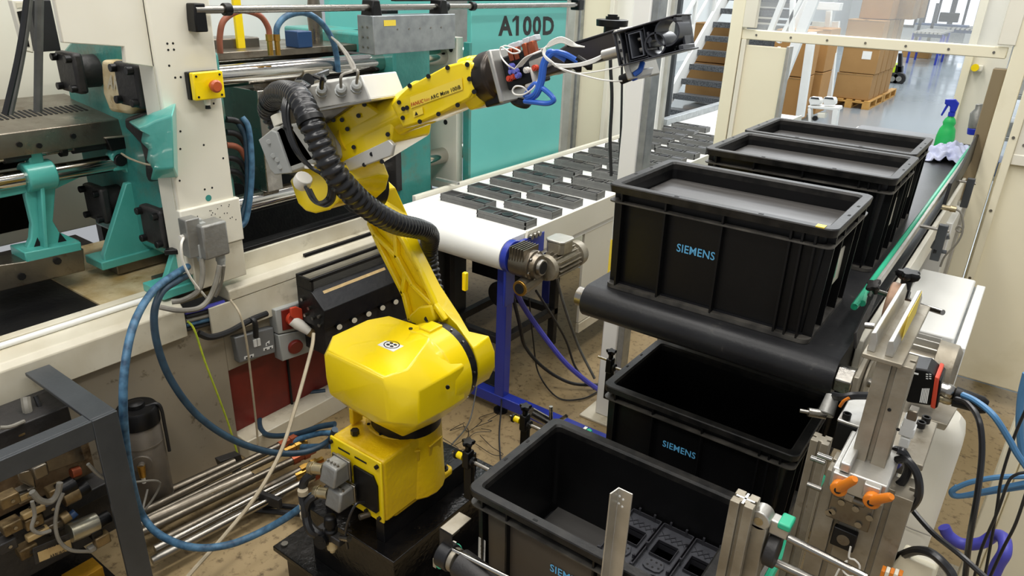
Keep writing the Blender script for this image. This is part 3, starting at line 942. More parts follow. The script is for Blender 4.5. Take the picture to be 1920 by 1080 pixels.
# upright post in front of the machine
yA0, yA1 = 1.30, 1.525
MB().box(XM - 0.02, XM, yA0, yA1, 0.89, 2.3).build('upright', 'cream', mm, 0.006)
MB().box(XM - 0.11, XM - 0.02, yA0, yA0 + 0.01, 0.89, 2.3).build('upright_flange', 'cream', mm)
MB().box(XM - 0.015, XM + 0.012, yA0 - 0.005, yA1 + 0.015, 0.975, 1.145).build('connector_plate', 'cream', mm, 0.005)
MB().box(XM - 0.015, XM + 0.006, yA0 + 0.02, yA1 + 0.01, 0.825, 0.975).build('post_foot', 'cream_dirty', mm, 0.004)
hb = MB()
for py_, pz_ in ((0.03, 1.42), (0.05, 1.42), (0.04, 1.36), (0.05, 1.71), (0.07, 1.71), (0.05, 1.69), (0.07, 1.69), (0.045, 1.64), (0.06, 1.60), (0.08, 1.60), (0.13, 1.36), (0.19, 1.5), (0.11, 1.2), (0.14, 1.2), (0.2, 1.3), (0.02, 1.25)):
    hb.cyl((XM - 0.001, yA0 + py_, pz_), (XM + 0.0006, yA0 + py_, pz_), 0.004, 8)
for k in range(26):
    hb.cyl((XM + 0.011, yA0 + random.uniform(0.06, 0.22), 1.02 + random.uniform(0, 0.11)), (XM + 0.0126, yA0 + 0, 0), 0.002, 6) if False else None
for k in range(26):
    yq, zq = yA0 + random.uniform(0.05, 0.22), random.uniform(1.05, 1.13)
    hb.cyl((XM + 0.011, yq, zq), (XM + 0.0126, yq, zq), 0.0022, 6)
tag(hb.build('drilled_hole', 'black_hole', mm), kind='stuff')
MB().cyl((XM, 1.42, 1.165), (XM + 0.001, 1.42, 1.165), 0.012, 16).build('teal_plug', 'teal_dark', mm)
# sheet metal hood on the left of the post
MB().prism([(XM - 0.02, 1.035, 1.725), (XM - 0.02, 1.215, 1.705), (XM - 0.02, 1.21, 1.655), (XM - 0.02, 1.31, 1.635), (XM - 0.02, 1.31, 2.3), (XM - 0.02, 1.035, 2.3)], (-0.02, 0, 0)).build('hood', 'cream', mm, 0.003)
# cabinet behind, at the far left
MB().box(-4.2, -3.5, 1.0, 1.6, 0.8, 2.35).build('rear_cabinet', 'cream', mm, 0.006)
MB().box(-3.62, -3.5, 1.55, 1.68, 1.2, 2.35).build('black_duct', 'black_plastic', mm, 0.004)

# platen (teal casting) with the four tie bars
PY = 1.40
xs0, xs1 = -3.32, -2.5
MB().prism([(xs0, PY, 0.86), (xs1, PY, 0.86), (xs1, PY, 1.18), (xs1 - 0.04, PY, 1.3), (xs1, PY, 1.42), (xs1, PY, 1.66), (xs1 - 0.2, PY, 1.7), (xs0 + 0.2, PY, 1.7), (xs0, PY, 1.6)], (0, 0.2, 0)).build('fixed_platen', 'teal_dark', mm, 0.012)
MB().prism([P(188, 112, y=PY - .06), P(235, 118, y=PY - .06), P(262, 200, y=PY - .06), P(240, 215, y=PY - .06), P(205, 210, y=PY - .06), P(192, 175, y=PY - .06)], (0, 0.07, 0)).build('cast_boss', 'cream_stained', mm, 0.015, seg=3)
lb_ = [(232, 222), (262, 212), (300, 205), (322, 195), (330, 330), (300, 338), (278, 342), (272, 330), (270, 300), (262, 270), (246, 252), (234, 240)]
MB().prism([P(a_, b_, y=PY - .05) for a_, b_ in lb_], (0, .06, 0)).build('cast_rim', 'dark_cast', mm, 0.01)
for k, (dx_, yy_) in enumerate(((6, -.09), (0, -.13))):
    pass
lobe = [(240, 228), (262, 220), (285, 208), (330, 193), (335, 335), (300, 338), (282, 338), (287, 318), (275, 300), (278, 280), (264, 266), (268, 246), (254, 240)]
MB().loft([[P(a_, b_, y=PY - .06) for a_, b_ in lobe], [P(a_ + (300 - a_) * .08, b_ + (270 - b_) * .08, y=PY - .12) for a_, b_ in lobe], [P(a_ + (305 - a_) * .3, b_ + (270 - b_) * .3, y=PY - .16) for a_, b_ in lobe]]).build('cast_lobe', 'teal', mm, 0.015, seg=3)
text('ARB', [P(202, 165, y=PY - 0.062), P(232, 170, y=PY - 0.062), P(204, 140, y=PY - 0.062)], 'cream_dirty', mm, 'cast_letters', 0.003, 0.03)
for k in range(2):
    MB().box(-2.6 - 0.4 * k - 0.05, -2.6 - 0.4 * k + 0.08, PY - 0.12, PY + 0.25, 0.76, 0.83).build('platen_foot', 'steel_dirty', mm, 0.004)
# tie bars
TX = (-2.6, -3.04)
TZ = (1.04, 1.56)
for x_ in TX:
    for z_ in TZ:
        r_ = 0.043
        MB().cyl((x_, PY + 0.1, z_), (x_, 3.3, z_), r_, 28).build('tie_bar', 'chrome', mm)
        c = Vector((x_, PY - 0.09, z_))
        MB().box(c.x - 0.075, c.x + 0.075, c.y - 0.02, c.y + 0.02, c.z - 0.075, c.z + 0.075).build('tie_bar_nut', 'dark_cast', mm, 0.012)
        MB().rings([(c, 0.062), (c + Vector((0, 0.12, 0)), 0.062)], 20).build('nut_collar', 'dark_cast', mm)
        for sx in (-1, 1):
            for sz in (-1, 1):
                MB().cyl(c + Vector((sx * 0.054, -0.04, sz * 0.054)), c + Vector((sx * 0.054, -0.015, sz * 0.054)), 0.014, 12).build('cap_screw', 'black_metal', mm, 0.002)
# teal struts
for x_ in (-2.5, -2.95):
    MB().prism([(x_, PY - 0.16, 0.80), (x_, PY - 0.16, 0.86), (x_, PY - 0.02, 1.13), (x_, PY + 0.1, 1.13), (x_, PY + 0.1, 0.80)], (0.03, 0, 0)).build('strut', 'teal', mm, 0.004)
    MB().box(x_ - 0.1, x_ + 0.04, PY - 0.18, PY + 0.1, 0.80, 0.835).build('strut_foot', 'teal', mm, 0.004)
# moving platen and mould blocks seen between the tie bars
MB().box(-3.2, -2.55, 1.78, 1.86, 1.08, 1.5).build('mould_plate', 'steel', mm, 0.004)
MB().box(-3.15, -2.7, 1.87, 2.0, 1.12, 1.52).build('mould_plate', 'steel_dirty', mm, 0.004)
MB().box(-3.2, -2.55, 2.02, 2.12, 1.08, 1.56).build('mould_plate', 'aluminium_dirty', mm, 0.004)
MB().box(-3.1, -2.62, 2.13, 2.2, 1.1, 1.5).build('mould_plate', 'steel_dirty', mm, 0.004)
MB().box(-3.3, -2.5, 2.5, 2.75, 0.85, 1.68).build('moving_platen', 'teal_dark', mm, 0.012)
MB().box(-2.72, -2.49, 2.48, 2.52, 0.95, 1.5).build('platen_cover', 'dark_cast', mm, 0.004)
MB().box(-3.2, -2.6, 2.4, 2.46, 1.0, 1.6).build('mould_plate', 'dark_cast', mm, 0.004)
for z_, y_ in ((1.42, 1.80), (1.25, 1.80)):
    MB().cyl((-2.55, y_ + 0.04, z_), (-2.545, y_ + 0.04, z_), 0.014, 14).build('plate_hole', 'black_hole', mm)
# plate lying over the bars with small fittings
MB().box(-3.15, -2.75, 1.75, 2.55, 1.60, 1.63).build('top_plate', 'steel_dirty', mm, 0.003)
MB().cyl((-2.95, 1.5, 1.64), (-2.95, 1.95, 1.64), 0.028, 18).build('cylinder_rod', 'steel', mm)
MB().box(-3.02, -2.88, 1.78, 2.05, 1.6, 1.67).build('cylinder_block', 'steel_dirty', mm, 0.005)
MB().box(-2.82, -2.73, 2.14, 2.22, 1.63, 1.70).build('blue_block', 'blue_block', mm, 0.004)
MB().rings([(Vector((-2.85, 2.34, 1.63)), 0.03), (Vector((-2.85, 2.34, 1.76)), 0.035), (Vector((-2.85, 2.34, 1.84)), 0.025)], 14).build('metal_bottle', 'steel_dirty', mm)
MB().box(-2.95, -2.5, 2.62, 2.95, 1.62, 1.68).build('teal_cover', 'teal', mm, 0.02)
MB().box(-2.86, -2.76, 2.72, 2.80, 1.72, 1.79).build('small_box', 'black_plastic', mm, 0.006)
# cream wall and teal frame at the back of the machine
MB().box(-3.9, -3.86, 1.7, 3.2, 0.9, 2.4).build('rear_guard', 'white_paint', mm)
MB().box(-3.55, -3.5, 3.0, 3.04, 0.9, 2.2).build('rear_post', 'cream', mm)
MB().box(-3.5, -3.46, 2.95, 3.9, 0.9, 2.2).build('rear_panel', 'teal_panel', mm)
MB().box(-2.75, -2.5, 2.95, 3.0, 0.85, 1.66).build('perforated_plate', 'cream', mm, 0.003)
hb = MB()
for k in range(14):
    xq, zq = -2.72 + 0.21 * random.random(), 1.2 + 0.42 * random.random()
    hb.cyl((xq, 2.951, zq), (xq, 2.9485, zq), random.choice((0.005, 0.005, 0.014)), 10)
tag(hb.build('drilled_hole', 'black_hole', mm), kind='stuff')
MB().box(-2.72, -2.6, 2.66, 2.78, 1.12, 1.16).build('mould_clamp', 'brass', mm, 0.004)

# yellow straps and the two hose couplings
MB().box(-2.88, -2.865, 1.93, 1.965, 1.62, 1.95).build('yellow_strap', 'yellow', mm)

# injection unit cover, rods and teal bearing stand on the left
iu = thing('injection_unit', 'steel covered injection unit with chrome rods on a teal stand', 'machine', (-3.1, 0.9, 0.75))
XI = -2.96
def qi(pts, x=XI):
    return [P(a_, b_, x=x) for a_, b_ in pts]
def zi(px0, py0, px1, py1):
    return (P(px0, py0, x=XI).z + P(px1, py1, x=XI).z) / 2
MB().prism([(-2.92, .95, 1.30), (-2.92, .95, 1.335), (-2.93, .95, 1.385), (-3.40, .95, 1.43), (-3.40, .95, 1.30)], (0, .47, 0)).build('cover', 'steel_dirty', iu, 0.004)
MB().prism([(-2.98, .3, 1.25), (-2.98, .3, 1.33), (-3.4, .3, 1.36), (-3.4, .3, 1.25)], (0, .65, 0)).build('cover', 'steel_dirty', iu, 0.004)
for k in range(20):
    yv = 1.0 + .019 * k
    MB().hexa([(-3.20, yv, 1.4115), (-3.10, yv, 1.402), (-3.10, yv + .009, 1.402), (-3.20, yv + .009, 1.4115), (-3.20, yv, 1.4125), (-3.10, yv, 1.403), (-3.10, yv + .009, 1.403), (-3.20, yv + .009, 1.4125)]).build('vent_slot', 'black_hole', iu)
for a_, b_ in ((36, 271), (73, 273), (137, 255)):
    MB().bolt(P(a_, b_, x=-2.92), (1, 0, 0), .01, .006).build('screw', 'black_metal', iu)
zg, zj = 1.295, 1.212
MB().cyl((XI, .2, zg), (XI, 1.33, zg), 0.014, 16).build('guide_rod', 'chrome', iu)
MB().cyl((XI, 1.22, zg), (XI, 1.36, zg), 0.024, 16).build('rod_sleeve', 'rubber', iu)
MB().cyl((XI, .985, zg), (XI, 1.07, zg), 0.022, 16).build('rod_sleeve', 'rubber', iu)
MB().cyl((XI, 1.175, zg), (XI, 1.195, zg), 0.028, 16).build('rod_collar', 'black_metal', iu)
MB().cyl((XI, .2, zj), (XI, 1.36, zj), 0.033, 24).build('injection_rod', 'chrome', iu)
MB().rings([(V3((XI, 1.035, zj)), 0.056), (V3((XI, 1.135, zj)), 0.056)], 24).build('bearing_housing', 'teal', iu, 0.006)
MB().box(XI - .02, XI + .02, 1.06, 1.11, zj + .045, zg + .025).build('rod_clamp', 'teal', iu, 0.006)
MB().prism(qi([(46, 345), (106, 340), (100, 415), (112, 436), (150, 452), (153, 462), (48, 484), (47, 474), (58, 448), (60, 420), (48, 370)]), (-.03, 0, 0)).build('stand_web', 'teal', iu, 0.005)
MB().prism(qi([(76, 345), (84, 344), (92, 468), (84, 470)], XI + .04), (-.04, 0, 0)).build('stand_rib', 'teal', iu, 0.004)
MB().prism(qi([(46, 474), (152, 454), (154, 470), (50, 493)], XI + .05), (-.13, 0, 0)).build('stand_base', 'teal', iu, 0.004)
for t_ in ([(62, 468), (80, 465), (70, 445)], [(108, 458), (126, 453), (112, 436)]):
    MB().prism(qi(t_, XI + .001), (.001, 0, 0)).build('web_window', 'black_hole', iu)
MB().prism(qi([(0, 350), (50, 345), (50, 362), (0, 372)]), (-.03, 0, 0)).build('beam_rib', 'teal', iu, 0.003)
MB().prism(qi([(100, 338), (160, 322), (160, 328), (104, 355)]), (-.03, 0, 0)).build('beam_rib', 'teal', iu, 0.003)
MB().prism(qi([(-20, 500), (50, 490), (157, 466), (160, 508), (-20, 552)], XI + .05), (-.12, 0, 0)).build('stand_block', 'steel_dirty', iu, 0.004)
for a_, b_ in ((40, 518), (107, 489)):
    MB().bolt(P(a_, b_, x=XI + .05), (1, 0, 0), .014, .008).build('cap_screw', 'black_metal', iu)
MB().prism(qi([(208, 292), (240, 254), (262, 262), (268, 330), (246, 334), (236, 318), (214, 322)], XI + .03), (-.05, 0, 0)).build('end_bracket', 'teal', iu, 0.006)
MB().rings([(P(225, 300, x=XI + .03), .026), (P(225, 300, x=XI + .03) + V3((.012, 0, 0)), .024)], 16).build('bracket_nut', 'black_metal', iu, 0.002)
MB().prism(qi([(197, 258), (238, 254), (240, 278), (210, 284)], XI + .05), (-.06, 0, 0)).build('limit_switch', 'black_plastic', iu, 0.004)
MB().prism(qi([(197, 258), (238, 254), (238, 257), (198, 261)], XI + .052), (-.07, 0, 0)).build('switch_lid', 'aluminium_dirty', iu, 0.002)
MB().box(-3.75, -3.5, .3, 1.25, .85, 1.1).build('motor_housing', 'cream', iu, 0.006)
MB().box(-3.75, -3.5, .3, 1.25, 1.12, 1.24).build('motor_housing', 'dark_cast', iu, 0.006)
hb = MB()
for k in range(10):
    for j in range(3):
        hb.box(-3.4995, -3.499, .7 + .03 * k, .718 + .03 * k, 1.2 - .028 * j, 1.216 - .028 * j)
        hb.box(-3.4995, -3.499, .8 + .03 * k, .818 + .03 * k, 1.08 - .028 * j, 1.096 - .028 * j)
tag(hb.build('vent_hole', 'black_hole', iu), kind='stuff')
MB().tube([P(228, 288, x=-2.9), P(245, 298, x=-2.75), P(280, 309, x=-2.6), P(322, 309, x=-2.43)], .004).build('switch_cable', 'cable_cream', iu)
# top slide rail, its end bearings and the galvanised box
sr = thing('slide_rail', 'long steel rod rail above the machine carrying the galvanised box', 'rail', (XM + 0.04, 2.6, 1.8))
zr = P(700, 14, x=XM + 0.04).z
MB().cyl((XM + 0.04, 1.44, zr), (XM + 0.04, 3.9, zr), 0.013, 14).build('rod', 'steel', sr)
MB().prism([(XM, 1.435, zr + 0.02), (XM, 1.475, zr + 0.02), (XM, 1.475, zr - 0.07), (XM, 1.43, zr - 0.07), (XM, 1.43, zr - 0.03)], (0.05, 0, 0)).build('rod_holder', 'black_plastic', sr, 0.004)
MB().box(XM, XM + 0.06, 3.86, 3.92, zr - 0.03, zr + 0.03).build('rod_holder', 'black_plastic', sr, 0.006)
MB().box(XM - 0.06, XM - 0.03, 2.45, 3.95, zr + 0.02, zr + 0.05).build('top_rail', 'black_metal', sr)
for yy_ in (1.56, 2.24, 2.7, 2.9):
    MB().rings([(Vector((XM + 0.04, yy_ - 0.014, zr)), 0.021), (Vector((XM + 0.04, yy_ + 0.014, zr)), 0.021)], 14).build('collar', 'black_plastic', sr, 0.002)
gb = thing('galvanised_box', 'galvanised sheet metal box hanging from the slide rail', 'sheet metal box', (XM + 0.03, 2.5, 1.63))
q = P(692, 25, x=XM + 0.07)
MB().box(XM - 0.01, XM + 0.085, 2.2, 2.72, 1.632, zr - 0.03).build('box_body', 'galvanised', gb, 0.003)
for yy_ in (2.24, 2.66):
    MB().prism([(XM + 0.0, yy_ - 0.03, zr - 0.035), (XM + 0.0, yy_ + 0.03, zr - 0.035), (XM + 0.0, yy_ + 0.018, zr + 0.03), (XM + 0.0, yy_ - 0.018, zr + 0.03)], (0.07, 0, 0)).build('hanger', 'black_plastic', gb, 0.005)
quadpatch([(XM + 0.0855, 2.26, 1.745), (XM + 0.0855, 2.33, 1.745), (XM + 0.0855, 2.26, 1.768)], 'label_yellow', gb, 'warning_label')
b = MB()
for k in range(3):
    b.bolt((XM + 0.02, 2.199, 1.66 + 0.04 * k), (0, -1, 0), 0.005, 0.003)
    b.bolt((XM + 0.05, 2.199, 1.66 + 0.04 * k), (0, -1, 0), 0.005, 0.003)
for k in range(5):
    b.bolt((XM + 0.085, 2.34 + 0.07 * k, 1.73), (1, 0, 0), 0.004, 0.003)
tag(b.build('rivet', 'steel', gb), kind='stuff')

# teal sliding door
td = thing('sliding_door', 'teal sliding safety door with large black characters', 'door', (XM - 0.06, 3.4, 0.8))
ya, ybb = P(860, 60, x=XM - 0.03).y, P(1062, 60, x=XM - 0.03).y
MB().box(XM - 0.06, XM - 0.03, 2.98, ybb, 0.8, 2.0).build('door_leaf', 'teal_panel', td, 0.004)
MB().box(XM - 0.075, XM - 0.029, ybb - 0.012, ybb + 0.012, 0.8, 2.0).build('door_edge', 'grey_enclosure', td, 0.003)
MB().box(XM - 0.07, XM - 0.028, 2.965, 2.985, 0.8, 1.64).build('door_edge', 'teal_dark', td, 0.003)
text('A100D', [P(934, 68, x=XM - 0.03), P(1038, 66, x=XM - 0.03), P(934, 29, x=XM - 0.03)], 'print_black', td, 'door_lettering', 0.0008, 0.035)
MB().prism([P(961, 42, x=XM - 0.0295), P(961, 37, x=XM - 0.0295), P(967, 29.5, x=XM - 0.0295), P(970, 29.5, x=XM - 0.0295), P(970, 34, x=XM - 0.0295)], (.0008, 0, 0)).build('door_lettering', 'print_black', td)
# ---------------------------------------------------------------- robot
RB = Vector((-1.36, 1.33, 0.45))
rob = thing('industrial_robot', 'yellow articulated industrial robot with its arm raised over the cell', 'robot', RB)
V = Vector


def pl(pts, y):
    return [P(a, b, y=y) for a, b in pts]


# base
fx0, fx1, fy0, fy1 = -1.53, -1.25, 1.19, 1.47
MB().prism([(fx0, fy0, .45), (fx1 - .012, fy0, .45), (fx1, fy0 + .012, .45), (fx1, fy1 - .012, .45), (fx1 - .012, fy1, .45), (fx0, fy1, .45)], (0, 0, .022)).build('base_flange', 'yellow_cast', rob, 0.006)
b = MB()
bc = V((-1.352, 1.345, 0))
top = []
bot = []
for k in range(24):
    a = 2 * math.pi * k / 24
    top.append(bc + V((.117 * math.cos(a), .117 * math.sin(a), .688)))
    r_ = .125 + .012 * abs(math.cos(2 * a))
    bot.append(bc + V((r_ * math.cos(a), r_ * math.sin(a), .465)))
b.loft([bot, top])
b.build('base_body', 'yellow_cast', rob, 0.006)
MB().hexa([(-1.455, 1.15, .465), (-1.24, 1.15, .465), (-1.24, 1.33, .465), (-1.455, 1.33, .465), (-1.46, 1.15, .682), (-1.245, 1.15, .682), (-1.245, 1.33, .688), (-1.46, 1.33, .688)]).build('base_box', 'yellow_cast', rob, 0.012, seg=3)
MB().box(-1.457, -1.242, 1.141, 1.149, .468, .684).build('connector_panel', 'yellow', rob, 0.003)
for a, b_ in ((-1.232, .56), (-1.232, .63)):
    pass
for dx, dy, dz in ((.118, .02, .63), (.1, .07, .64)):
    pass
# two cast pockets on the side of the body
for ang, zz, w_ in ((-38, .625, .03), (6, .625, .03)):
    a = math.radians(ang)
    u = V((math.cos(a), math.sin(a), 0))
    t_ = V((-u.y, u.x, 0))
    MB().obb(bc + u * .1185 + V((0, 0, zz)), t_ * w_, u * .003, V((0, 0, .018))).build('cast_pocket', 'yellow_pocket', rob, 0.002)
    MB().obb(bc + u * .122 + V((0, 0, zz + .02)), t_ * (w_ + .003), u * .004, V((0, 0, .003))).build('pocket_lip', 'yellow_cast', rob, 0.002)
for x_, y_ in ((fx1 - .03, fy0 + .04), (fx1 - .022, fy1 - .03), (fx0 + .03, fy0 + .04), (fx0 + .03, fy1 - .03)):
    MB().rings([(V((x_, y_, .472)), .016), (V((x_, y_, .478)), .016), (V((x_, y_, .478)), .011), (V((x_, y_, .492)), .011)], 12).build('anchor_bolt', 'black_metal', rob, 0.001)
for x_, z_ in ((-1.256, .668), (-1.256, .484), (-1.31, .484), (-1.37, .49), (-1.448, .668)):
    MB().cyl((x_, 1.141, z_), (x_, 1.133, z_), .0065, 10).build('panel_screw', 'black_metal', rob)
MB().prism([(-1.352, 1.141, .50), (-1.264, 1.141, .50), (-1.256, 1.141, .51), (-1.256, 1.141, .60), (-1.272, 1.141, .63), (-1.352, 1.141, .63)], (0, -.008, 0)).build('cover_plate', 'black_plastic', rob, 0.002)
for k in range(2):
    quadpatch([V((-1.42 + .07 * k, 1.1405, .655)), V((-1.37 + .07 * k, 1.1405, .655)), V((-1.42 + .07 * k, 1.1405, .661))], 'print_black', rob, 'printed_line')
MB().cyl((-1.30, 1.14, .475), (-1.31, 1.11, .478), .009, 12).build('cable_gland', 'steel_dirty', rob)
# heavy duty connectors
for zz, xx in ((.615, -1.385), (.535, -1.37)):
    hd = MB().hexa([(xx - .035, 1.06, zz - .03), (xx + .03, 1.06, zz - .03), (xx + .03, 1.135, zz - .03), (xx - .035, 1.135, zz - .03),
                    (xx - .03, 1.075, zz + .03), (xx + .028, 1.075, zz + .03), (xx + .028, 1.135, zz + .032), (xx - .035, 1.135, zz + .032)]).build('connector_hood', 'cast_grey', rob, 0.006)
    MB().box(xx - .04, xx + .036, 1.118, 1.126, zz - .034, zz + .036).build('latch', 'steel', hd, 0.002)
    for k in range(4):
        MB().cyl((xx - .022 + .014 * k, 1.09, zz + .03), (xx - .022 + .014 * k, 1.09, zz + .037), .004, 8).build('screw', 'steel', hd)
    MB().rings([(V((xx - .035, 1.08, zz)), .017), (V((xx - .065, 1.07, zz - .004)), .017), (V((xx - .066, 1.07, zz - .004)), .021), (V((xx - .08, 1.065, zz - .006)), .018)], 12).build('gland', 'brass_worn', hd, 0.001)

# turret
MB().cyl(bc + V((.012, 0, .682)), bc + V((.012, 0, .735)), .108, 36).build('turning_ring', 'black_metal', rob, 0.002)
for k in range(10):
    a = math.radians(-120 + 36 * k)
    MB().cyl(bc + V((.109 * math.cos(a) * 1.0, .109 * math.sin(a), .687)), bc + V((.109 * math.cos(a), .109 * math.sin(a), .6905)), .005, 8).build('ring_hole', 'black_hole', rob)
MB().box(-1.452, -1.435, 1.215, 1.255, .69, .745).build('stop_lug', 'yellow_cast', rob, 0.003)
MB().cyl((-1.40, 1.19, .688), (-1.40, 1.19, .703), .013, 6).build('stop_bolt', 'black_metal', rob)
secs = [
    (1.130, [(-1.425, .845), (-1.437, .90), (-1.437, .955), (-1.42, .978), (-1.212, .974), (-1.197, .945), (-1.198, .85), (-1.25, .828)]),
    (1.137, [(-1.432, .838), (-1.444, .89), (-1.446, .962), (-1.428, .986), (-1.207, .982), (-1.188, .948), (-1.19, .845), (-1.25, .818)]),
    (1.195, [(-1.42, .765), (-1.485, .84), (-1.489, .955), (-1.475, .99), (-1.18, .988), (-1.140, .935), (-1.142, .83), (-1.205, .762)]),
    (1.33, [(-1.43, .738), (-1.49, .80), (-1.49, .96), (-1.477, .99), (-1.235, .994), (-1.148, .925), (-1.146, .815), (-1.21, .735)]),
    (1.40, [(-1.42, .738), (-1.47, .80), (-1.47, .96), (-1.455, .985), (-1.275, .995), (-1.155, .92), (-1.15, .81), (-1.21, .735)])]
MB().loft([[V((x_, y_, z_)) for x_, z_ in pts] for y_, pts in secs]).build('turret_cover', 'yellow', rob, 0.010, seg=4, ang=50)
MB().cyl(bc + V((0.01, 0, .733)), bc + V((0.01, 0, .78)), .115, 28, .13).build('turret_neck', 'yellow', rob, 0.003)
J2 = V((-1.283, 0, .862))
MB().rings([(J2 + V((0, 1.29, 0)), .131), (J2 + V((0, 1.352, 0)), .134), (J2 + V((0, 1.354, 0)), .137), (J2 + V((0, 1.428, 0)), .137)], 44).build('shoulder_housing', 'yellow', rob, 0.003)
MB().obb(J2 + V((-.0, 1.40, .137)), V((.022, 0, 0)), V((0, .028, 0)), V((0, 0, .006))).build('shoulder_tab', 'yellow', rob, 0.003)
MB().cyl(J2 + V((0, 1.428, 0)), J2 + V((0, 1.462, 0)), .13, 40).build('shoulder_disc', 'black_metal', rob, 0.002)
for k in range(9):
    a = math.radians(-60 + 22 * k)
    MB().cyl(J2 + V((.1305 * math.cos(a), 1.445, .1305 * math.sin(a))), J2 + V((.134 * math.cos(a), 1.445, .134 * math.sin(a))), .0035, 8).build('disc_screw', 'steel', rob)
MB().cyl(P(873 - 34, 725, y=1.30), P(873 - 34, 725, y=1.30) + V((.004, -.003, 0)), .006, 10).build('side_screw', 'black_metal', rob)
MB().cyl(P(770, 617, y=1.33), P(770, 617, y=1.33) + V((0, 0, .003)), .006, 10).build('top_screw', 'black_metal', rob)
# sticker with round symbol on the cover
s0 = V((-1.335, 1.235, .9905))
st = MB().prism([s0, s0 + V((.062, .0, -.0003)), s0 + V((.062, .05, 0)), s0 + V((0, .05, 0))], (0, 0, .0015)).build('sticker', 'print_white', rob)
sc = s0 + V((.031, .025, .0016))
b = MB()
b.loft([[sc + V((r_ * 1.15 * math.cos(2 * math.pi * k / 24), r_ * math.sin(2 * math.pi * k / 24), h_)) for k in range(24)] for r_, h_ in ((.021, 0), (.021, .0006), (.0185, .0006), (.0185, 0))], caps=False)
b.build('symbol_ring', 'print_black', st)
b = MB()
for dx, dy in ((-.007, .006), (.008, .006), (-.008, -.006), (.007, -.007)):
    b.loft([[sc + V((dx + .006 * math.cos(2 * math.pi * k / 10), dy + .0045 * math.sin(2 * math.pi * k / 10), h_)) for k in range(10)] for h_ in (0, .0007)])
tag(b.build('symbol_spot', 'print_black', st), kind='stuff')

# upper arm
J3 = V((-1.585, 0, 1.37))
ya0, ya1 = 1.462, 1.56
def arc(c, r_, a0, a1, n, y):
    return [V((c.x + r_ * math.cos(math.radians(a0 + (a1 - a0) * k / (n - 1))), y, c.z + r_ * math.sin(math.radians(a0 + (a1 - a0) * k / (n - 1))))) for k in range(n)]
near = arc(J2, .118, 200, 395, 9, ya0) + pl([(850, 612), (812, 572), (783, 507), (745, 440), (716, 380), (708, 362)], ya0) + arc(V((-1.60, 0, 1.385)), .05, 10, 190, 7, ya0) + pl([(680, 395), (690, 420), (712, 470), (755, 555), (764, 590)], ya0)
back = arc(J2 + V((.0, 0, .0)), .122, 200, 400, 9, ya1) + pl([(880, 622), (862, 590), (826, 536), (790, 465), (764, 403)], ya1) + pl([(742, 352)], ya1 - .05) + arc(V((-1.65, 0, 1.405)), .035, 12, 190, 7, ya1 - .06) + pl([(700, 370), (712, 400), (730, 450), (770, 530), (790, 570)], ya1)
MB().loft([[V((q.x, ya0 + .016, q.z)) for q in near], near[:], back]).build('upper_arm', 'yellow_cast', rob, 0.006, ang=30) if False else None
inset = [V((q.x, ya0 + .018, q.z)) for q in near]
MB().loft([inset, back]).build('upper_arm', 'yellow', rob, 0.006, ang=30)
def rib(p, q, w_=.008, d=.019, par=rob):
    p, q = P(*p, y=ya0), P(*q, y=ya0)
    u = (q - p).normalized()
    n_ = V((-u.z, 0, u.x))
    MB().obb((p + q) / 2 + V((0, d / 2, 0)), (q - p) / 2 + u * w_ * .6, n_ * w_, V((0, d / 2, 0))).build('arm_rib', 'yellow', par, 0.004)
for p_, q_ in (((690, 420), (712, 470)), ((712, 470), (755, 555)), ((755, 555), (766, 600)), ((716, 385), (745, 440)), ((745, 440), (783, 507)), ((783, 507), (812, 572)), ((812, 572), (830, 600)),
               ((700, 440), (741, 482)), ((741, 482), (738, 435)), ((741, 482), (770, 535)), ((770, 535), (806, 570)), ((757, 515), (752, 550)), ((766, 600), (812, 575)), ((690, 418), (722, 395))):
    rib(p_, q_)
MB().prism([P(a, b_, y=ya0 - .006) for a, b_ in ((766, 592), (785, 575), (808, 572), (815, 600), (800, 622), (775, 620))], (0, .03, 0)).build('arm_foot', 'yellow', rob, 0.006)
MB().cyl(P(800, 598, y=ya0 - .007), P(800, 598, y=ya0 - .005), .008, 12).build('arm_hole', 'black_hole', rob)
MB().box(-1.30, -1.285, 1.56, 1.575, 1.06, 1.12).build('arm_stop', 'yellow', rob, 0.003)
MB().cyl(P(762, 612, y=1.44), P(775, 616, y=1.44), .018, 12).build('grease_cap', 'black_plastic', rob, 0.003)

# elbow
MB().rings([(J3 + V((0, 1.40, 0)), .088), (J3 + V((0, 1.462, 0)), .088)], 36).build('elbow_disc', 'black_metal', rob, 0.002)
ecov = pl([(541, 338), (546, 352), (556, 380), (570, 394), (590, 399), (618, 392), (636, 374), (642, 345), (630, 315), (602, 300), (565, 310)], 1.24)
MB().loft([[V((q.x + (c_ - 1) * (q.x + 1.40), y_, q.z + (c_ - 1) * (q.z - 1.33))) for q in ecov] for y_, c_ in ((1.235, .93), (1.245, 1), (1.37, 1.0), (1.41, .9))]).build('elbow_motor_cover', 'yellow', rob, 0.006, seg=3)
el = pl([(585, 268), (598, 243), (645, 194), (682, 190), (708, 208), (736, 232), (732, 268), (646, 322), (622, 318)], 1.285)
MB().prism(el, (0, .15, 0)).build('elbow_casting', 'yellow', rob, 0.006)
MB().prism(pl([(645, 325), (620, 318), (648, 300), (728, 262), (737, 272), (733, 293)], 1.279), (0, .012, 0)).build('elbow_bracket', 'silver_box', rob, 0.003)
for a, b_ in ((648, 310), (683, 309), (716, 303), (697, 289), (625, 225), (641, 225), (672, 217), (650, 202), (683, 196), (651, 242), (663, 276), (607, 254), (727, 252)):
    MB().cyl(P(a, b_, y=1.284), P(a, b_, y=1.278), .006, 8).build('cap_screw', 'black_metal', rob)
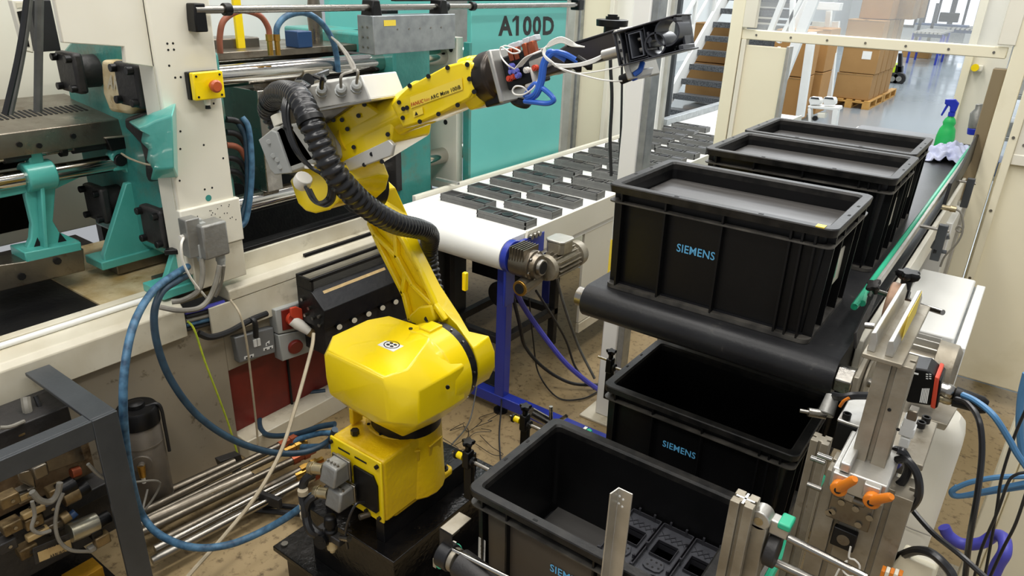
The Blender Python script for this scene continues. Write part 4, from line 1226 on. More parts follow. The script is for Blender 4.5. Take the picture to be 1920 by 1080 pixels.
# forearm
fa0, fa1 = P(668, 258, y=1.335), P(760, 210, y=1.33)
MB().rings([(fa0, .056), (fa0 + (fa1 - fa0) * .04, .052), (fa1, .049), (fa1 + (fa1 - fa0) * .35, .055)], 32).build('forearm_tube', 'yellow', rob, 0.002)
MB().rings([(fa0 - (fa1 - fa0) * .02, .0575), (fa0 + (fa1 - fa0) * .02, .0575)], 32).build('forearm_ring', 'yellow_cast', rob)
fo = [(734, 197), (752, 176), (770, 160), (803, 142), (840, 122), (875, 113), (890, 119), (899, 165), (889, 183), (822, 217), (787, 232), (757, 241), (748, 222)]
y1_, y2_ = 1.275, 1.375
n1 = pl(fo, y1_)
cc = sum(n1, V((0, 0, 0))) / len(n1)
n0 = [q + (cc - q) * .05 + V((0, -.006, 0)) for q in n1]
n2 = [V((q.x, y2_, q.z)) for q in n1]
MB().loft([n0, n1, n2]).build('forearm', 'yellow', rob, 0.005, seg=3)
MB().loft([[q + V((0, .0, 0)) for q in n0], [q + (cc - q) * .03 + V((0, -.003, 0)) for q in n0]]).build('forearm_cover', 'yellow', rob, 0.002)
for a, b_ in ((768, 161), (803, 143), (839, 127), (876, 121), (880, 148), (889, 172), (858, 197), (822, 214), (787, 228), (748, 192), (756, 204), (763, 202), (755, 221)):
    MB().cyl(P(a, b_, y=y1_ - .008), P(a, b_, y=y1_ - .013), .0055, 8).build('cap_screw', 'black_metal', rob)
yl = y1_ - .0105
lb = quadpatch([P(771, 203, y=yl), P(868, 168, y=yl), P(769, 182, y=yl)], 'label_yellow', rob, 'name_label')
text('FANUC', [P(772, 200, y=yl), P(795, 192, y=yl), P(771.5, 193, y=yl)], 'print_red', rob, 'lettering', .0022, .02)
text('Robot', [P(797, 191, y=yl), P(807, 187.5, y=yl), P(796.5, 185, y=yl)], 'print_red', rob, 'lettering', .0022, 0)
text('ARC Mate 100iB', [P(809, 187, y=yl), P(865, 166, y=yl), P(807.5, 180, y=yl)], 'print_black', rob, 'lettering', .0022, .02)
quadpatch([P(776, 220, y=yl), P(794, 213, y=yl), P(774, 208, y=yl)], 'label_yellow', rob, 'warning_label')
b = MB()
b.prism([P(778, 217, y=yl - .001), P(784, 215, y=yl - .001), P(780, 209, y=yl - .001)], (0, -.0008, 0))
b.build('warning_triangle', 'print_black', rob)
# wrist
ax = (P(1000, 128, y=1.31) - P(905, 160, y=1.325)).normalized()
w0 = P(902, 152, y=1.325)
up = V((0, 1, 0)).cross(ax).normalized()
if up.z < 0:
    up = -up
sd = ax.cross(up).normalized()
MB().loft([[w0 + ax * t_ + up * u_ * s_ + V((0, 1, 0)) * v_ * s_ for u_, v_ in ((.052, -.03), (.052, .03), (.03, .045), (-.03, .045), (-.052, .03), (-.052, -.03), (-.03, -.045), (.03, -.045))] for t_, s_ in ((-.03, 1.12), (.005, 1.1), (.02, .98))]).build('wrist_fork', 'yellow', rob, 0.006, seg=3)
MB().rings([(w0 + ax * .015, .054), (w0 + ax * .03, .058), (w0 + ax * .06, .056), (w0 + ax * .064, .05), (w0 + ax * .085, .048)], 28).build('wrist_joint', 'black_wrist', rob, 0.003)
MB().obb(w0 + ax * .05 - up * .05, ax * .03, V((0, .03, 0)), up * .012).build('wrist_cable_box', 'black_plastic', rob, 0.004)

# grey terminal box on the rear of the elbow
gb_ = MB().hexa([P(492, 262, y=1.20), P(533, 320, y=1.20), P(533, 320, y=1.30), P(492, 262, y=1.30), P(540, 225, y=1.20), P(590, 300, y=1.20), P(590, 300, y=1.30), P(540, 225, y=1.30)]).build('rear_plate', 'cast_grey', rob, 0.005)
g1 = pl([(484, 262), (512, 238), (560, 232), (592, 282), (596, 306), (545, 325), (515, 328), (506, 318)], 1.20)
tb = MB().prism(g1, (0, .09, 0)).build('terminal_box', 'grey_enclosure', rob, 0.006)
g2_ = pl([(484, 262), (508, 244), (518, 248), (545, 325), (515, 328), (506, 318)], 1.192)
MB().prism(g2_, (0, .01, 0)).build('terminal_lid', 'grey_plastic', tb, 0.003)
for a, b_ in ((504, 266), (525, 313), (512, 292), (520, 300)):
    MB().cyl(P(a, b_, y=1.192), P(a, b_, y=1.188), .007, 10).build('lid_screw', 'grey_plastic', tb, 0.001)
MB().prism(pl([(553, 232), (575, 224), (600, 262), (610, 310), (590, 314), (575, 270)], 1.21), (0, .05, 0)).build('rear_casting', 'cast_grey', rob, 0.004)
for a, b_ in ((551, 243), (560, 270), (584, 307), (570, 240), (585, 262)):
    MB().cyl(P(a, b_, y=1.209), P(a, b_, y=1.203), .006, 10).build('cap_screw', 'black_metal', rob)
MB().rings([(P(571, 332, y=1.16), .022), (P(566, 343, y=1.16), .024), (P(563, 349, y=1.16), .018)], 14).build('cable_gland', 'cable_white', rob, 0.002)
MB().rings([(P(520, 215, y=1.25), .02), (P(528, 235, y=1.25), .022)], 14).build('cable_gland', 'cream', rob, 0.002)

# silver junction box on top with three cable glands
jb = MB().hexa([P(624, 262 - 2, y=1.23), P(694, 186, y=1.23), P(694, 186, y=1.36), P(624, 262, y=1.36), P(560, 160, y=1.23), P(672, 148, y=1.23), P(672, 148, y=1.36), P(560, 160, y=1.36)])
jy = 1.22
face = pl([(590, 200), (693, 185), (677, 140), (568, 160)], jy)
D_ = MB()
D_.loft([[P(591, 205, y=jy), P(694, 186, y=jy), P(676, 141, y=jy), P(562, 166, y=jy)], [P(591, 205, y=jy) + V((-.04, .12, .01)), P(694, 186, y=jy) + V((0, .12, 0)), P(676, 141, y=jy) + V((0, .12, 0)), P(562, 166, y=jy) + V((-.03, .12, .01))]])
jbox = D_.build('junction_box', 'silver_box', rob, 0.003)
lo = [P(583, 207, y=jy - .003), P(696, 185, y=jy - .003)]
MB().prism([lo[0], lo[1], lo[1] + V((0, 0, -.006)), lo[0] + V((0, 0, -.006))], (0, .14, 0)).build('box_lid', 'aluminium', jbox, 0.001)
MB().prism(pl([(596, 207), (660, 196), (650, 204), (610, 232), (600, 226)], 1.27), (0, .06, 0)).build('box_bracket', 'steel_dirty', rob, 0.002)
glands = []
for a, b_ in ((604, 174), (640, 173), (669, 166)):
    p0 = P(a, b_, y=jy)
    d_ = (CR * .55 + CU * .35 + V((0, -.75, 0))).normalized()
    MB().rings([(p0, .016), (p0 + d_ * .008, .016), (p0 + d_ * .008, .013), (p0 + d_ * .022, .013), (p0 + d_ * .026, .008)], 10).build('cable_gland', 'grey_plastic', jbox)
    glands.append(p0 + d_ * .026)


# ---- corrugated conduit from the elbow rear, over the top, down to the back of the arm
cp = [(P(520, 232, y=1.33), 0), (P(503, 205, y=1.30), 0), (P(520, 175, y=1.24), 0), (P(556, 180, y=1.14), 0), (P(577, 215, y=1.10), 0), (P(600, 270, y=1.10), 0), (P(632, 330, y=1.12), 0),
      (P(685, 385, y=1.20), 0), (P(740, 418, y=1.32), 0), (P(788, 430, y=1.48), 0), (P(806, 442, y=1.60), 0), (P(804, 474, y=1.66), 0), (P(812, 530, y=1.66), 0), (P(835, 610, y=1.62), 0)]
path = smooth([q for q, _ in cp], 24)
acc = 0
pr = []
last = path[0]
for q in path:
    acc += (q - last).length
    last = q
    pr.append((q, acc))
tot = acc
# resample
res_ = []
step = .0035
k = 0
for i in range(int(tot / step)):
    d_ = i * step
    while k < len(pr) - 2 and pr[k + 1][1] < d_:
        k += 1
    t_ = (d_ - pr[k][1]) / max(1e-6, pr[k + 1][1] - pr[k][1])
    res_.append(pr[k][0].lerp(pr[k + 1][0], t_))
cond = thing('corrugated_conduit', 'thick black corrugated cable conduit looping over the robot elbow', 'cable conduit', path[0])
rp = []
for i, q in enumerate(res_):
    rp.append((q, .0265 + (.0045 if i % 6 in (0, 1, 2) else 0)))
MB().rings(rp, 16).build('corrugation', 'rubber_gloss', cond, ang=60)
for i in (30, len(res_) // 3):
    q, q2 = res_[i], res_[i + 4]
    MB().rings([(q, .033), (q2, .033)], 16).build('cable_tie', 'black_plastic', cond)
# black cable bundle beside it
def cable(name, label, pts, r_, m, cat='cable', group=None, sub=8, n=8):
    o = MB().tube(pts, r_, n, sub).build(name, m)
    return tag(o, label, cat, group)


bp_ = [(560, 156, 1.22), (575, 158, 1.18), (548, 172, 1.13), (536, 200, 1.10), (540, 240, 1.09), (556, 282, 1.09), (580, 312, 1.10), (603, 326, 1.11), (621, 346, 1.12), (620, 372, 1.13), (603, 383, 1.13), (587, 374, 1.14), (575, 352, 1.15)]
bt = thing('cable_bundle', 'bundle of thin black cables hanging in a loop from the elbow', 'cable', P(560, 156, y=1.2))
for k in range(5):
    o1, o2 = random.uniform(-5, 5), random.uniform(-.008, .008)
    MB().tube([P(a + (k - 2) * 2.6 + (o1 if j > 9 else 0) * .5, b_ + (k - 2) * 1.6, y=y_ + o2) for j, (a, b_, y_) in enumerate(bp_)], .0042, 8, 8).build('cable', 'rubber_gloss', bt)
for j in (4, 6, 9):
    a, b_, y_ = bp_[j]
    c0 = P(a, b_, y=y_)
    MB().rings([(c0 + V((0, 0, .003)), .012), (c0 - V((0, 0, .003)), .012)], 12).build('cable_tie', 'cable_white' if j == 6 else 'black_plastic', bt)
# bundle going right along the tie bar from the elbow
b2 = thing('cable_bundle', 'black cables strapped together above the silver junction box', 'cable', P(520, 190, y=1.3))
for k in range(6):
    d_ = (k - 2.5)
    MB().tube([P(500 + d_ * 2, 205 + d_ * 2, y=1.28), P(515 + d_, 178 + d_ * 1.5, y=1.26), P(550, 160 + d_ * 1.6, y=1.25), P(585, 147 + d_ * 1.6, y=1.28), P(615, 135 + d_ * 1.2, y=1.36)], .0042, 8, 8).build('cable', 'rubber_gloss', b2)
for a, b_ in ((563, 157), (578, 150)):
    c0 = P(a, b_, y=1.25)
    MB().rings([(c0 - V((.003, 0, .001)), .017), (c0 + V((.003, 0, .001)), .017)], 12).build('cable_tie', 'black_plastic', b2)
# thin cables out of the glands
cable('gland_cable', 'black cable curving into the left gland of the silver junction box', [glands[0], glands[0] + V((.02, -.01, .03)), P(608, 150, y=1.24), P(590, 143, y=1.26)], .006, 'rubber_gloss')
tops = [(636, 110), (650, 118)]
for k, (g_, lab) in enumerate(((glands[1], 'grey cables rising from the middle gland of the junction box'), (glands[2], 'grey cable rising from the right gland of the junction box'))):
    o = thing('gland_cable', lab, 'cable', g_)
    for j in range(2 if k == 0 else 1):
        MB().tube([g_, g_ + V((.012, -.005, .03)), P(662 + 3 * j, 130, y=1.26), P(650 + 4 * j, 105, y=1.32), P(634 + 2 * j, 82, y=1.4), P(622, 70, y=1.6)], .0035, 6, 8).build('cable', 'cable_grey', o)
# ---------------------------------------------------------------- gripper on the wrist
yg = 1.31
gp0 = w0 + ax * .09
grip = thing('gripper', 'black gripper with pneumatic valves on the robot wrist', 'gripper', gp0)
Y_ = V((0, 1, 0))
pu = (P(944, 92, y=yg) - P(968, 188, y=yg)).normalized()
pc_ = P(956, 140, y=yg)
pa = V((0, 1, 0)).cross(pu).normalized()
if pa.x < 0:
    pa = -pa
hh = (P(944, 92, y=yg) - P(968, 188, y=yg)).length / 2
MB().obb(pc_, pa * .006, Y_ * .055, pu * hh).build('flange_plate', 'aluminium', grip, 0.003)
# valve blocks
MB().obb(pc_ + pa * .045 + pu * .0, pa * .034, Y_ * .035, pu * .035).build('valve_block', 'black_plastic', grip, 0.004)
MB().obb(P(985, 112, y=yg), pa * .028, Y_ * .03, pu * .014).build('valve_block', 'grey_plastic', grip, 0.003)
for k in range(4):
    c = P((961, 971, 988, 1001)[k], (103, 100, 93, 89)[k], y=yg - .03)
    MB().obb(c, pa * .006, Y_ * .008, pu * .013).build('solenoid', 'copper', grip, 0.002)
    MB().obb(c + pu * .018 + Y_ * .012, pa * .009, Y_ * .009, pu * .006).build('solenoid_plug', 'clear_plastic', grip, 0.002)
for a, b_, m_ in ((962, 124, 'push_blue'), (970, 133, 'push_blue'), (962, 134, 'push_blue'), (974, 141, 'push_blue'), (966, 143, 'red_plastic'), (958, 147, 'red_plastic'), (1006, 127, 'red_plastic'), (990, 131, 'cable_white')):
    c = P(a, b_, y=yg - .04)
    MB().rings([(c, .0065), (c - Y_ * .009, .0065), (c - Y_ * .009, .004), (c - Y_ * .012, .004)], 10).build('push_fitting', m_, grip)
MB().obb(P(997, 145, y=yg - .02), pa * .014, Y_ * .014, pu * .02).build('silencer', 'cable_white', grip, 0.004)
MB().obb(P(1008, 122, y=yg - .02), pa * .04, Y_ * .012, pu * .012).build('bracket_bar', 'aluminium', grip, 0.003)
MB().obb(P(1045, 128, y=yg), pa * .012, Y_ * .02, pu * .012).build('bracket_bar', 'aluminium', grip, 0.003)
# black carrier beam
bm_ = MB()
n_ = pl([(1012, 145), (1155, 95), (1158, 103), (1154, 55), (1062, 84), (1030, 108)], yg - .02)
MB().prism(pl([(1005, 148), (1070, 128), (1160, 106), (1150, 56), (1062, 83), (1028, 104)], yg - .025), (0, .05, 0)).build('carrier_beam', 'beam_black', grip, 0.004)
MB().prism(pl([(1062, 83), (1151, 55), (1152, 60), (1063, 89)], yg - .027), (0, .054, 0)).build('beam_edge', 'black_metal', grip, 0.002)
# aluminium clamping plate
MB().prism(pl([(1148, 58), (1158, 54), (1186, 148), (1176, 152)], yg - .07), (0, .12, 0)).build('clamp_plate', 'aluminium', grip, 0.003)
MB().prism(pl([(1152, 56), (1175, 50), (1180, 56), (1158, 64)], yg - .07), (0, .12, 0)).build('clamp_edge', 'aluminium', grip, 0.003)
MB().prism(pl([(1176, 140), (1205, 128), (1200, 145), (1190, 150), (1178, 148)], yg - .05), (0, .05, 0)).build('clear_cup', 'clear_plastic', grip, 0.004)
MB().cyl(P(1131, 103, y=yg - .06), P(1160, 95, y=yg - .06), .009, 14).build('air_cylinder', 'aluminium', grip)
MB().cyl(P(1164, 150, y=yg - .05), P(1184, 142, y=yg - .05), .009, 12).build('hose_fitting', 'black_plastic', grip, 0.001)
MB().cyl(P(1184, 142, y=yg - .05), P(1191, 139, y=yg - .05), .011, 12).build('hose_fitting', 'blue_bright', grip, 0.001)
# cap of the wrist side below (rubber bellows)
MB().rings([(P(978, 180, y=yg + .02), .022), (P(976, 190, y=yg + .02), .026), (P(974, 196, y=yg + .02), .022)], 16).build('bellows', 'rubber', grip, 0.002)

# the black plastic moulding held by the gripper
hm = thing('held_moulding', 'black plastic moulding with two round openings held by the gripper', 'plastic part', P(1230, 90, y=yg - .05))
yh = yg - .075
ha, hb = P(1168, 122, y=yh), P(1278, 94, y=yh)
hcol, hctop = P(1158, 62, y=yh), P(1272, 30, y=yh)
ux = (hb - ha)
uz = (hcol - ha)
hn = ux.cross(uz).normalized()
if hn.y > 0:
    hn = -hn
def hq(u_, v_, d=0.0):
    return ha + ux * u_ + uz * v_ - hn * d
def hbox(u0, u1, v0, v1, d0, d1):
    return MB().hexa([hq(u0, v0, d0), hq(u1, v0, d0), hq(u1, v0, d1), hq(u0, v0, d1), hq(u0, v1, d0), hq(u1, v1, d0), hq(u1, v1, d1), hq(u0, v1, d1)])
hbox(-.08, 1.02, 1.0, 1.05, -.005, .06).build('top_wall', 'held_black', hm, 0.001)
hbox(-.02, 1.06, -.03, .02, -.005, .06).build('bottom_wall', 'held_black', hm, 0.001)
hbox(-.08, -.05, 0, 1.02, .0, .06).build('end_wall', 'held_black', hm, 0.001)
hbox(.96, 1.0, 0, 1.02, .02, .06).build('end_wall', 'held_black', hm, 0.001)
# back face made of strips so that the two round openings stay open
N_ = 28
def holed(u0, u1, v0, v1, circ, d0, d1):
    """thin plate with round holes, built as a grid of cells whose edges hug the circles"""
    mb = MB()
    nu = 16
    for i in range(nu):
        a0_, a1_ = u0 + (u1 - u0) * i / nu, u0 + (u1 - u0) * (i + 1) / nu
        am = (a0_ + a1_) / 2
        ints = []
        for cu_, cv_, ru_, rv_ in circ:
            if abs(am - cu_) < ru_:
                h_ = rv_ * math.sqrt(1 - ((am - cu_) / ru_) ** 2)
                ints.append((cv_ - h_, cv_ + h_))
        ints.sort()
        v_ = v0
        for p_, q_ in ints:
            if p_ > v_:
                mb.hexa([hq(a0_, v_, d0), hq(a1_, v_, d0), hq(a1_, v_, d1), hq(a0_, v_, d1), hq(a0_, p_, d0), hq(a1_, p_, d0), hq(a1_, p_, d1), hq(a0_, p_, d1)])
            v_ = max(v_, q_)
        if v_ < v1:
            mb.hexa([hq(a0_, v_, d0), hq(a1_, v_, d0), hq(a1_, v_, d1), hq(a0_, v_, d1), hq(a0_, v1, d0), hq(a1_, v1, d0), hq(a1_, v1, d1), hq(a0_, v1, d1)])
    return mb
L_ = ux.length
Hh = uz.length
c1_, c2_ = (.82, .62, .024 / L_, .024 / Hh), (.60, .36, .021 / L_, .021 / Hh)
holed(.47, 1.0, 0, 1.0, (c1_, c2_), .045, .055).build('face_plate', 'held_black', hm)
MB().hexa([hq(.48, .30, .044), hq(.98, .30, .044), hq(.98, .30, .0445), hq(.48, .30, .0445), hq(.66, .95, .044), hq(.98, .95, .044), hq(.98, .95, .0445), hq(.66, .95, .0445)]) if False else None
for cu_, cv_, ru_, rv_ in (c1_, c2_):
    c = hq(cu_, cv_, .05)
    r_ = ru_ * L_
    mb = MB()
    u1_, v1_ = ux.normalized(), uz.normalized()
    mb.loft([[c + hn * h_ + (u1_ * math.cos(2 * math.pi * k / N_) + v1_ * math.sin(2 * math.pi * k / N_)) * q_ for k in range(N_)] for h_, q_ in ((0, r_), (.052, r_), (.052, r_ - .003), (0, r_ - .003), (0, r_))], caps=False)
    mb.build('round_tube', 'held_black', hm)
hbox(-.05, .47, 0, 1.0, .045, .055).build('face_plate', 'held_grey', hm)
for k in range(3):
    hbox(-.02, .0, .15 + .26 * k, .25 + .26 * k, .0, .05).build('clip', 'held_black', hm, 0.001)
for u_ in (.03, .12, .44):
    hbox(u_, u_ + .015, .02, .98, .0, .05).build('cross_rib', 'held_black', hm, 0.0005)
for v_ in (.05, .9):
    hbox(.12, .44, v_, v_ + .03, .0, .05).build('long_rib', 'held_black', hm, 0.0005)
hbox(.18, .2, .12, .88, -.002, .05).build('frame_bar', 'held_grey', hm)
hbox(.38, .4, .12, .88, -.002, .05).build('frame_bar', 'held_grey', hm)
hbox(.2, .38, .12, .15, -.002, .05).build('frame_bar', 'held_grey', hm)
hbox(.2, .38, .85, .88, -.002, .05).build('frame_bar', 'held_grey', hm)
hbox(.22, .36, .2, .8, .03, .045).build('display_insert', 'steel_dirty', hm, 0.002)
for v_ in (.33, .68):
    MB().cyl(hq(.26, v_, .02), hq(.35, v_, .02), .006, 10).build('pin', 'steel', hm)
MB().rings([(hq(.5, .55, .0), .006), (hq(.5, .55, .045), .006)], 12).build('post', 'held_black', hm)
hbox(.47, .52, .3, .8, .0, .05).build('clip', 'held_black', hm, 0.003)
hbox(.95, 1.0, .84, 1.0, -.004, .05).build('corner_foot', 'held_black', hm, 0.002)
hbox(.97, 1.04, .0, .16, -.004, .05).build('corner_foot', 'held_black', hm, 0.002)

# air hoses
yh_ = yg - .06
for k, lab in enumerate(('blue air hose looping from the valve block down to the beam, left one', 'blue air hose looping from the valve block down to the beam, right one')):
    cable('air_hose', lab, [P(1062 + 22 * k, 113 + 2 * k, y=yh_ - .01), P(1045 + 12 * k, 103 - 2 * k, y=yh_ - .02), P(1030 + 6 * k, 98 + 2 * k, y=yh_ - .025), P(1018 + 4 * k, 120, y=yh_ - .03), P(1013 + 4 * k, 150, y=yh_ - .03), P(1004 + 4 * k, 175, y=yh_ - .03), P(988 + 6 * k, 184 + 3 * k, y=yh_ - .02)], .0058, 'hose_blue', 'hose')
cable('air_hose', 'blue air hose hanging in a short loop under the valve block', [P(984, 180, y=yh_), P(1002, 158, y=yh_ - .02), P(1018, 166, y=yh_ - .03), P(1034, 180, y=yh_ - .03), P(1038, 189, y=yh_ - .03), P(1026, 194, y=yh_ - .03), P(1004, 192, y=yh_ - .03), P(984, 190, y=yh_ - .02)], .0052, 'hose_blue', 'hose')
cable('air_hose', 'blue air hose coming out of the fitting under the clamping plate', [P(1190, 139, y=yh_), P(1200, 131, y=yh_), P(1205, 118, y=yh_ + .01)], .0052, 'hose_blue', 'hose')
for a, b_ in ((1065, 116), (1085, 112)):
    c = P(a - 4, b_ - 3, y=yh_ - .01)
    o = MB().rings([(c, .0075), (c + (CR * .02 - CU * .012), .0075), (c + (CR * .022 - CU * .014), .009), (c + (CR * .03 - CU * .014), .009)], 10).build('hose_fitting', 'black_plastic', grip)
wt = thing('white_air_tubes', 'thin white air tubes coiled between valve block and beam', 'air tubes', P(1020, 100, y=yh_))
for k in range(5):
    e_ = k * 4
    MB().tube([P(966 + k * 3, 128 - k, y=yh_), P(985 + k * 3, 108 - k * 1.2, y=yh_ - .02), P(1010 + k * 2, 98 - e_ * .3, y=yh_ - .03), P(1022 - e_ * .4, 92, y=yh_ - .035), P(1032 - e_ * .2, 78 + e_ * .6, y=yh_ - .04), P(1052, 70 + e_ * .6, y=yh_ - .04), P(1072, 78 + e_ * .5, y=yh_ - .03), P(1080 + 4 * k, 84 + k, y=yh_ - .01)], .0015, 6, 8).build('air_tube', 'tube_white', wt)
for k in range(5):
    MB().tube([P(1023, 88 + k * 1.5, y=yh_ - .04), P(1018 + k, 100 + k, y=yh_ - .045), P(1028 + k * 2, 114 + k * .6, y=yh_ - .045), P(1050, 121 + k * 1.2, y=yh_ - .04), P(1085, 119 + k * 1.2, y=yh_ - .03), P(1112, 111 + k * 1.5, y=yh_ - .02), P(1132, 102 + k, y=yh_)], .0015, 6, 8).build('air_tube', 'tube_white', wt)
MB().tube([P(1035, 120, y=yh_ - .04), P(1060, 133, y=yh_ - .04), P(1085, 138, y=yh_ - .03), P(1130, 132, y=yh_ - .01), P(1166, 124, y=yh_)], .0016, 6, 8).build('air_tube', 'tube_white', wt)
MB().tube([P(1040, 124, y=yh_ - .04), P(1075, 136, y=yh_ - .04), P(1120, 148, y=yh_ - .03), P(1150, 152, y=yh_ - .02), P(1166, 152, y=yh_)], .0016, 6, 8).build('air_tube', 'tube_white', wt)
MB().tube([P(938, 90, y=yh_), P(950, 86, y=yh_ - .01), P(975, 96, y=yh_ - .02), P(960, 100, y=yh_ - .02), P(940, 88, y=yh_ - .01), P(939, 105, y=yh_ - .01), P(952, 122, y=yh_ - .02), P(965, 130, y=yh_)], .0016, 6, 8).build('air_tube', 'tube_white', wt)
MB().tube([P(1010, 148, y=yh_ - .02), P(1000, 165, y=yh_ - .03), P(982, 177, y=yh_ - .03), P(966, 177, y=yh_ - .03), P(961, 170, y=yh_ - .03), P(967, 162, y=yh_ - .03), P(980, 163, y=yh_ - .03), P(990, 172, y=yh_ - .02)], .0018, 6, 8).build('air_tube', 'tube_white', wt)
# ---------------------------------------------------------------- robot pedestal
pz = P(738, 1056, z=.37)
ped = thing('robot_pedestal', 'black oily steel pedestal plates under the yellow robot', 'pedestal', (-1.4, 1.45, 0))
px1, py0 = pz.x, pz.y
MB().box(-1.262 - .035, -1.262, 1.16, 1.60, .372, .45).build('mounting_bar', 'black_metal', ped, 0.002)
MB().box(-1.53, -1.495, 1.16, 1.60, .372, .45).build('mounting_bar', 'black_metal', ped, 0.002)
MB().box(px1 - .42, px1, py0, 1.66, .352, .372).build('top_plate', 'black_oily', ped, 0.002)
MB().box(px1 - .40, px1 - .02, py0 + .02, 1.64, .14, .352).build('pedestal_box', 'black_oily', ped, 0.002)
lp = P(511, 1024, z=.14)
MB().box(lp.x, px1 + .1, lp.y, 1.68, .12, .14).build('bottom_plate', 'black_oily', ped, 0.003)
MB().box(lp.x + .03, px1 + .08, lp.y + .03, 1.66, 0.0, .12).build('plinth', 'dark_oil_floor', ped)
for a, b in ((534, 1022), (600, 985)):
    c = P(a, b, z=.14)
    MB().bolt(c, (0, 0, 1), .012, .008).build('floor_bolt', 'steel', ped)
MB().tube([P(620, 1040, z=.145), P(680, 1060, z=.145), P(720, 1078, z=.145)], .008, 8).build('air_line', 'rubber', ped)

# air regulator
ry = 1.06
rg = thing('air_regulator', 'black air regulator with a small round gauge beside the robot base', 'air regulator', P(622, 1000, y=ry))
c = P(621, 1000, y=ry)
MB().rings([(c + V((0, 0, -.02)), .018), (c + V((0, 0, .015)), .02), (c + V((0, 0, .018)), .014), (c + V((0, 0, .03)), .014), (c + V((0, 0, .032)), .02), (c + V((0, 0, .062)), .018), (c + V((0, 0, .066)), .012)], 14).build('regulator_body', 'black_plastic', rg, 0.002)
MB().obb(c + V((0, 0, -.005)), V((.05, 0, 0)), V((0, .014, 0)), V((0, 0, .012))).build('manifold_block', 'dark_cast', rg, 0.003)
MB().rings([(c + V((0, 0, -.02)), .016), (c + V((0, 0, -.055)), .016), (c + V((0, 0, -.062)), .008), (c + V((0, 0, -.07)), .008)], 14).build('filter_bowl', 'cream_stained', rg)
g = P(602, 1016, y=ry - .03)
gd = (V((0, 0, H)) - g + V((.2, -.2, 0))).normalized()
gd = V((.25, -.95, .25)).normalized()
MB().rings([(g - gd * .012, .021), (g + gd * .006, .021), (g + gd * .006, .018), (g + gd * .004, .018)], 20).build('gauge_case', 'black_plastic', rg)
MB().rings([(g + gd * .003, .0175), (g + gd * .005, .0175)], 20).build('gauge_dial', 'print_white', rg)
gu = V((0, 0, 1)).cross(gd).normalized()
MB().obb(g + gd * .006 + gu * .003 + V((0, 0, .003)), (gu + V((0, 0, .6))).normalized() * .010, gd * .0005, (V((0, 0, 1)) - gu * .6).normalized() * .0008).build('gauge_needle', 'print_black', rg)
MB().rings([(P(640, 1008, y=ry), .01), (P(655, 1010, y=ry), .01)], 10).build('fitting', 'steel', rg)

# ---------------------------------------------------------------- robot cables
cy_ = 1.06
cable('robot_cable', 'black robot cable with worn straps leaving the upper base connector', [P(588, 886, y=1.07), P(572, 900, y=1.05), P(567, 925, y=1.04), P(572, 955, y=1.03), P(578, 980, y=1.03), P(600, 1000, y=1.04), P(628, 990, y=1.1)], .013, 'rubber')
cable('robot_cable', 'black robot cable leaving the lower base connector', [P(592, 928, y=1.06), P(578, 940, y=1.04), P(574, 965, y=1.03), P(582, 995, y=1.02), P(606, 1004, y=1.05)], .013, 'rubber')
for a, b in ((568, 922), (572, 965), (571, 948)):
    c = P(a, b, y=1.035)
    tag(MB().rings([(c + V((0, 0, .008)), .0155), (c - V((0, 0, .008)), .0155)], 14).build('cable_strap', 'cable_cream'), 'pale strap around the black cable at the robot base, at %s' % {(568, 922): 'its upper bend', (572, 965): 'its lowest point', (571, 948): 'its middle'}[(a, b)], 'strap')
cable('sensor_cable', 'thin grey cable arching down from the gland on the robot base', [P(683, 942, y=1.11), P(668, 945, y=1.08), P(655, 970, y=1.06), P(648, 1000, y=1.06), P(652, 1028, y=1.08)], .004, 'rubber_gloss')

# ---------------------------------------------------------------- hoses in front of the machine
hx = -2.28
cable('hydraulic_hose', 'thick blue hose sweeping down past the dark frame and across the floor', [P(352, 500, x=-2.36), P(325, 516, x=-2.30), P(285, 548, x=-2.2), P(252, 605, x=-2.1), P(235, 680, x=-2.03), P(231, 760, x=-2.0), P(238, 850, x=-2.02), P(252, 925, x=-2.06), P(268, 968, z=.22), P(300, 1003, z=.2), P(360, 1026, z=.2), P(430, 1021, z=.2), P(500, 992, z=.22), P(560, 955, z=.3), P(585, 930, z=.4)], .0125, 'blue_hose', 'hose', n=12)
cable('hydraulic_hose', 'dark blue hose hanging in a wide curve in front of the cream beam', [P(352, 516, x=-2.36), P(330, 528, x=-2.3), P(303, 548, x=-2.25), P(289, 590, x=-2.22), P(296, 650, x=-2.2), P(322, 715, x=-2.18), P(372, 780, x=-2.15), P(440, 826, x=-2.1), P(510, 848, x=-2.05), P(570, 848, x=-2.0), P(615, 828, x=-1.95), P(628, 805, x=-1.9)], .0125, 'blue_hose_dark', 'hose', n=12)
cable('hydraulic_hose', 'blue hose coiled on the floor behind the steel pipes, upper loop', [P(628, 795, z=.25), P(600, 800, z=.22), P(550, 815, z=.15), P(500, 815, z=.1), P(486, 790, z=.1), P(500, 760, z=.1), P(545, 742, z=.1), P(610, 733, z=.1)], .012, 'blue_hose_dark', 'hose', n=12)
cable('hydraulic_hose', 'blue hose coiled on the floor behind the steel pipes, lower loop', [P(640, 815, z=.25), P(605, 812, z=.2), P(570, 820, z=.16), P(545, 830, z=.14), P(535, 835, z=.12), P(560, 838, z=.12), P(620, 836, z=.2)], .012, 'blue_hose', 'hose', n=12)
cable('hydraulic_hose', 'blue hose beside the red hose behind the upright post', [P(454, 220, x=-2.5), P(466, 240, x=-2.48), P(472, 300, x=-2.46), P(470, 360, x=-2.46), P(462, 410, x=-2.46), P(452, 425, x=-2.46)], .0115, 'blue_hose', 'hose', n=12)
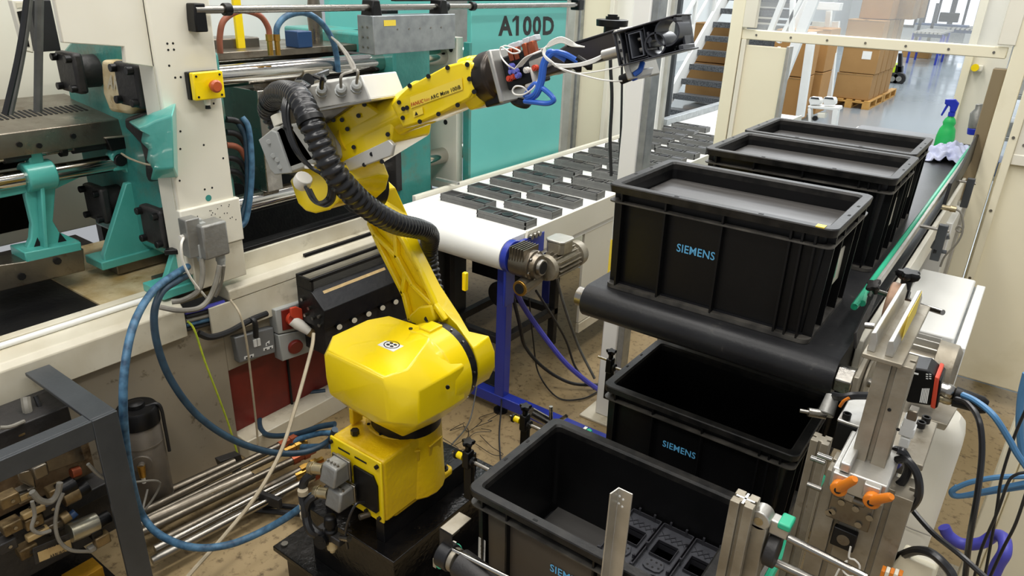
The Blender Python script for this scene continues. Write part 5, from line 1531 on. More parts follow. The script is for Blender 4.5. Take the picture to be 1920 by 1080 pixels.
cable('hydraulic_hose', 'second blue hose bundled behind the upright post', [P(446, 230, x=-2.5), P(460, 260, x=-2.49), P(464, 320, x=-2.48), P(462, 370, x=-2.48), P(450, 415, x=-2.47)], .0105, 'blue_hose_dark', 'hose', n=12)
for k in range(5):
    y_ = 226 + 24 * k
    cable('hose_stub', 'short %s water hose stub behind the post, number %s from the top' % ('dark' if k != 2 else 'red brown', ('one', 'two', 'three', 'four', 'five')[k]), [P(424, y_ - 2, x=-2.5), P(440, y_, x=-2.5), P(452, y_ + 8, x=-2.5), P(462, y_ + 26, x=-2.5)], .012, 'rubber' if k != 2 else 'hose_red', 'hose', n=10)
xh = -2.55
cable('cooling_hose', 'red brown hose arching above the tie bars beside the post', [P(413, 100, x=xh), P(412, 70, x=xh), P(420, 38, x=xh), P(450, 20, x=xh), P(485, 28, x=xh), P(502, 50, x=xh), P(506, 75, x=xh)], .0115, 'hose_red', 'hose', n=12)
cable('cooling_hose', 'blue hose arching above the tie bars over the elbow', [P(519, 75, x=xh), P(520, 50, x=xh), P(538, 30, x=xh), P(570, 24, x=xh), P(600, 40, x=xh), P(622, 72, x=xh), P(631, 105, x=xh), P(634, 135, x=xh)], .0125, 'blue_hose', 'hose', n=12)
for k, (a, b) in enumerate(((505, 88), (519, 88))):
    c = P(a, b - 14, x=xh)
    o = MB().rings([(c + V((0, 0, .02)), .014), (c - V((0, 0, .005)), .014), (c - V((0, 0, .006)), .011), (c - V((0, 0, .06)), .011)], 12).build('hose_coupling', 'brass')
    tag(o, 'brass coupling at the end of the %s' % ('red brown hose arch' if k == 0 else 'blue hose arch'), 'coupling')

# grey cables from the post connector
for k, (pts, r_, m_, lab) in enumerate((
    ([(378, 485, -2.33), (380, 515, -2.32), (372, 545, -2.32), (345, 562, -2.34), (322, 566, -2.36)], .010, 'cable_grey', 'grey cable dropping from the left gland of the post connector'),
    ([(412, 498, -2.30), (405, 530, -2.3), (392, 560, -2.3), (372, 578, -2.3), (335, 582, -2.32), (300, 576, -2.36)], .010, 'cable_grey', 'grey cable dropping from the right gland and bending left over the beam'),
    ([(420, 498, -2.30), (415, 530, -2.32), (404, 556, -2.34)], .006, 'cable_grey', 'thin grey cable beside the right gland of the post connector'),
    ([(344, 446, -2.33), (340, 460, -2.31), (343, 490, -2.31), (360, 525, -2.31), (382, 552, -2.32), (388, 560, -2.34)], .0045, 'cable_white', 'thin white cable looping from the small white gland'))):
    cable('connector_cable', lab, [P(a, b, x=x_) for a, b, x_ in pts], r_, m_)
for k in range(5):
    cable('bundled_cable', 'dark cable lying in the gap of the cream beam, %s from the top' % ('first', 'second', 'third', 'fourth', 'fifth')[k], [P(348, 586 + 8 * k, x=-2.42), P(380, 578 + 8 * k, x=-2.42), P(420, 566 + 8 * k, x=-2.42)], .009, ('purple_hose', 'rubber', 'cable_grey', 'blue_hose', 'rubber')[k])
cable('armoured_hose', 'black corrugated hose under the cream beam above the sockets', [P(372, 625, x=-2.37), P(395, 632, x=-2.36), P(430, 622, x=-2.36), P(470, 600, x=-2.37), P(500, 588, x=-2.38)], .013, 'rubber', 'hose')
cable('socket_cable', 'short black cable into the top of the grey double socket', [P(470, 596, x=-2.37), P(478, 605, x=-2.35), P(480, 632, x=-2.36)], .011, 'rubber')
cable('earth_cable', 'green and yellow earth cable hanging down the machine side', [P(352, 602, x=-2.35), P(365, 620, x=-2.34), P(385, 680, x=-2.34), P(410, 745, x=-2.35), P(430, 800, x=-2.36), P(448, 860, x=-2.36)], .004, 'yellow_green')
cable('clear_tube', 'clear yellowish tube hanging beside the grey double socket', [P(432, 562, x=-2.38), P(450, 590, x=-2.32), P(462, 640, x=-2.32), P(472, 720, x=-2.34), P(481, 800, x=-2.36), P(483, 832, x=-2.36)], .0045, 'cable_cream')
cable('power_cable', 'long cream cable running from the red socket plug to the floor', [P(588, 625, x=-2.2), P(585, 650, x=-2.17), P(572, 700, x=-2.12), P(552, 770, x=-2.05), P(525, 850, x=-1.97), P(480, 930, x=-1.92), P(420, 1005, x=-1.9), P(360, 1072, x=-1.88), P(330, 1110, x=-1.86)], .0075, 'cable_cream')
cable('floor_hose', 'black hose lying on the floor under the steel pipes, front one', [P(470, 955, z=.03), P(520, 960, z=.03), P(570, 965, z=.05), P(600, 975, z=.15)], .011, 'rubber', 'hose')
cable('floor_hose', 'black hose lying on the floor under the steel pipes, rear one', [P(380, 1000, z=.03), P(440, 965, z=.03), P(500, 948, z=.03), P(560, 952, z=.04), P(600, 955, z=.1)], .011, 'rubber', 'hose')

# ---------------------------------------------------------------- pipes with brass ends
pipes = thing('pipe_bundle', 'row of steel hydraulic pipes with brass ends along the machine foot', 'pipes', (-2.1, 1.2, 0))
spec = [((262, 962), (535, 830), .15, .011, 'steel_dirty', 1), ((265, 975), (545, 842), .13, .010, 'steel_dirty', 1), ((262, 985), (470, 893), .11, .024, 'steel_dirty', 0), ((262, 1000), (560, 858), .12, .012, 'steel_dirty', 1),
        ((300, 1015), (575, 876), .10, .012, 'steel_dirty', 1), ((290, 1030), (565, 888), .09, .012, 'steel', 1), ((285, 1052), (600, 888), .08, .012, 'steel', 1), ((258, 948), (440, 866), .12, .014, 'steel_dirty', 0)]
for k, (a, b, z_, r_, m_, fit) in enumerate(spec):
    r_ *= 1.3
    p0, p1 = P(*a, z=z_), P(*b, z=z_)
    MB().cyl(p0, p1, r_, 12).build('pipe', m_, pipes)
    if fit:
        d_ = (p1 - p0).normalized()
        MB().rings([(p1 - d_ * .03, r_ + .004), (p1, r_ + .004), (p1, r_ + .001), (p1 + d_ * .02, r_ + .001), (p1 + d_ * .02, r_ + .005), (p1 + d_ * .045, r_ + .005), (p1 + d_ * .045, r_ - .002), (p1 + d_ * .075, r_ - .002)], 6 + 2 * (k % 2)).build('pipe_fitting', 'brass' if k % 3 else 'copper', pipes)
for a, b in ((455, 880), (505, 925), (380, 905)):
    c = P(a, b, z=.12)
    MB().obb(c - V((0, 0, .03)), V((.05, .01, 0)), V((-.002, .01, 0)), V((0, 0, .022))).build('pipe_clamp', 'dark_cast', pipes, 0.003)
for a, b in ((420, 850), (430, 872)):
    pass
br = MB().prism([P(402, 858, x=-2.33), P(440, 845, x=-2.33), P(446, 862, x=-2.33), P(410, 878, x=-2.33)], (.04, 0, 0)).build('bracket', 'dark_cast', pipes, 0.002)

# ---------------------------------------------------------------- grey accumulator with black cap
ab = P(283, 925, x=-2.32)
ac = thing('accumulator', 'grey pressure cylinder with black cap in front of the machine panel', 'pressure vessel', (ab.x, ab.y, .04))
tp = P(266, 790, x=-2.32)
ck = V((ab.x, (ab.y + tp.y) / 2 + .0, 0))
z1_ = P(264, 785, x=-2.32).z
MB().lathe((ck.x, ck.y, .04), (0, 0, 1), [(0, .05), (.02, .062), (.03, .069), (z1_ - .06, .069), (z1_ - .05, .062), (z1_ - .04, .062)], 32).build('cylinder_body', 'accum_grey', ac)
MB().lathe((ck.x, ck.y, z1_ - .01), (0, 0, 1), [(0, .065), (.0, .071), (.055, .071), (.065, .064), (.065, .03), (.08, .028), (.085, .02)], 32).build('cap', 'black_plastic', ac)
for zz in (.12, z1_ - .09):
    MB().lathe((ck.x, ck.y, zz), (0, 0, 1), [(0, .0705), (.006, .0705)], 32).build('weld_ring', 'accum_grey', ac)
fd = V((.8, -.6, 0)).normalized()
fc = ck + V((0, 0, z1_ - .14)) + fd * .065
MB().rings([(fc, .034), (fc + fd * .012, .034), (fc + fd * .012, .012), (fc + fd * .03, .012)], 18).build('port_flange', 'accum_grey', ac, 0.001)
MB().rings([(fc + fd * .025 + V((0, 0, .005)), .014), (fc + fd * .03 + V((0, 0, -.04)), .011)], 10).build('elbow_fitting', 'brass', ac)
MB().rings([(fc + fd * .03 + V((0, 0, -.04)), .007), (fc + fd * .03 + V((0, 0, -.065)), .007)], 10).build('valve_tip', 'cable_white', ac)
sd_ = V((.6, .8, 0))
MB().tube([ck + V((0, 0, z1_ + .05)) + sd_ * .03, ck + V((0, 0, z1_ + .05)) + sd_ * .075, ck + V((0, 0, z1_ - .05)) + sd_ * .08, ck + V((0, 0, z1_ - .15)) + sd_ * .08], .006).build('clamp_strap', 'rubber', ac)
MB().tube([ck + V((0, 0, .2)) + fd * .07, ck + V((.05, -.05, .16)) + fd * .07, P(300, 905, x=-2.2), P(240, 905, x=-2.15)], .004).build('thin_pipe', 'cable_grey', ac)

# ---------------------------------------------------------------- dark frame with the hydraulic valves
vx = -1.95
fr0 = P(220, 770, x=vx)
vf = thing('equipment_rack', 'dark grey angle steel frame around the hydraulic valves at the lower left', 'frame', (vx, fr0.y - .3, 0))
zt_ = fr0.z
wbar = .072
MB().box(vx - .012, vx, fr0.y - wbar, fr0.y, .0, zt_).build('upright', 'dark_frame', vf, 0.002)
MB().box(vx - .05, vx - .0125, fr0.y - .012, fr0.y - .001, .0, zt_ - .0125).build('upright', 'dark_frame', vf, 0.002)
MB().box(vx - .012, vx, -.4, fr0.y - wbar - .0002, zt_ - wbar * .85, zt_).build('top_bar', 'dark_frame', vf, 0.002)
MB().box(vx - .055, vx - .0125, -.4, fr0.y - wbar - .001, zt_ - .012, zt_ - .0005).build('top_bar', 'dark_frame', vf, 0.002)
MB().box(-2.38, vx - .0125, fr0.y - wbar, fr0.y, zt_ - .012, zt_).build('cross_bar', 'dark_frame', vf, 0.002)
MB().box(vx - .05, vx, -.4, fr0.y, .0, .03).build('bottom_bar', 'dark_frame', vf, 0.002)
MB().box(-2.38, vx - .05, -.4, fr0.y - .05, 0.0, .05).build('drip_tray', 'black_oily', vf)
MB().cyl((vx, fr0.y - .02, .09), (vx + .003, fr0.y - .02, .09), .006, 10).build('screw', 'steel', vf)

hv = thing('hydraulic_valve_stack', 'dirty stack of hydraulic valves, coils and plugs inside the dark frame', 'valve block', (-2.15, .55, .05))
vv = -2.05
def vb(px_, py_, a_, b_, c_, m_, name, x=vv, bev=.004, par=None):
    c = P(px_, py_, x=x)
    return MB().obb(c, V((a_, 0, 0)), V((0, b_, 0)), V((0, 0, c_))).build(name, m_, par or hv, bev)
def vc(p, q, r_, m_, name, x=vv, n=18, par=None):
    return MB().cyl(P(*p, x=x), P(*q, x=x), r_, n).build(name, m_, par or hv, 0.002)
vb(60, 1000, .06, .22, .10, 'dark_cast', 'manifold', -2.2)
vb(55, 880, .05, .16, .08, 'valve_dirty', 'manifold', -2.22)
vb(35, 800, .08, .12, .05, 'dark_cast', 'manifold', -2.3)
vb(180, 915, .03, .10, .022, 'dark_cast', 'rail_bar', -2.12)
# machined block with connector on top
q_ = MB().hexa([P(92, 885, x=vv), P(160, 862, x=vv), P(160, 862, x=vv - .045), P(92, 885, x=vv - .045), P(82, 856, x=vv), P(150, 832, x=vv), P(150, 832, x=vv - .045), P(82, 856, x=vv - .045)]).build('machined_block', 'steel_dirty', hv, 0.002)
vb(72, 880, .02, .018, .02, 'steel_dirty', 'adaptor')
MB().hexa([P(36, 902, x=vv), P(68, 918, x=vv), P(68, 918, x=vv - .04), P(36, 902, x=vv - .04), P(32, 888, x=vv), P(62, 880, x=vv), P(62, 880, x=vv - .04), P(32, 888, x=vv - .04)]).build('din_plug', 'steel_dirty', hv, 0.003)
# stacked coils
rows = [(15, 935), (45, 925), (90, 950), (20, 985), (60, 975), (100, 985), (10, 1020), (50, 1030), (105, 920)]
for k, (a, b) in enumerate(rows):
    m_ = ('brass_dirty', 'steel_dirty', 'dark_cast', 'brass_dirty')[k % 4]
    vb(a, b, .02, .024, .018, m_, 'coil_plug', vv - .01 * (k % 3), .004)
    cc_ = P(a, b, x=vv - .01 * (k % 3)) + V((.02, .004, 0))
    MB().cyl(cc_, cc_ + V((.004, 0, 0)), .005, 10).build('plug_screw', 'steel', hv)
for k, (a, b) in enumerate(((38, 932), (62, 958), (70, 1000))):
    quad = [P(a - 15, b + 7, x=vv + .012), P(a + 22, b - 4, x=vv + .012), P(a - 17, b - 6, x=vv + .012)]
    vb(a, b, .012, .03, .010, 'label_dirty', 'name_plate', vv)
    quadpatch([P(a - 8, b - 4, x=vv + .0125), P(a + 14, b - 11, x=vv + .0125), P(a - 9, b - 8, x=vv + .0125)], 'print_black', hv, 'printed_line')
vc((140, 905), (108, 922), .024, 'black_plastic', 'coil', vv)
vc((133, 888), (150, 882), .016, 'copper', 'coil_end', vv)
vc((116, 935), (145, 920), .028, 'brass_dirty', 'coil', vv)
vc((145, 922), (165, 910), .022, 'black_plastic', 'knob', vv, 10)
vc((128, 972), (142, 960), .013, 'blue_block', 'knob', vv, 12)
vc((115, 975), (130, 965), .018, 'brass_dirty', 'coil', vv)
vc((130, 1000), (182, 978), .030, 'coil_silver', 'large_coil', vv + .03, 26)
vc((182, 980), (205, 968), .021, 'black_plastic', 'ribbed_knob', vv + .03, 12)
MB().hexa([P(66, 1060, x=vv + .03), P(140, 1030, x=vv + .03), P(140, 1030, x=vv - .03), P(66, 1060, x=vv - .03), P(60, 1028, x=vv + .03), P(134, 998, x=vv + .03), P(134, 998, x=vv - .03), P(60, 1028, x=vv - .03)]).build('valve_body', 'dark_cast', hv, 0.003)
quadpatch([P(74, 1054, x=vv + .031), P(135, 1029, x=vv + .031), P(70, 1036, x=vv + .031)], 'label_dirty', hv, 'maker_plate')
text('ARBURG', [P(88, 1030, x=vv + .032), P(124, 1015, x=vv + .032), P(86.5, 1024, x=vv + .032)], 'print_black', hv, 'plate_lettering', .001, .02)
text('ARBURG', [P(94, 1047, x=vv + .032), P(122, 1036, x=vv + .032), P(92.5, 1041, x=vv + .032)], 'print_black', hv, 'plate_lettering', .001, .02)
vb(190, 1010, .016, .022, .018, 'brass_dirty', 'din_plug', vv + .05)
vb(178, 998, .018, .016, .016, 'black_plastic', 'din_plug', vv + .04)
vb(172, 1028, .010, .012, .010, 'cable_grey', 'cable_gland', vv + .04)
for k, (pts, lab) in enumerate((([(60, 922), (75, 938), (95, 940), (108, 925), (112, 905)], 'thick grey cable looping under the valve connector'),
                                ([(118, 925), (108, 950), (104, 985), (112, 1015), (135, 1032), (170, 1034)], 'grey cable curving down to the lower valve plug'),
                                ([(165, 870), (185, 890), (210, 905), (222, 915)], 'dark cable leading from the valves to the frame upright'),
                                ([(60, 940), (65, 965), (60, 990), (75, 1000), (95, 995)], 'thin grey cable between the stacked valve plugs'))):
    cable('valve_cable', lab, [P(a, b, x=vv + .035 + .01 * k) for a, b in pts], .0055 if k else .009, 'cable_grey')
# clutter behind: cables and a round cap up high, inside the cream beam
cable('inner_cable', 'light grey cable bundle hanging behind the dark frame top', [P(48, 745, x=-2.3), P(52, 770, x=-2.28), P(62, 800, x=-2.28), P(70, 830, x=-2.3)], .014, 'cable_grey')
cable('inner_cable', 'black cable hanging behind the dark frame top', [P(66, 742, x=-2.3), P(78, 770, x=-2.28), P(92, 800, x=-2.28), P(105, 815, x=-2.3)], .007, 'rubber')
cable('inner_cable', 'grey cable lying across the valve manifold at the picture edge', [P(0, 802, x=-2.2), P(20, 800, x=-2.2), P(45, 790, x=-2.22)], .006, 'cable_grey')
c = P(36, 812, x=-2.24)
tag(MB().rings([(c, .022), (c + V((0, 0, .006)), .022), (c + V((0, 0, .006)), .008), (c + V((0, 0, .010)), .008)], 16).build('filler_plug', 'brass_dirty'), 'round metal cap on top of the valve manifold', 'cap')
oc = P(158, 1074, z=.1)
tag(MB().box(oc.x - .05, oc.x + .02, oc.y - .05, oc.y + .05, .04, .10).build('yellow_box', 'cardboard_yellow', None, 0.002), 'oily yellow box at the bottom edge inside the dark frame', 'box')

# ---------------------------------------------------------------- sockets on the machine panel
sx = XM - .028
def on(x_, *pts):
    return [P(a, b, x=x_) for a, b in pts]
so = thing('double_socket', 'grey metal double wall socket on the machine panel', 'socket', P(478, 655, x=sx))
q = on(sx + .03, (440, 634), (513, 614), (517, 661), (449, 681))
MB().prism(q, (-.035, 0, 0)).build('socket_box', 'socket_grey', so, 0.004)
for a, b in ((482, 640),):
    MB().prism(on(sx + .034, (a - 7, b - 2), (a + 6, b - 6), (a + 8, b + 8), (a - 5, b + 12)), (-.006, 0, 0)).build('switch', 'print_white', so, 0.002)
    MB().prism(on(sx + .035, (a - .5, b - 4), (a + .5, b - 4), (a + 2, b + 10), (a + 1, b + 10)), (-.006, 0, 0)).build('switch_gap', 'socket_grey', so)
for a, b in ((467, 668), (503, 652), (502, 643)):
    w__, h__ = (9, 4.5) if b != 643 else (3.5, 5)
    MB().prism(on(sx + .0312, (a - w__, b + 1), (a + w__, b - 4.5), (a + w__, b + h__ - 4), (a - w__, b + h__ + 1.5)), (-.002, 0, 0)).build('socket_face', 'print_white', so)
    for d_ in (-4.5, 4.5) if b != 643 else (0,):
        MB().prism(on(sx + .0316, (a + d_ - 1.5, b + 1 - d_ * .3), (a + d_ + 1.5, b - d_ * .3), (a + d_ + 1.5, b + 2.6 - d_ * .3), (a + d_ - 1.5, b + 3.6 - d_ * .3)), (-.001, 0, 0)).build('pin_slot', 'black_hole', so)
rs = thing('industrial_socket', 'pair of red industrial sockets in grey boxes under the cream beam', 'socket', P(555, 620, x=sx))
MB().prism(on(sx + .05, (516, 582), (586, 560), (593, 612), (522, 627)), (-.055, 0, 0)).build('socket_box', 'grey_plastic', rs, 0.004)
MB().prism(on(sx + .05, (522, 629), (594, 614), (596, 655), (530, 678)), (-.055, 0, 0)).build('socket_box', 'grey_plastic', rs, 0.004)
MB().prism(on(sx + .055, (528, 583), (550, 577), (556, 615), (531, 620)), (-.006, 0, 0)).build('socket_recess', 'red_dark', rs, 0.002)
c0 = P(552, 648, x=sx + .05)
MB().rings([(c0, .034), (c0 + V((.018, -.004, -.004)), .033)], 20).build('red_cover', 'red_dark', rs, 0.003)
c0 = P(545, 596, x=sx + .05)
MB().rings([(c0, .03), (c0 + V((.02, 0, 0)), .03)], 20).build('socket_collar', 'red_plastic', rs, 0.002)
MB().prism(on(sx + .09, (545, 578), (556, 575), (574, 582), (577, 594), (571, 603), (558, 602), (546, 594)), (-.012, 0, 0)).build('flip_lid', 'red_plastic', rs, 0.004)
p0, p1 = P(548, 600, x=sx + .07), P(580, 622, x=sx + .12)
pd = (p1 - p0).normalized()
pg = thing('power_plug', 'white industrial plug pushed into the upper red socket', 'plug', p0)
MB().rings([(p0, .024), (p0 + (p1 - p0) * .4, .025), (p0 + (p1 - p0) * .8, .02), (p1, .018)], 20).build('plug_body', 'cable_white', pg, 0.002)
MB().rings([(p1, .021), (p1 + pd * .018, .019), (p1 + pd * .024, .012)], 12).build('plug_gland', 'brass_dirty', pg)
for a, b in ((470, 1), ):
    pass

# ---------------------------------------------------------------- black pneumatic box with gauges
pb = thing('pneumatic_box', 'black sheet metal box with gauges and fittings behind the robot', 'enclosure', P(680, 570, x=-2.2))
x_a, x_b = -2.36, -2.2
ya_, yb2 = 1.74, 2.42
za_, zt2 = .56, .72
MB().prism([(x_a, ya_, za_), (x_b, ya_, za_), (x_b + .01, ya_, za_ + .09), (x_b - .07, ya_, zt2), (x_a, ya_, zt2)], (0, yb2 - ya_, 0)).build('box_shell', 'black_metal', pb, 0.003)
MB().prism([(x_b - .045, ya_ + .05, zt2 - .024), (x_b - .055, ya_ + .05, zt2 - .013), (x_b - .055, 2.15, zt2 - .013), (x_b - .045, 2.15, zt2 - .024)], (.001, 0, .001)).build('worn_label', 'label_dirty', pb)
for a in (0, 1):
    MB().box(x_a, x_b - .06, ya_ + .62 * a, ya_ + .012 + .62 * a, zt2, zt2 + .05).build('frame_bar', 'black_metal', pb, 0.002)
MB().box(x_b - .072, x_b - .06, ya_, yb2, zt2 + .04, zt2 + .055).build('frame_bar', 'black_metal', pb, 0.002)
MB().box(x_a, x_a + .012, ya_, yb2, zt2 + .04, zt2 + .055).build('frame_bar', 'black_metal', pb, 0.002)
for k in range(6):
    c = V((x_b - .01, ya_ + .08 + .085 * k, za_ - .01 + .0 * k))
    MB().rings([(c, .016), (c + V((.02, -.006, .0)), .016), (c + V((.02, -.006, 0)), .013)], 16).build('gauge', 'black_plastic', pb)
    MB().rings([(c + V((.0195, -.006, 0)), .0125), (c + V((.021, -.0065, 0)), .0125)], 16).build('gauge_dial', 'dial_cream', pb)
for z_, x_ in ((.64, -2.28), (.60, -2.26), (.62, -2.22), (.58, -2.22), (.6, -2.31), (.67, -2.32)):
    MB().bolt((x_, ya_, z_), (0, -1, 0), .008, .012).build('fitting', 'steel', pb)
MB().box(x_a, x_b - .02, ya_ + .02, yb2, .42, za_).build('valve_bank', 'dark_cast', pb, 0.003)

# ---------------------------------------------------------------- emergency stop on the post
ex = XM + .002
es = thing('emergency_stop', 'yellow box with orange push button on the white post', 'button', P(378, 158, x=ex))
yy0, yy1 = P(350, 160, x=ex).y, P(406, 160, x=ex).y
zz0, zz1 = P(378, 184, x=ex).z, P(378, 132, x=ex).z
MB().box(ex, ex + .022, yy0 - .004, yy1, zz0, zz1).build('box_base', 'black_plastic', es, 0.003)
MB().box(ex + .022, ex + .045, yy0 + .0, yy1 + .002, zz0, zz1).build('box_cover', 'yellow', es, 0.004)
cb = V((ex + .045, (yy0 + yy1) / 2 + .01, (zz0 + zz1) / 2))
MB().rings([(cb, .012), (cb + V((.014, 0, 0)), .012), (cb + V((.014, 0, 0)), .02), (cb + V((.028, 0, 0)), .022), (cb + V((.034, 0, 0)), .016)], 20).build('push_button', 'orange_button', es)
for a in (yy0 + .012, yy1 - .012):
    for z_ in (zz0 + .012, zz1 - .012):
        MB().cyl((ex + .045, a, z_), (ex + .047, a, z_), .004, 8).build('screw', 'black_hole', es)
MB().rings([(V((ex + .02, cb.y - .01, zz0)), .012), (V((ex + .02, cb.y - .01, zz0 - .022)), .01)], 10).build('cable_gland', 'cable_white', es)
MB().rings([(V((ex + .02, cb.y - .01, zz0 - .022)), .008), (V((ex + .02, cb.y - .01, zz0 - .035)), .010)], 10).build('gland_tip', 'black_plastic', es)

# ---------------------------------------------------------------- grey connector on the post foot
kx = XM + .012
kc = thing('wall_connector', 'grey heavy duty connector with two cable glands on the white post', 'connector', P(385, 450, x=kx))
def kb(p0_, p1_, xa_, xb_, m_, name, bev=.004):
    a_, b_ = P(*p0_, x=xb_), P(*p1_, x=xb_)
    return MB().box(xa_, xb_, min(a_.y, b_.y), max(a_.y, b_.y), min(a_.z, b_.z), max(a_.z, b_.z)).build(name, m_, kc, bev)
kb((347, 414), (384, 478), kx, kx + .05, 'cast_grey', 'base_housing')
MB().rings([(P(368, 418, x=kx + .03), .02), (P(368, 410, x=kx + .03), .02)], 6).build('blanking_plug', 'grey_plastic', kc, 0.001)
kb((378, 425), (433, 476), kx + .01, kx + .085, 'cast_grey', 'hood', 0.008)
kb((376, 419), (388, 430), kx + .01, kx + .06, 'grey_plastic', 'lever', 0.002)
kb((372, 460), (380, 486), kx + .02, kx + .055, 'grey_plastic', 'lever', 0.002)
c = P(378, 488, x=kx + .03)
MB().rings([(c + V((0, 0, .03)), .014), (c, .014), (c, .011), (c - V((0, 0, .02)), .01)], 12).build('cable_gland', 'grey_plastic', kc)
c = P(414, 488, x=kx + .05)
MB().rings([(c + V((0, 0, .03)), .018), (c, .018), (c, .016), (c - V((0, 0, .025)), .014)], 12).build('cable_gland', 'grey_plastic', kc)
c = P(347, 444, x=kx + .02)
MB().rings([(c, .011), (c + V((0, -.02, 0)), .011)], 8).build('white_gland', 'cable_white', kc)
# teal clamp handle at the platen foot, black
tag(MB().obb(P(330, 470, x=-2.47), V((.02, .03, 0)), V((-.012, .012, 0)), V((0, 0, .01))).build('toggle_clamp', 'black_metal', None, 0.004), 'black clamp handle at the foot of the teal strut beside the post', 'clamp')

# ---------------------------------------------------------------- top left cables and control unit
for k, (a, b, lab) in enumerate((((52, -10), (10, 215), 'black cable hanging at the upper left, nearest the picture edge'), ((56, -10), (18, 215), 'dark grey cable strapped to the black one at the upper left'))):
    cable('hanging_cable', lab, [P(a[0] if isinstance(a, tuple) else a, a[1], x=-2.7), P(45 - 2 + 5 * k, 60, x=-2.7), P(30 + 6 * k, 130, x=-2.7), P(b[0], b[1], x=-2.7)], .011, 'rubber' if k == 0 else 'cable_dark')
cable('hanging_cable', 'straight grey cable hanging between hood and cable pair at the upper left', [P(74, -10, x=-2.75), P(73, 60, x=-2.75), P(71, 210, x=-2.75)], .014, 'cable_dark')
hc = thing('hand_control', 'slanted white hand control unit behind the hanging cables', 'control unit', P(50, 50, x=-3.0))
q = on(-3.0, (22, 0), (46, 0), (64, 100), (48, 96))
MB().prism(q, (-.04, 0, 0)).build('unit_body', 'cream', hc, 0.004)
MB().prism(on(-2.998, (32, 22), (42, 20), (56, 88), (48, 86)), (-.002, 0, 0)).build('keypad', 'black_plastic', hc)
MB().prism(on(-2.998, (30, 5), (42, 5), (43, 14), (32, 15)), (-.002, 0, 0)).build('display', 'dial_cream', hc)
tag(MB().prism(on(-3.05, (56, 0), (95, 0), (115, 95), (72, 98)), (-.05, 0, 0)).build('bellows_cover', 'rubber', None, 0.003), 'black pleated cover beside the hood at the upper left', 'cover')
# ---------------------------------------------------------------- right side: post with guide plates, clamp, sensor
ye = 1.20
ps = thing('slotted_post', 'grey slotted aluminium post topped by two parallel upright plates', 'post', P(1630, 885, y=ye))
c0, c1 = P(1632, 880, y=ye), P(1672, 690, y=ye)
px_ = (c0.x + c1.x) / 2 - .002
zb0, zb1 = c0.z - .01, P(1655, 675, y=ye).z
w2 = .027
# slotted profile: body built from a cross-section with grooves on all four sides
def slot_profile(cx, cy, hw, z0, z1, name, m, par, g=.004, d=.009):
    h = hw
    sec = []
    for s_, c_ in ((0, 1), (1, 0), (0, -1), (-1, 0)):
        pass
    pts2 = [(-h, -h), (-g, -h), (-g, -h + d), (g, -h + d), (g, -h), (h, -h), (h, -g), (h - d, -g), (h - d, g), (h, g), (h, h), (g, h), (g, h - d), (-g, h - d), (-g, h), (-h, h), (-h, g), (-h + d, g), (-h + d, -g), (-h, -g)]
    return MB().prism([(cx + a, cy + b, z0) for a, b in pts2], (0, 0, z1 - z0)).build(name, m, par, 0.0012)
slot_profile(px_, ye + w2, w2, zb0, zb1, 'profile', 'aluminium_dirty', ps)
bl, br_ = P(1617, 660, y=ye - .01), P(1692, 686, y=ye - .01)
zb = (bl.z + br_.z) / 2
MB().box(bl.x, br_.x, ye - .01, ye + .28, zb - .008, zb).build('base_plate', 'aluminium_dirty', ps, 0.0015)
for k, (a, b) in enumerate((((1632, 618), (1650, 630)), ((1664, 634), (1686, 634)))):
    q0, q1 = P(*a, y=ye + .01), P(*b, y=ye + .01)
    xa_, xb_ = q0.x + .003, q1.x - .001
    hgt = q0.z
    MB().prism([(xa_, ye + .005, zb), (xb_, ye + .005, zb), (xb_, ye + .005, hgt - .014), ((xa_ * .4 + xb_ * .6), ye + .005, hgt), (xa_, ye + .005, hgt - .003)], (0, .27, 0)).build('guide_plate', 'aluminium', ps, 0.001)
MB().box(br_.x - .016, br_.x - .0155, ye + .06, ye + .2, zb + .01, zb + .055).build('yellow_sticker', 'label_yellow', ps)
for a in range(2):
    MB().cyl((px_ + .01 + .02 * a, ye - .0005, zb - .09 - .03 * a), (px_ + .01 + .02 * a, ye - .0015, zb - .09 - .03 * a), .003, 8).build('drilled_hole', 'black_hole', ps)
# clamp block under it
cl = thing('clamp_block', 'aluminium clamp block with two orange levers holding the profile post', 'clamp', P(1620, 910, y=ye))
k0, k1 = P(1560, 880, y=ye - .05), P(1665, 915, y=ye - .05)
zc_ = P(1610, 905, y=ye - .05).z
MB().box(k0.x, k1.x, ye - .05, ye + .09, zc_ - .03, zc_ + .012).build('clamp_body', 'aluminium', cl, 0.003)
MB().box(k0.x + .01, k1.x - .06, ye - .055, ye + .085, zc_ + .012, zc_ + .03).build('clamp_cap', 'aluminium', cl, 0.003)
for x_ in (k0.x + .014, k1.x - .024):
    MB().box(x_ - .01, x_ + .016, ye - .062, ye - .048, zc_ - .015, zc_ + .01).build('clamp_jaw', 'aluminium', cl, 0.002)
for k, (a, b, a2, b2) in enumerate(((1573, 915, 1600, 900), (1635, 938, 1668, 932))):
    c = P(a, b, y=ye - .07)
    t_ = P(a2, b2, y=ye - .09)
    lv = MB().rings([(c + V((0, .02, 0)), .012), (c + V((0, -.006, 0)), .014), (c + V((0, -.008, 0)), .009)], 14).build('lever_hub', 'orange', cl, 0.002)
    MB().rings([(c, .010), (c.lerp(t_, .5), .008), (t_, .0075), (t_ + (t_ - c) * .12, .005)], 10).build('lever_arm', 'orange', cl)
    MB().cyl(c + V((0, -.008, 0)), c + V((0, -.0095, 0)), .006, 10).build('lever_screw', 'black_hole', cl)
for a, b in ((1547, 868), (1560, 862), (1540, 918)):
    c = P(a, b, y=ye)
    MB().cyl(c, c + V((-.025, 0, 0)), .005, 10).build('set_screw', 'steel', cl)

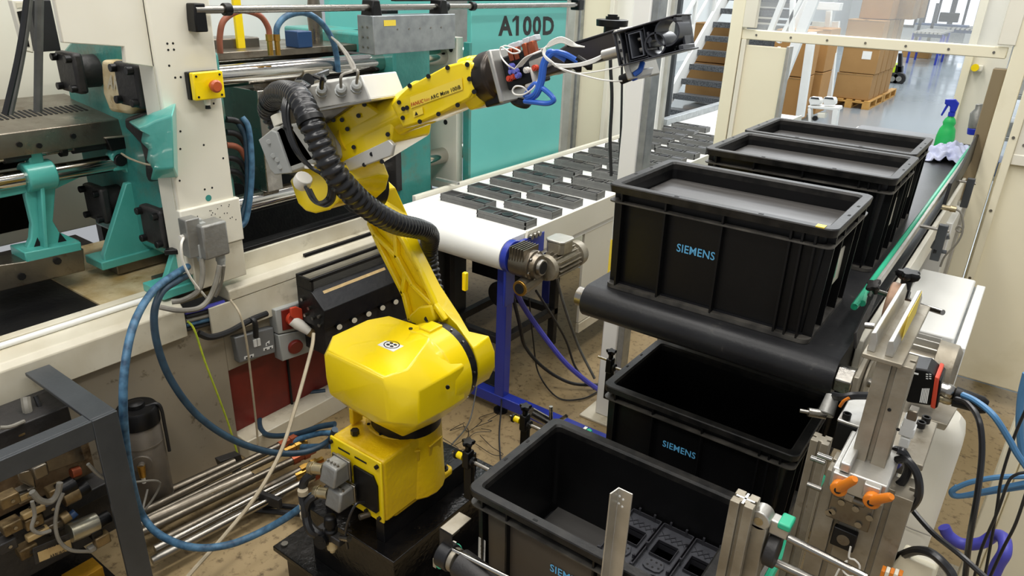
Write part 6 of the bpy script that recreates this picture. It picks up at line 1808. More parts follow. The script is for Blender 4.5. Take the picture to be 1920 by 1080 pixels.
# large slotted profile standing below
bp = thing('profile_column', 'wide slotted aluminium profile column below the orange levers', 'column', (k0.x + .04, ye + .03, 0))
slot_profile(k0.x + .022, ye + .035, .035, 0, zc_ - .03, 'profile', 'aluminium_dirty', bp, .005, .012)
slot_profile(k0.x + .092, ye + .035, .035, 0, zc_ - .03, 'profile', 'aluminium_dirty', bp, .005, .012)
slot_profile(k0.x - .06, ye + .19, .018, 0, P(1547, 845, y=ye + .15).z, 'side_profile', 'aluminium_dirty', bp, .003, .007)
hg = thing('hinge_plate', 'stainless hinge plate with screws under the clamp block', 'hinge', P(1595, 960, y=ye))
h0, h1 = P(1553, 930, y=ye - .012), P(1628, 968, y=ye - .012)
hz0, hz1 = P(1590, 985, y=ye - .012).z, P(1590, 932, y=ye - .012).z
MB().box(h0.x + .004, h1.x + .006, ye - .012, ye - .004, hz0, hz1).build('plate', 'steel_dirty', hg, 0.002)
MB().rings([(V((h0.x + .008, ye - .012, hz1)), .008), (V((h1.x - .01, ye - .012, hz1)), .008)], 12).build('hinge_pin', 'steel_dirty', hg)
MB().box(h0.x + .024, h1.x - .028, ye - .02, ye - .012, hz1 - .004, hz1 + .012).build('hinge_knuckle', 'steel', hg, 0.002)
for u_, v_ in ((.02, .2), (.25, .75), (.6, .72), (.1, .3), (.75, .2), (.95, .6)):
    c = V((h0.x + (h1.x - h0.x) * u_ + .006, ye - .012, hz0 + (hz1 - hz0) * v_))
    MB().rings([(c, .006), (c + V((0, -.004, 0)), .006), (c + V((0, -.004, 0)), .003)], 10).build('screw', 'steel', hg)
s0_ = P(1583, 1008, y=ye - .006)
sq = thing('square_sensor', 'black square frame with a round steel insert under the hinge plate', 'sensor', s0_)
MB().box(s0_.x - .02, s0_.x + .02, ye - .014, ye, s0_.z - .02, s0_.z + .02).build('sensor_frame', 'black_plastic', sq, 0.002)
MB().cyl(V((s0_.x, ye - .015, s0_.z)), V((s0_.x, ye - .013, s0_.z)), .011, 16).build('steel_insert', 'steel_dirty', sq)
cable('wire_loop', 'thin white wire with a loop hanging below the black square frame', [P(1595, 1025, y=ye - .03), P(1592, 1045, y=ye - .03), P(1603, 1050, y=ye - .03), P(1612, 1062, y=ye - .03), P(1606, 1078, y=ye - .03), P(1592, 1080, y=ye - .03), P(1580, 1068, y=ye - .03), P(1588, 1052, y=ye - .03), P(1575, 1065, y=ye - .03), P(1562, 1090, y=ye - .03)], .0018, 'cable_white', 'wire')

# mounting plate, black block and air fittings beside the post
mp = thing('mounting_plate', 'worn steel plate with a black block and air fitting left of the profile post', 'bracket', P(1640, 800, y=1.35))
ym = 1.36
a0_, a1_ = P(1574, 780, y=ym - .04), P(1640, 770, y=ym)
zt_m = P(1600, 775, y=ym).z
MB().box(a0_.x, a0_.x + .07, ym - .05, ym + .06, zt_m - .06, zt_m).build('black_block', 'black_plastic', mp, 0.003)
MB().box(a0_.x - .001, a0_.x + .071, ym - .051, ym + .061, zt_m, zt_m + .006).build('block_lid', 'aluminium', mp, 0.002)
for dx_, dy_ in ((.012, -.04), (.04, .04), (.13, .02), (.135, .045)):
    MB().lathe((a0_.x + dx_, ym + dy_, zt_m + .006), (0, 0, 1), [(0, .008), (.012, .008), (.012, .005), (.006, .005)], 14).build('cap_screw', 'black_metal', mp)
MB().box(a0_.x + .07, a0_.x + .155, ym - .10, ym + .07, zt_m - .012, zt_m).build('worn_plate', 'aluminium_dirty', mp, 0.002)
c = P(1548, 778, y=ym)
MB().rings([(c, .016), (c + V((-.0, .03, .03)), .013)], 12).build('fitting_body', 'cast_grey', mp, 0.002)
MB().rings([(c + V((-.045, -.02, .002)), .004), (c + V((-.03, -.015, .002)), .004), (c + V((-.03, -.015, .002)), .009), (c, .009)], 10).build('fitting_tip', 'steel', mp)
cable('fitting_cable', 'black cable with bared orange wires bending from the air fitting to the post', [c + V((0, .03, .03)), P(1580, 745, y=ym), P(1600, 742, y=ym), P(1628, 742, y=ym + .02)], .008, 'rubber')
cable('bare_wire', 'short orange wires showing beside the air fitting', [P(1575, 762, y=ym - .01), P(1582, 752, y=ym - .015), P(1592, 746, y=ym - .015)], .003, 'orange', 'wire')
# white pneumatic valves in a row
pv = thing('pneumatic_valves', 'row of small white pneumatic valves beside the white tank', 'valves', P(1695, 830, y=1.3))
for k, (a, b, m_) in enumerate(((1712, 775, 'steel_dirty'), (1706, 790, 'print_white'), (1702, 805, 'print_white'), (1697, 825, 'print_white'), (1688, 850, 'aluminium'), (1683, 872, 'aluminium'), (1672, 895, 'aluminium'))):
    MB().obb(P(a, b, y=1.3), V((.008 + .002 * (k % 3), 0, 0)), V((0, .012, 0)), V((0, 0, .010))).build('valve', m_, pv, 0.002)
for a, b in ((1682, 846), (1681, 866)):
    c = P(a, b, y=1.28)
    MB().rings([(c, .010), (c + V((-.002, -.012, .002)), .010), (c + V((-.002, -.012, .002)), .006)], 14).build('push_ring', 'push_blue' if b > 850 else 'black_plastic', pv)
yc_ = 1.24
cable('air_tube', 'thick black tube arching from the upper valve to the clamp block', [P(1683, 844, y=yc_), P(1695, 850, y=yc_), P(1704, 875, y=yc_), P(1695, 900, y=yc_), P(1675, 914, y=yc_), P(1658, 915, y=yc_)], .0075, 'rubber_gloss', 'tube')
cable('air_tube', 'glossy black tube making the wide loop in front of the white tank', [P(1682, 862, y=yc_), P(1700, 862, y=yc_ - .01), P(1720, 890, y=yc_ - .02), P(1722, 930, y=yc_ - .02), P(1700, 956, y=yc_ - .02), P(1670, 955, y=yc_ - .01), P(1658, 944, y=yc_)], .007, 'rubber_gloss', 'tube')
cable('air_tube', 'black tube dropping straight down right of the clamp block', [P(1692, 905, y=yc_), P(1686, 960, y=yc_), P(1676, 1020, y=yc_), P(1664, 1062, y=yc_)], .0045, 'cable_dark', 'tube')
cable('air_tube', 'black tube dropping straight down beside the hinge plate', [P(1655, 948, y=yc_), P(1655, 1000, y=yc_), P(1662, 1050, y=yc_)], .005, 'rubber', 'tube')

# black sensor / rangefinder with red edge
yb_ = 1.55
sn = thing('optical_sensor', 'black optical sensor head with a red front frame', 'sensor', P(1725, 725, y=yb_))
q = [P(1690, 700, y=yb_), P(1700, 688, y=yb_), P(1738, 694, y=yb_), P(1752, 706, y=yb_), P(1755, 722, y=yb_), P(1745, 762, y=yb_), P(1700, 755, y=yb_), P(1688, 735, y=yb_)]
MB().prism(q, (0, .07, 0)).build('sensor_body', 'black_plastic', sn, 0.004)
MB().prism([P(1753, 706, y=yb_ - .004), P(1761, 710, y=yb_ - .004), P(1753, 768, y=yb_ - .004), P(1744, 764, y=yb_ - .004)], (0, .078, 0)).build('red_frame', 'red_plastic', sn, 0.002)
MB().prism([P(1761, 712, y=yb_ - .002), P(1765, 716, y=yb_ - .002), P(1758, 764, y=yb_ - .002), P(1753, 767, y=yb_ - .002)], (0, .07, 0)).build('rear_shell', 'black_plastic', sn, 0.003)
for k in range(5):
    quadpatch([P(1724 + 3 * k, 754 + .5 * k, y=yb_), P(1726 + 3 * k, 754.5 + .5 * k, y=yb_), P(1729 + 3 * k, 728, y=yb_)], 'print_white', sn, 'printed_line')
for k in range(3):
    for j in range(2):
        quadpatch([P(1736 + 6 * j, 710 - 4 * k, y=yb_), P(1740 + 6 * j, 711 - 4 * k, y=yb_), P(1736.5 + 6 * j, 708.5 - 4 * k, y=yb_)], 'print_white', sn, 'printed_line')
quadpatch([P(1702, 698, y=yb_), P(1722, 703, y=yb_), P(1702.5, 695, y=yb_)], 'print_white', sn, 'printed_line')
for k, (a, b, a2, b2, r_) in enumerate(((1762, 728, 1790, 738, .016), (1757, 744, 1786, 752, .011))):
    p0_, p1_ = P(a, b, y=yb_ + .03), P(a2, b2, y=yb_ + .03)
    d_ = (p1_ - p0_).normalized()
    MB().rings([(p0_, r_ * .9), (p0_ + d_ * .012, r_ * .9), (p0_ + d_ * .012, r_), (p1_ - d_ * .006, r_), (p1_, r_ * .7)], 14).build('plug_nut', 'steel' if k == 0 else 'brass_worn', sn)
    MB().rings([(p1_, r_), (p1_ + d_ * .05, r_ * .95), (p1_ + d_ * .06, r_ * .6)], 14).build('plug_boot', 'black_plastic', sn)
mb_ = MB().hexa([P(1665, 775, y=yb_), P(1770, 808, y=yb_), P(1770, 808, y=yb_) + V((.01, .12, 0)), P(1665, 775, y=yb_) + V((0, .12, 0)), P(1665, 765, y=yb_), P(1778, 797, y=yb_), P(1778, 797, y=yb_) + V((.01, .12, 0)), P(1665, 765, y=yb_) + V((0, .12, 0))])
mb_.build('mounting_plate', 'aluminium_dirty', sn, 0.002)
MB().bolt(P(1765, 788, y=yb_ + .05), (0, 0, 1), .012, .008).build('bolt', 'steel', sn)

# ribbed motor of the upper belt behind the guide plates
ym2 = 1.78
mt = thing('belt_motor', 'ribbed grey electric motor at the end of the upper belt', 'motor', P(1722, 670, y=ym2))
c = P(1722, 680, y=ym2)
MB().rings([(c + V((-.06, 0, 0)), .055), (c + V((.03, 0, 0)), .055), (c + V((.03, 0, 0)), .066), (c + V((.07, 0, 0)), .064), (c + V((.08, 0, 0)), .05)], 28).build('motor_body', 'aluminium_dirty', mt, 0.001)
for k in range(12):
    a = math.radians(-20 + 18 * k)
    u = V((0, math.cos(a), math.sin(a)))
    MB().obb(c + V((-.015, 0, 0)) + u * .062, V((.045, 0, 0)), u * .01, u.cross(V((1, 0, 0))) * .0015).build('cooling_fin', 'aluminium', mt)
c = P(1622, 715, y=ym2)
MB().rings([(c, .06), (c + V((.008, 0, 0)), .06)], 26).build('pulley_disc', 'aluminium_dirty', mt, 0.002)
MB().rings([(c + V((-.03, 0, 0)), .012), (c + V((.05, 0, 0)), .012)], 12).build('shaft', 'steel', mt)
MB().rings([(P(1663, 565, y=ym2 + .05), .05), (P(1663, 565, y=ym2 + .05) + V((.03, 0, 0)), .05)], 26).build('drive_wheel', 'copper_wire', mt, 0.004)
# dark bracket arms holding the guide rail, star knobs
gb2 = thing('guide_clamp', 'dark bracket with two star knobs clamping the green guide rail', 'clamp', P(1690, 530, y=1.85))
MB().prism([P(1645, 570, y=1.92), P(1652, 570, y=1.92), P(1612, 655, y=1.75), P(1605, 655, y=1.75)], (0, .0, .02)).build('bracket_arm', 'dark_frame', gb2) if False else None
MB().hexa([P(1601, 655, y=1.70), P(1606, 655, y=1.70), P(1645, 556, y=2.0), P(1640, 556, y=2.0), P(1600, 625, y=1.70), P(1606, 622, y=1.70), P(1648, 536, y=2.0), P(1640, 540, y=2.0)]).build('bracket_arm', 'dark_cast', gb2, 0.002)
def star_knob(c, ax_, r_, par, m_='black_plastic', name='star_knob', n=5):
    ax_ = V(ax_).normalized()
    u = ax_.orthogonal().normalized()
    w_ = ax_.cross(u)
    secs = []
    for h_, s_ in ((0, .55), (.25 * r_, .9), (.55 * r_, 1.0), (.75 * r_, .85)):
        ring = []
        for k in range(n * 6):
            a = 2 * math.pi * k / (n * 6)
            rr = r_ * s_ * (1 - .18 + .18 * math.cos(n * a))
            ring.append(c + ax_ * h_ + (u * math.cos(a) + w_ * math.sin(a)) * rr)
        secs.append(ring)
    k_ = MB().loft(secs).build(name, m_, par)
    MB().rings([(c - ax_ * r_ * .7, r_ * .4), (c, r_ * .45)], 12).build('knob_stem', m_, par)
    return k_
c = P(1701, 525, y=1.85)
star_knob(c, (0, 0, 1), .030, gb2)
MB().obb(c + V((0, 0, -.05)), V((.012, 0, 0)), V((0, .012, 0)), V((0, 0, .03))).build('clamp_stem', 'black_plastic', gb2, 0.003)
c2_ = P(1640, 540, y=1.93)
star_knob(c2_, (-.3, -.4, .7), .022, gb2, 'dark_cast', n=4)
MB().cyl(P(1650, 548, y=1.9), P(1768, 586, y=1.75), .0065, 10).build('clamp_rod', 'steel', gb2)
MB().cyl(P(1622, 610, y=1.75), P(1640, 612, y=1.75), .008, 10).build('bolt', 'steel', gb2)
# cream bar and dark rod beside the belt, further back
cable('sensor_wire', 'thin pale wire with a loop hanging from the brass sensor beside the deflector', [P(1792, 392, y=3.2), P(1802, 400, y=3.2), P(1806, 425, y=3.2), P(1800, 435, y=3.2), P(1793, 430, y=3.2), P(1798, 424, y=3.2), P(1805, 432, y=3.2), P(1795, 455, y=3.2), P(1772, 480, y=3.2), P(1763, 500, y=3.2)], .004, 'cable_grey', 'wire')
tag(MB().rings([(P(1766, 388, y=3.2), .01), (P(1782, 391, y=3.2), .01), (P(1782, 391, y=3.2), .013), (P(1793, 393, y=3.2), .011)], 10).build('proximity_sensor', 'brass_worn'), 'small brass proximity sensor beside the black deflector', 'sensor')
hk = thing('bent_lever', 'dark bent handle with black knob beside the belt side frame', 'handle', P(1760, 450, y=2.9))
MB().tube([P(1780, 443, y=2.9), P(1768, 445, y=2.9), P(1758, 452, y=2.9), P(1750, 466, y=2.9)], .011, 10).build('bent_rod', 'dark_frame', hk)
MB().rings([(P(1751, 468, y=2.8), .024), (P(1762, 470, y=2.8), .022)], 12).build('knob', 'black_plastic', hk, 0.002)
MB().cyl(P(1762, 471, y=2.8), P(1775, 473, y=2.8), .007, 8).build('rod', 'dark_frame', hk)

# ---------------------------------------------------------------- white box and white tank
wb0, wb1, wb2 = P(1715, 500, z=1.0), P(1850, 530, z=1.0), P(1800, 635, z=1.0)
wbx0, wbx1 = -.235, wb2.x + .0
wby0, wby1 = wb2.y - .01, wb0.y
cb_ = thing('white_cabinet', 'white sheet metal cabinet beside the upper belt', 'cabinet', ((wbx0 + wbx1) / 2, (wby0 + wby1) / 2, 0))
MB().box(wbx0 + .02, wbx1 - .012, wby0, wby1, .45, 1.0).build('cabinet_body', 'white_cab', cb_, 0.006)
MB().box(wbx1 - .006, wbx1 + .022, wby0 - .02, wby1, .45, .985).build('door', 'white_cab', cb_, 0.003)
MB().box(wbx1 - .012, wbx1 - .006, wby0, wby1, .45, .975).build('door_seal', 'galvanised', cb_)
for zz in (.6, .88):
    MB().box(wbx1 - .014, wbx1 - .002, wby0 - .006, wby0, zz, zz + .05).build('hinge', 'steel', cb_)
for xx, yy in ((wbx0 + .03, wby0 + .03), (wbx1 - .05, wby0 + .03), (wbx0 + .03, wby1 - .05), (wbx1 - .05, wby1 - .05)):
    MB().box(xx, xx + .03, yy, yy + .03, 0, .45).build('leg', 'aluminium', cb_)
# second lower white box behind it
tag(MB().box(-.27, -.19, 3.6, 4.0, .6, 1.02).build('white_box', 'white_cab', None, 0.004), 'smaller white box standing behind the white cabinet', 'box')
yt = 1.75
t0, t1 = P(1712, 790, y=yt), P(1822, 800, y=yt)
tk = thing('white_tank', 'tall white plastic tank with rounded shoulders at the right', 'tank', ((t0.x + t1.x) / 2, yt, 0))
zt3 = P(1770, 790, y=yt).z
tx0, tx1 = t0.x - .03, t1.x - .005
MB().loft([rrect(tx0 + .0, tx1, yt - .02, yt + .10, z_, .03) for z_ in (0.1, zt3 - .05)] + [rrect(tx0 + .006, tx1 - .006, yt - .014, yt + .094, zt3 - .02, .03), rrect(tx0 + .02, tx1 - .02, yt + .0, yt + .08, zt3, .03)]).build('tank_body', 'tank_white', tk, 0, 50)
MB().tube([P(1688, 982, y=yt - .03), P(1710, 992, y=yt - .03), P(1745, 1005, y=yt - .03)], .0015, 6).build('seam', 'cable_grey', tk)
# cream box with terminal strip at the bottom
tbx = thing('terminal_cover', 'cream cable cover with a coloured terminal strip at the bottom edge', 'cover', P(1720, 1060, y=1.25))
MB().hexa([P(1640, 1100, y=1.22), P(1745, 1110, y=1.22), P(1745, 1110, y=1.5), P(1640, 1100, y=1.5), P(1690, 1038, y=1.22), P(1755, 1066, y=1.22), P(1765, 1050, y=1.5), P(1700, 1020, y=1.5)]).build('cover', 'cream_panel', tbx, 0.004)
MB().lathe(P(1728, 1052, y=1.3), (0, -.6, .8), [(0, .022), (.003, .022), (.003, .016), (.005, .016), (.005, .008), (.006, .008)], 20).build('rosette', 'cream', tbx)
for k in range(5):
    c = P(1655 + 8 * k, 1074 + 2 * k, y=1.17)
    MB().obb(c, V((.003, 0, 0)), V((0, .008, 0)), V((0, 0, .010))).build('terminal', 'cream' if k % 2 else 'orange', tbx, 0.0008)

# ---------------------------------------------------------------- cables on the right
cable('sensor_lead', 'black sensor cable dropping from the sensor plug to the floor at the right', [P(1793, 748, y=1.56), P(1815, 757, y=1.54), P(1836, 790, y=1.5), P(1841, 850, y=1.48), P(1832, 930, y=1.46), P(1818, 1010, y=1.45), P(1808, 1095, y=1.45)], .0058, 'rubber_gloss')
cable('sensor_lead', 'blue sensor cable arching from the sensor plug to the right edge', [P(1805, 740, y=1.56), P(1830, 752, y=1.54), P(1862, 778, y=1.5), P(1890, 820, y=1.5), P(1908, 852, y=1.5), P(1935, 890, y=1.5)], .0062, 'blue_cable')
cable('long_cable', 'black cable running diagonally from the clamp block to the lower right', [P(1688, 925, y=1.3), P(1710, 955, y=1.28), P(1750, 1000, y=1.25), P(1800, 1040, y=1.22), P(1850, 1085, y=1.2)], .005, 'rubber_gloss')
yq = 2.2
for k, (pts, lab) in enumerate((([(1925, 893), (1870, 895), (1820, 904), (1792, 916), (1786, 924), (1800, 930), (1850, 920), (1925, 905)], 'blue cable coil pulled tight at the right, upper strand'),
                                ([(1925, 912), (1870, 920), (1820, 928), (1790, 930), (1784, 922), (1795, 912)], 'blue cable coil pulled tight at the right, lower strand'))):
    cable('coiled_cable', lab, [P(a, b, y=1.9 + .01 * k) for a, b in pts], .0068, 'blue_cable')
cable('coiled_cable', 'blue cable at the right edge above the coil', [P(1925, 700, y=2.0), P(1915, 745, y=2.0), P(1912, 800, y=2.0), P(1918, 850, y=2.0), P(1930, 880, y=2.0)], .009, 'blue_cable')
for k, pts in enumerate(([(1925, 765), (1905, 810), (1885, 870), (1875, 910), (1868, 960), (1845, 1090)], [(1925, 885), (1905, 890), (1890, 905), (1870, 960), (1840, 1030), (1825, 1090)], [(1930, 905), (1905, 980), (1880, 1030), (1850, 1095)])):
    cable('thin_cable', 'thin black cable crossing the cream guard post, %s' % ('leftmost at the top', 'middle one at the coil', 'rightmost one')[k], [P(a, b, y=1.7 - .05 * k) for a, b in pts], .0032, 'rubber')
cable('spiral_hose', 'purple blue hose bending behind the black cables at the lower right', [P(1770, 988, y=2.0), P(1780, 1005, y=2.0), P(1805, 1020, y=2.0), P(1840, 1018, y=2.0), P(1865, 1004, y=2.0), P(1882, 1010, y=1.95), P(1884, 1035, y=1.9), P(1870, 1060, y=1.9), P(1855, 1095, y=1.9)], .016, 'purple_hose', 'hose', n=12)
cable('cable_end', 'thick black cable over the cream cable cover at the bottom', [P(1680, 1045, y=1.3), P(1690, 1042, y=1.24), P(1720, 1032, y=1.2), P(1750, 1040, y=1.18), P(1780, 1070, y=1.17), P(1790, 1095, y=1.16)], .008, 'rubber_gloss')

# ---------------------------------------------------------------- front: profile stubs, angle bar, rail, clamp parts
yf_ = 1.04
ang = thing('angle_bar', 'upright aluminium angle bar in front of the half filled crate', 'bar', P(1160, 920, y=yf_))
q0, qm, q1 = P(1142, 923, y=yf_ + .02), P(1160, 914, y=yf_ + .045), P(1187, 927, y=yf_)
za = q0.z
A_, B_, C_ = V((q0.x, q0.y, 0)), V((qm.x, qm.y, 0)), V((q1.x, q1.y, 0))
t_ = .003
zt4 = P(1160, 914, y=yf_ + .045).z
A_ = V((P(1143, 925, z=zt4).x, P(1143, 925, z=zt4).y, 0))
B_ = V((P(1160, 913, z=zt4).x, P(1160, 913, z=zt4).y, 0))
C_ = V((P(1187, 926, z=zt4).x, P(1187, 926, z=zt4).y, 0))
n1_ = (B_ - A_).normalized().cross(V((0, 0, 1)))
MB().prism([A_, B_, C_, C_ + (A_ - B_).normalized() * t_, B_ + (A_ - B_).normalized() * t_ + (C_ - B_).normalized() * t_, A_ + (C_ - B_).normalized() * t_], (0, 0, zt4)).build('angle_profile', 'aluminium', ang, 0.0005)
for a, b in ((1152, 938), (1163, 941)):
    for dz in (0, .02):
        pass
for u_, z_ in ((.2, -.018), (.45, -.022), (.2, -.036), (.45, -.04)):
    c = B_.lerp(C_, u_) + V((0, 0, zt4 + z_))
    nb = (C_ - B_).normalized().cross(V((0, 0, 1)))
    if nb.y > 0:
        nb = -nb
    c = c + (A_ - B_).normalized() * t_
    MB().cyl(c, c + nb * .0008, .0025, 8).build('drilled_hole', 'print_white', ang)
zt5 = P(1398, 935, y=yf_ + .03).z
pcx = P(1398, 935, z=zt5)
ex_ = thing('front_profile', 'upright slotted aluminium profile at the right front of the crate', 'profile', (pcx.x, pcx.y, 0))
slot_profile(pcx.x, pcx.y, .0205, 0, zt5, 'profile', 'aluminium_dirty', ex_, .004, .010)
MB().box(pcx.x - .0165, pcx.x + .0165, pcx.y - .002, pcx.y + .002, zt5, zt5 + .0006).build('cut_face', 'print_white', ex_)
MB().box(pcx.x - .002, pcx.x + .002, pcx.y - .0165, pcx.y + .0165, zt5, zt5 + .0006).build('cut_face', 'print_white', ex_)
zt6 = P(1432, 968, y=yf_ + .05).z
pc2 = P(1428, 968, z=zt6)
hp = thing('hinged_profile', 'grey profile with a round bearing end beside the front profile', 'profile', (pc2.x, pc2.y, 0))
MB().box(pc2.x - .022, pc2.x + .016, pc2.y - .016, pc2.y + .016, 0, zt6 - .01).build('profile', 'aluminium_dirty', hp, 0.002)
bcn = pc2 + V((.0, 0, .0))
MB().rings([(V((pc2.x, pc2.y - .016, zt6)), .019), (V((pc2.x, pc2.y + .016, zt6)), .019)], 20).build('bearing_end', 'aluminium', hp, 0.002)
MB().rings([(V((pc2.x, pc2.y - .0175, zt6)), .008), (V((pc2.x, pc2.y - .015, zt6)), .008)], 14).build('bearing_pin', 'brass_worn', hp)
MB().cyl((pc2.x - .014, pc2.y - .02, zt6 - .03), (pc2.x - .014, pc2.y - .014, zt6 - .03), .006, 10).build('screw', 'steel', hp)
MB().box(pc2.x + .016, pc2.x + .05, pc2.y - .005, pc2.y + .02, zt6 - .025, zt6 + .005).build('guide_holder', 'aluminium', hp, 0.003)
MB().box(pc2.x + .03, pc2.x + .052, pc2.y - .01, pc2.y + .025, zt6 - .003, zt6 + .01).build('guide_strip', 'green_rail', hp, 0.003)
MB().cyl((pc2.x + .05, pc2.y, zt6 - .02), (pc2.x + .18, pc2.y + .0, zt6 - .03), .007, 12).build('rod', 'steel', hp)
MB().cyl((pc2.x + .02, pc2.y + .02, zt6 - .10), (pc2.x + .18, pc2.y + .02, zt6 - .10), .008, 12).build('rod', 'steel', hp)
MB().rings([(V((pc2.x + .02, pc2.y, zt6 - .06)), .03), (V((pc2.x + .04, pc2.y, zt6 - .06)), .03)], 20).build('roller', 'dark_cast', hp, 0.002)

# C shaped bracket, steel rail and black roller at the bottom
cb0 = P(826, 995, y=1.02)
br2 = thing('rail_bracket', 'bent steel channel with a long steel rod at the front left of the crate', 'bracket', cb0)
zc5 = P(850, 975, y=1.06).z
u0 = P(823, 990, z=zc5)
u1 = P(878, 968, z=zc5)
xa_, xb_ = u0.x, u0.x + .035
ya_2, yb_2 = u0.y - .0, u0.y + .075
MB().box(u0.x, u0.x + .04, ya_2, yb_2, zc5 - .003, zc5).build('channel_top', 'aluminium_dirty', br2, 0.001)
MB().box(u0.x, u0.x + .04, ya_2, ya_2 + .004, zc5 - .065, zc5).build('channel_web', 'dark_cast', br2, 0.001)
MB().box(u0.x, u0.x + .003, ya_2, yb_2, zc5 - .06, zc5).build('channel_side', 'aluminium_dirty', br2, 0.001)
MB().cyl(P(832, 1022, y=1.02), P(985, 1100, y=1.02), .006, 12).build('steel_rod', 'chrome', br2)
ro = P(845, 1060, y=1.0)
rl = thing('end_roller', 'black rubber roller with a steel plate at the bottom edge', 'roller', ro)
MB().rings([(ro + V((-.045, .02, 0)), .034), (ro + V((-.01, .02, 0)), .034)], 26).build('rubber_roller', 'rubber', rl, 0.003)
MB().rings([(ro + V((-.01, .02, 0)), .030), (ro + V((.004, .02, 0)), .030)], 26).build('steel_plate', 'aluminium_dirty', rl, 0.002)
MB().rings([(ro + V((.01, .02, 0)), .036), (ro + V((.16, .02, -.02)), .036)], 26).build('drum', 'dark_cast', rl, 0.003)

# rail clamps with star knobs left of the lower crates
def rail_clamp(kx_, ky_, yy_, label, yellow=True):
    c = P(kx_, ky_, y=yy_)
    t = thing('rail_clamp', label, 'clamp', V((c.x, c.y, ZL - .1)), 'guide rail clamps with star knobs')
    star_knob(c, (0, 0, 1), .021, t)
    MB().obb(c + V((0, 0, -.045)), V((.012, 0, 0)), V((0, .014, 0)), V((0, 0, .028))).build('clamp_body', 'black_plastic', t, 0.004)
    MB().obb(c + V((-.002, .008, -.12)), V((.014, 0, 0)), V((0, .008, 0)), V((0, 0, .07))).build('clamp_leg', 'black_plastic', t, 0.003)
    rz = c.z - .048
    if yellow:
        MB().rings([(V((c.x - .045, c.y, rz)), .014), (V((c.x - .038, c.y, rz)), .014)], 16).build('end_disc', 'black_plastic', t, 0.001)
        MB().rings([(V((c.x - .038, c.y, rz)), .010), (V((c.x - .018, c.y, rz)), .010)], 14).build('scale_ring', 'yellow', t)
        MB().rings([(V((c.x - .056, c.y, rz)), .005), (V((c.x - .045, c.y, rz)), .006)], 10).build('rod_tip', 'steel', t)
    else:
        MB().cyl((c.x - .05, c.y, rz + .02), (c.x - .012, c.y, rz + .02), .005, 10).build('rod', 'steel', t)
    MB().rings([(V((c.x + .013, c.y, rz)), .014), (V((c.x + .022, c.y, rz)), .014)], 14).build('collar', 'black_plastic', t, 0.001)
    MB().cyl((c.x + .02, c.y, rz), (c.x + .075, c.y, rz), .0055, 10).build('rod', 'steel', t)
    return t
rail_clamp(878, 835, 1.29, 'black star knob clamp nearest the robot base, with yellow ring')
rail_clamp(985, 768, 1.56, 'black star knob clamp at the rear corner of the front crate, with yellow ring')
rail_clamp(1146, 664, 2.05, 'dark star knob clamp in front of the white column foot', False)
sp = thing('steel_sleeve', 'pale steel tube lying behind the front crate corner', 'tube', P(1010, 785, y=1.62))
MB().rings([(P(995, 772, y=1.60), .016), (P(1045, 800, y=1.66), .016)], 18).build('tube', 'steel', sp)
MB().cyl(P(1033, 785, y=1.62), P(1033, 762, y=1.62), .006, 10).build('stud', 'steel', sp)
MB().cyl(P(1050, 788, y=1.63), P(1062, 780, y=1.63), .006, 10).build('stud', 'steel', sp)
# tan board lying on the floor beyond the lower crates and grey edges
tag(MB().hexa([P(1085, 815, z=.10), P(1160, 760, z=.10), P(1160, 690, z=.10), P(1000, 800, z=.10), P(1085, 815, z=.112), P(1160, 760, z=.112), P(1160, 690, z=.112), P(1000, 800, z=.112)]).build('board', 'board_tan', None, 0.001), 'oil stained tan board on the floor beside the lower crates', 'board') if False else None

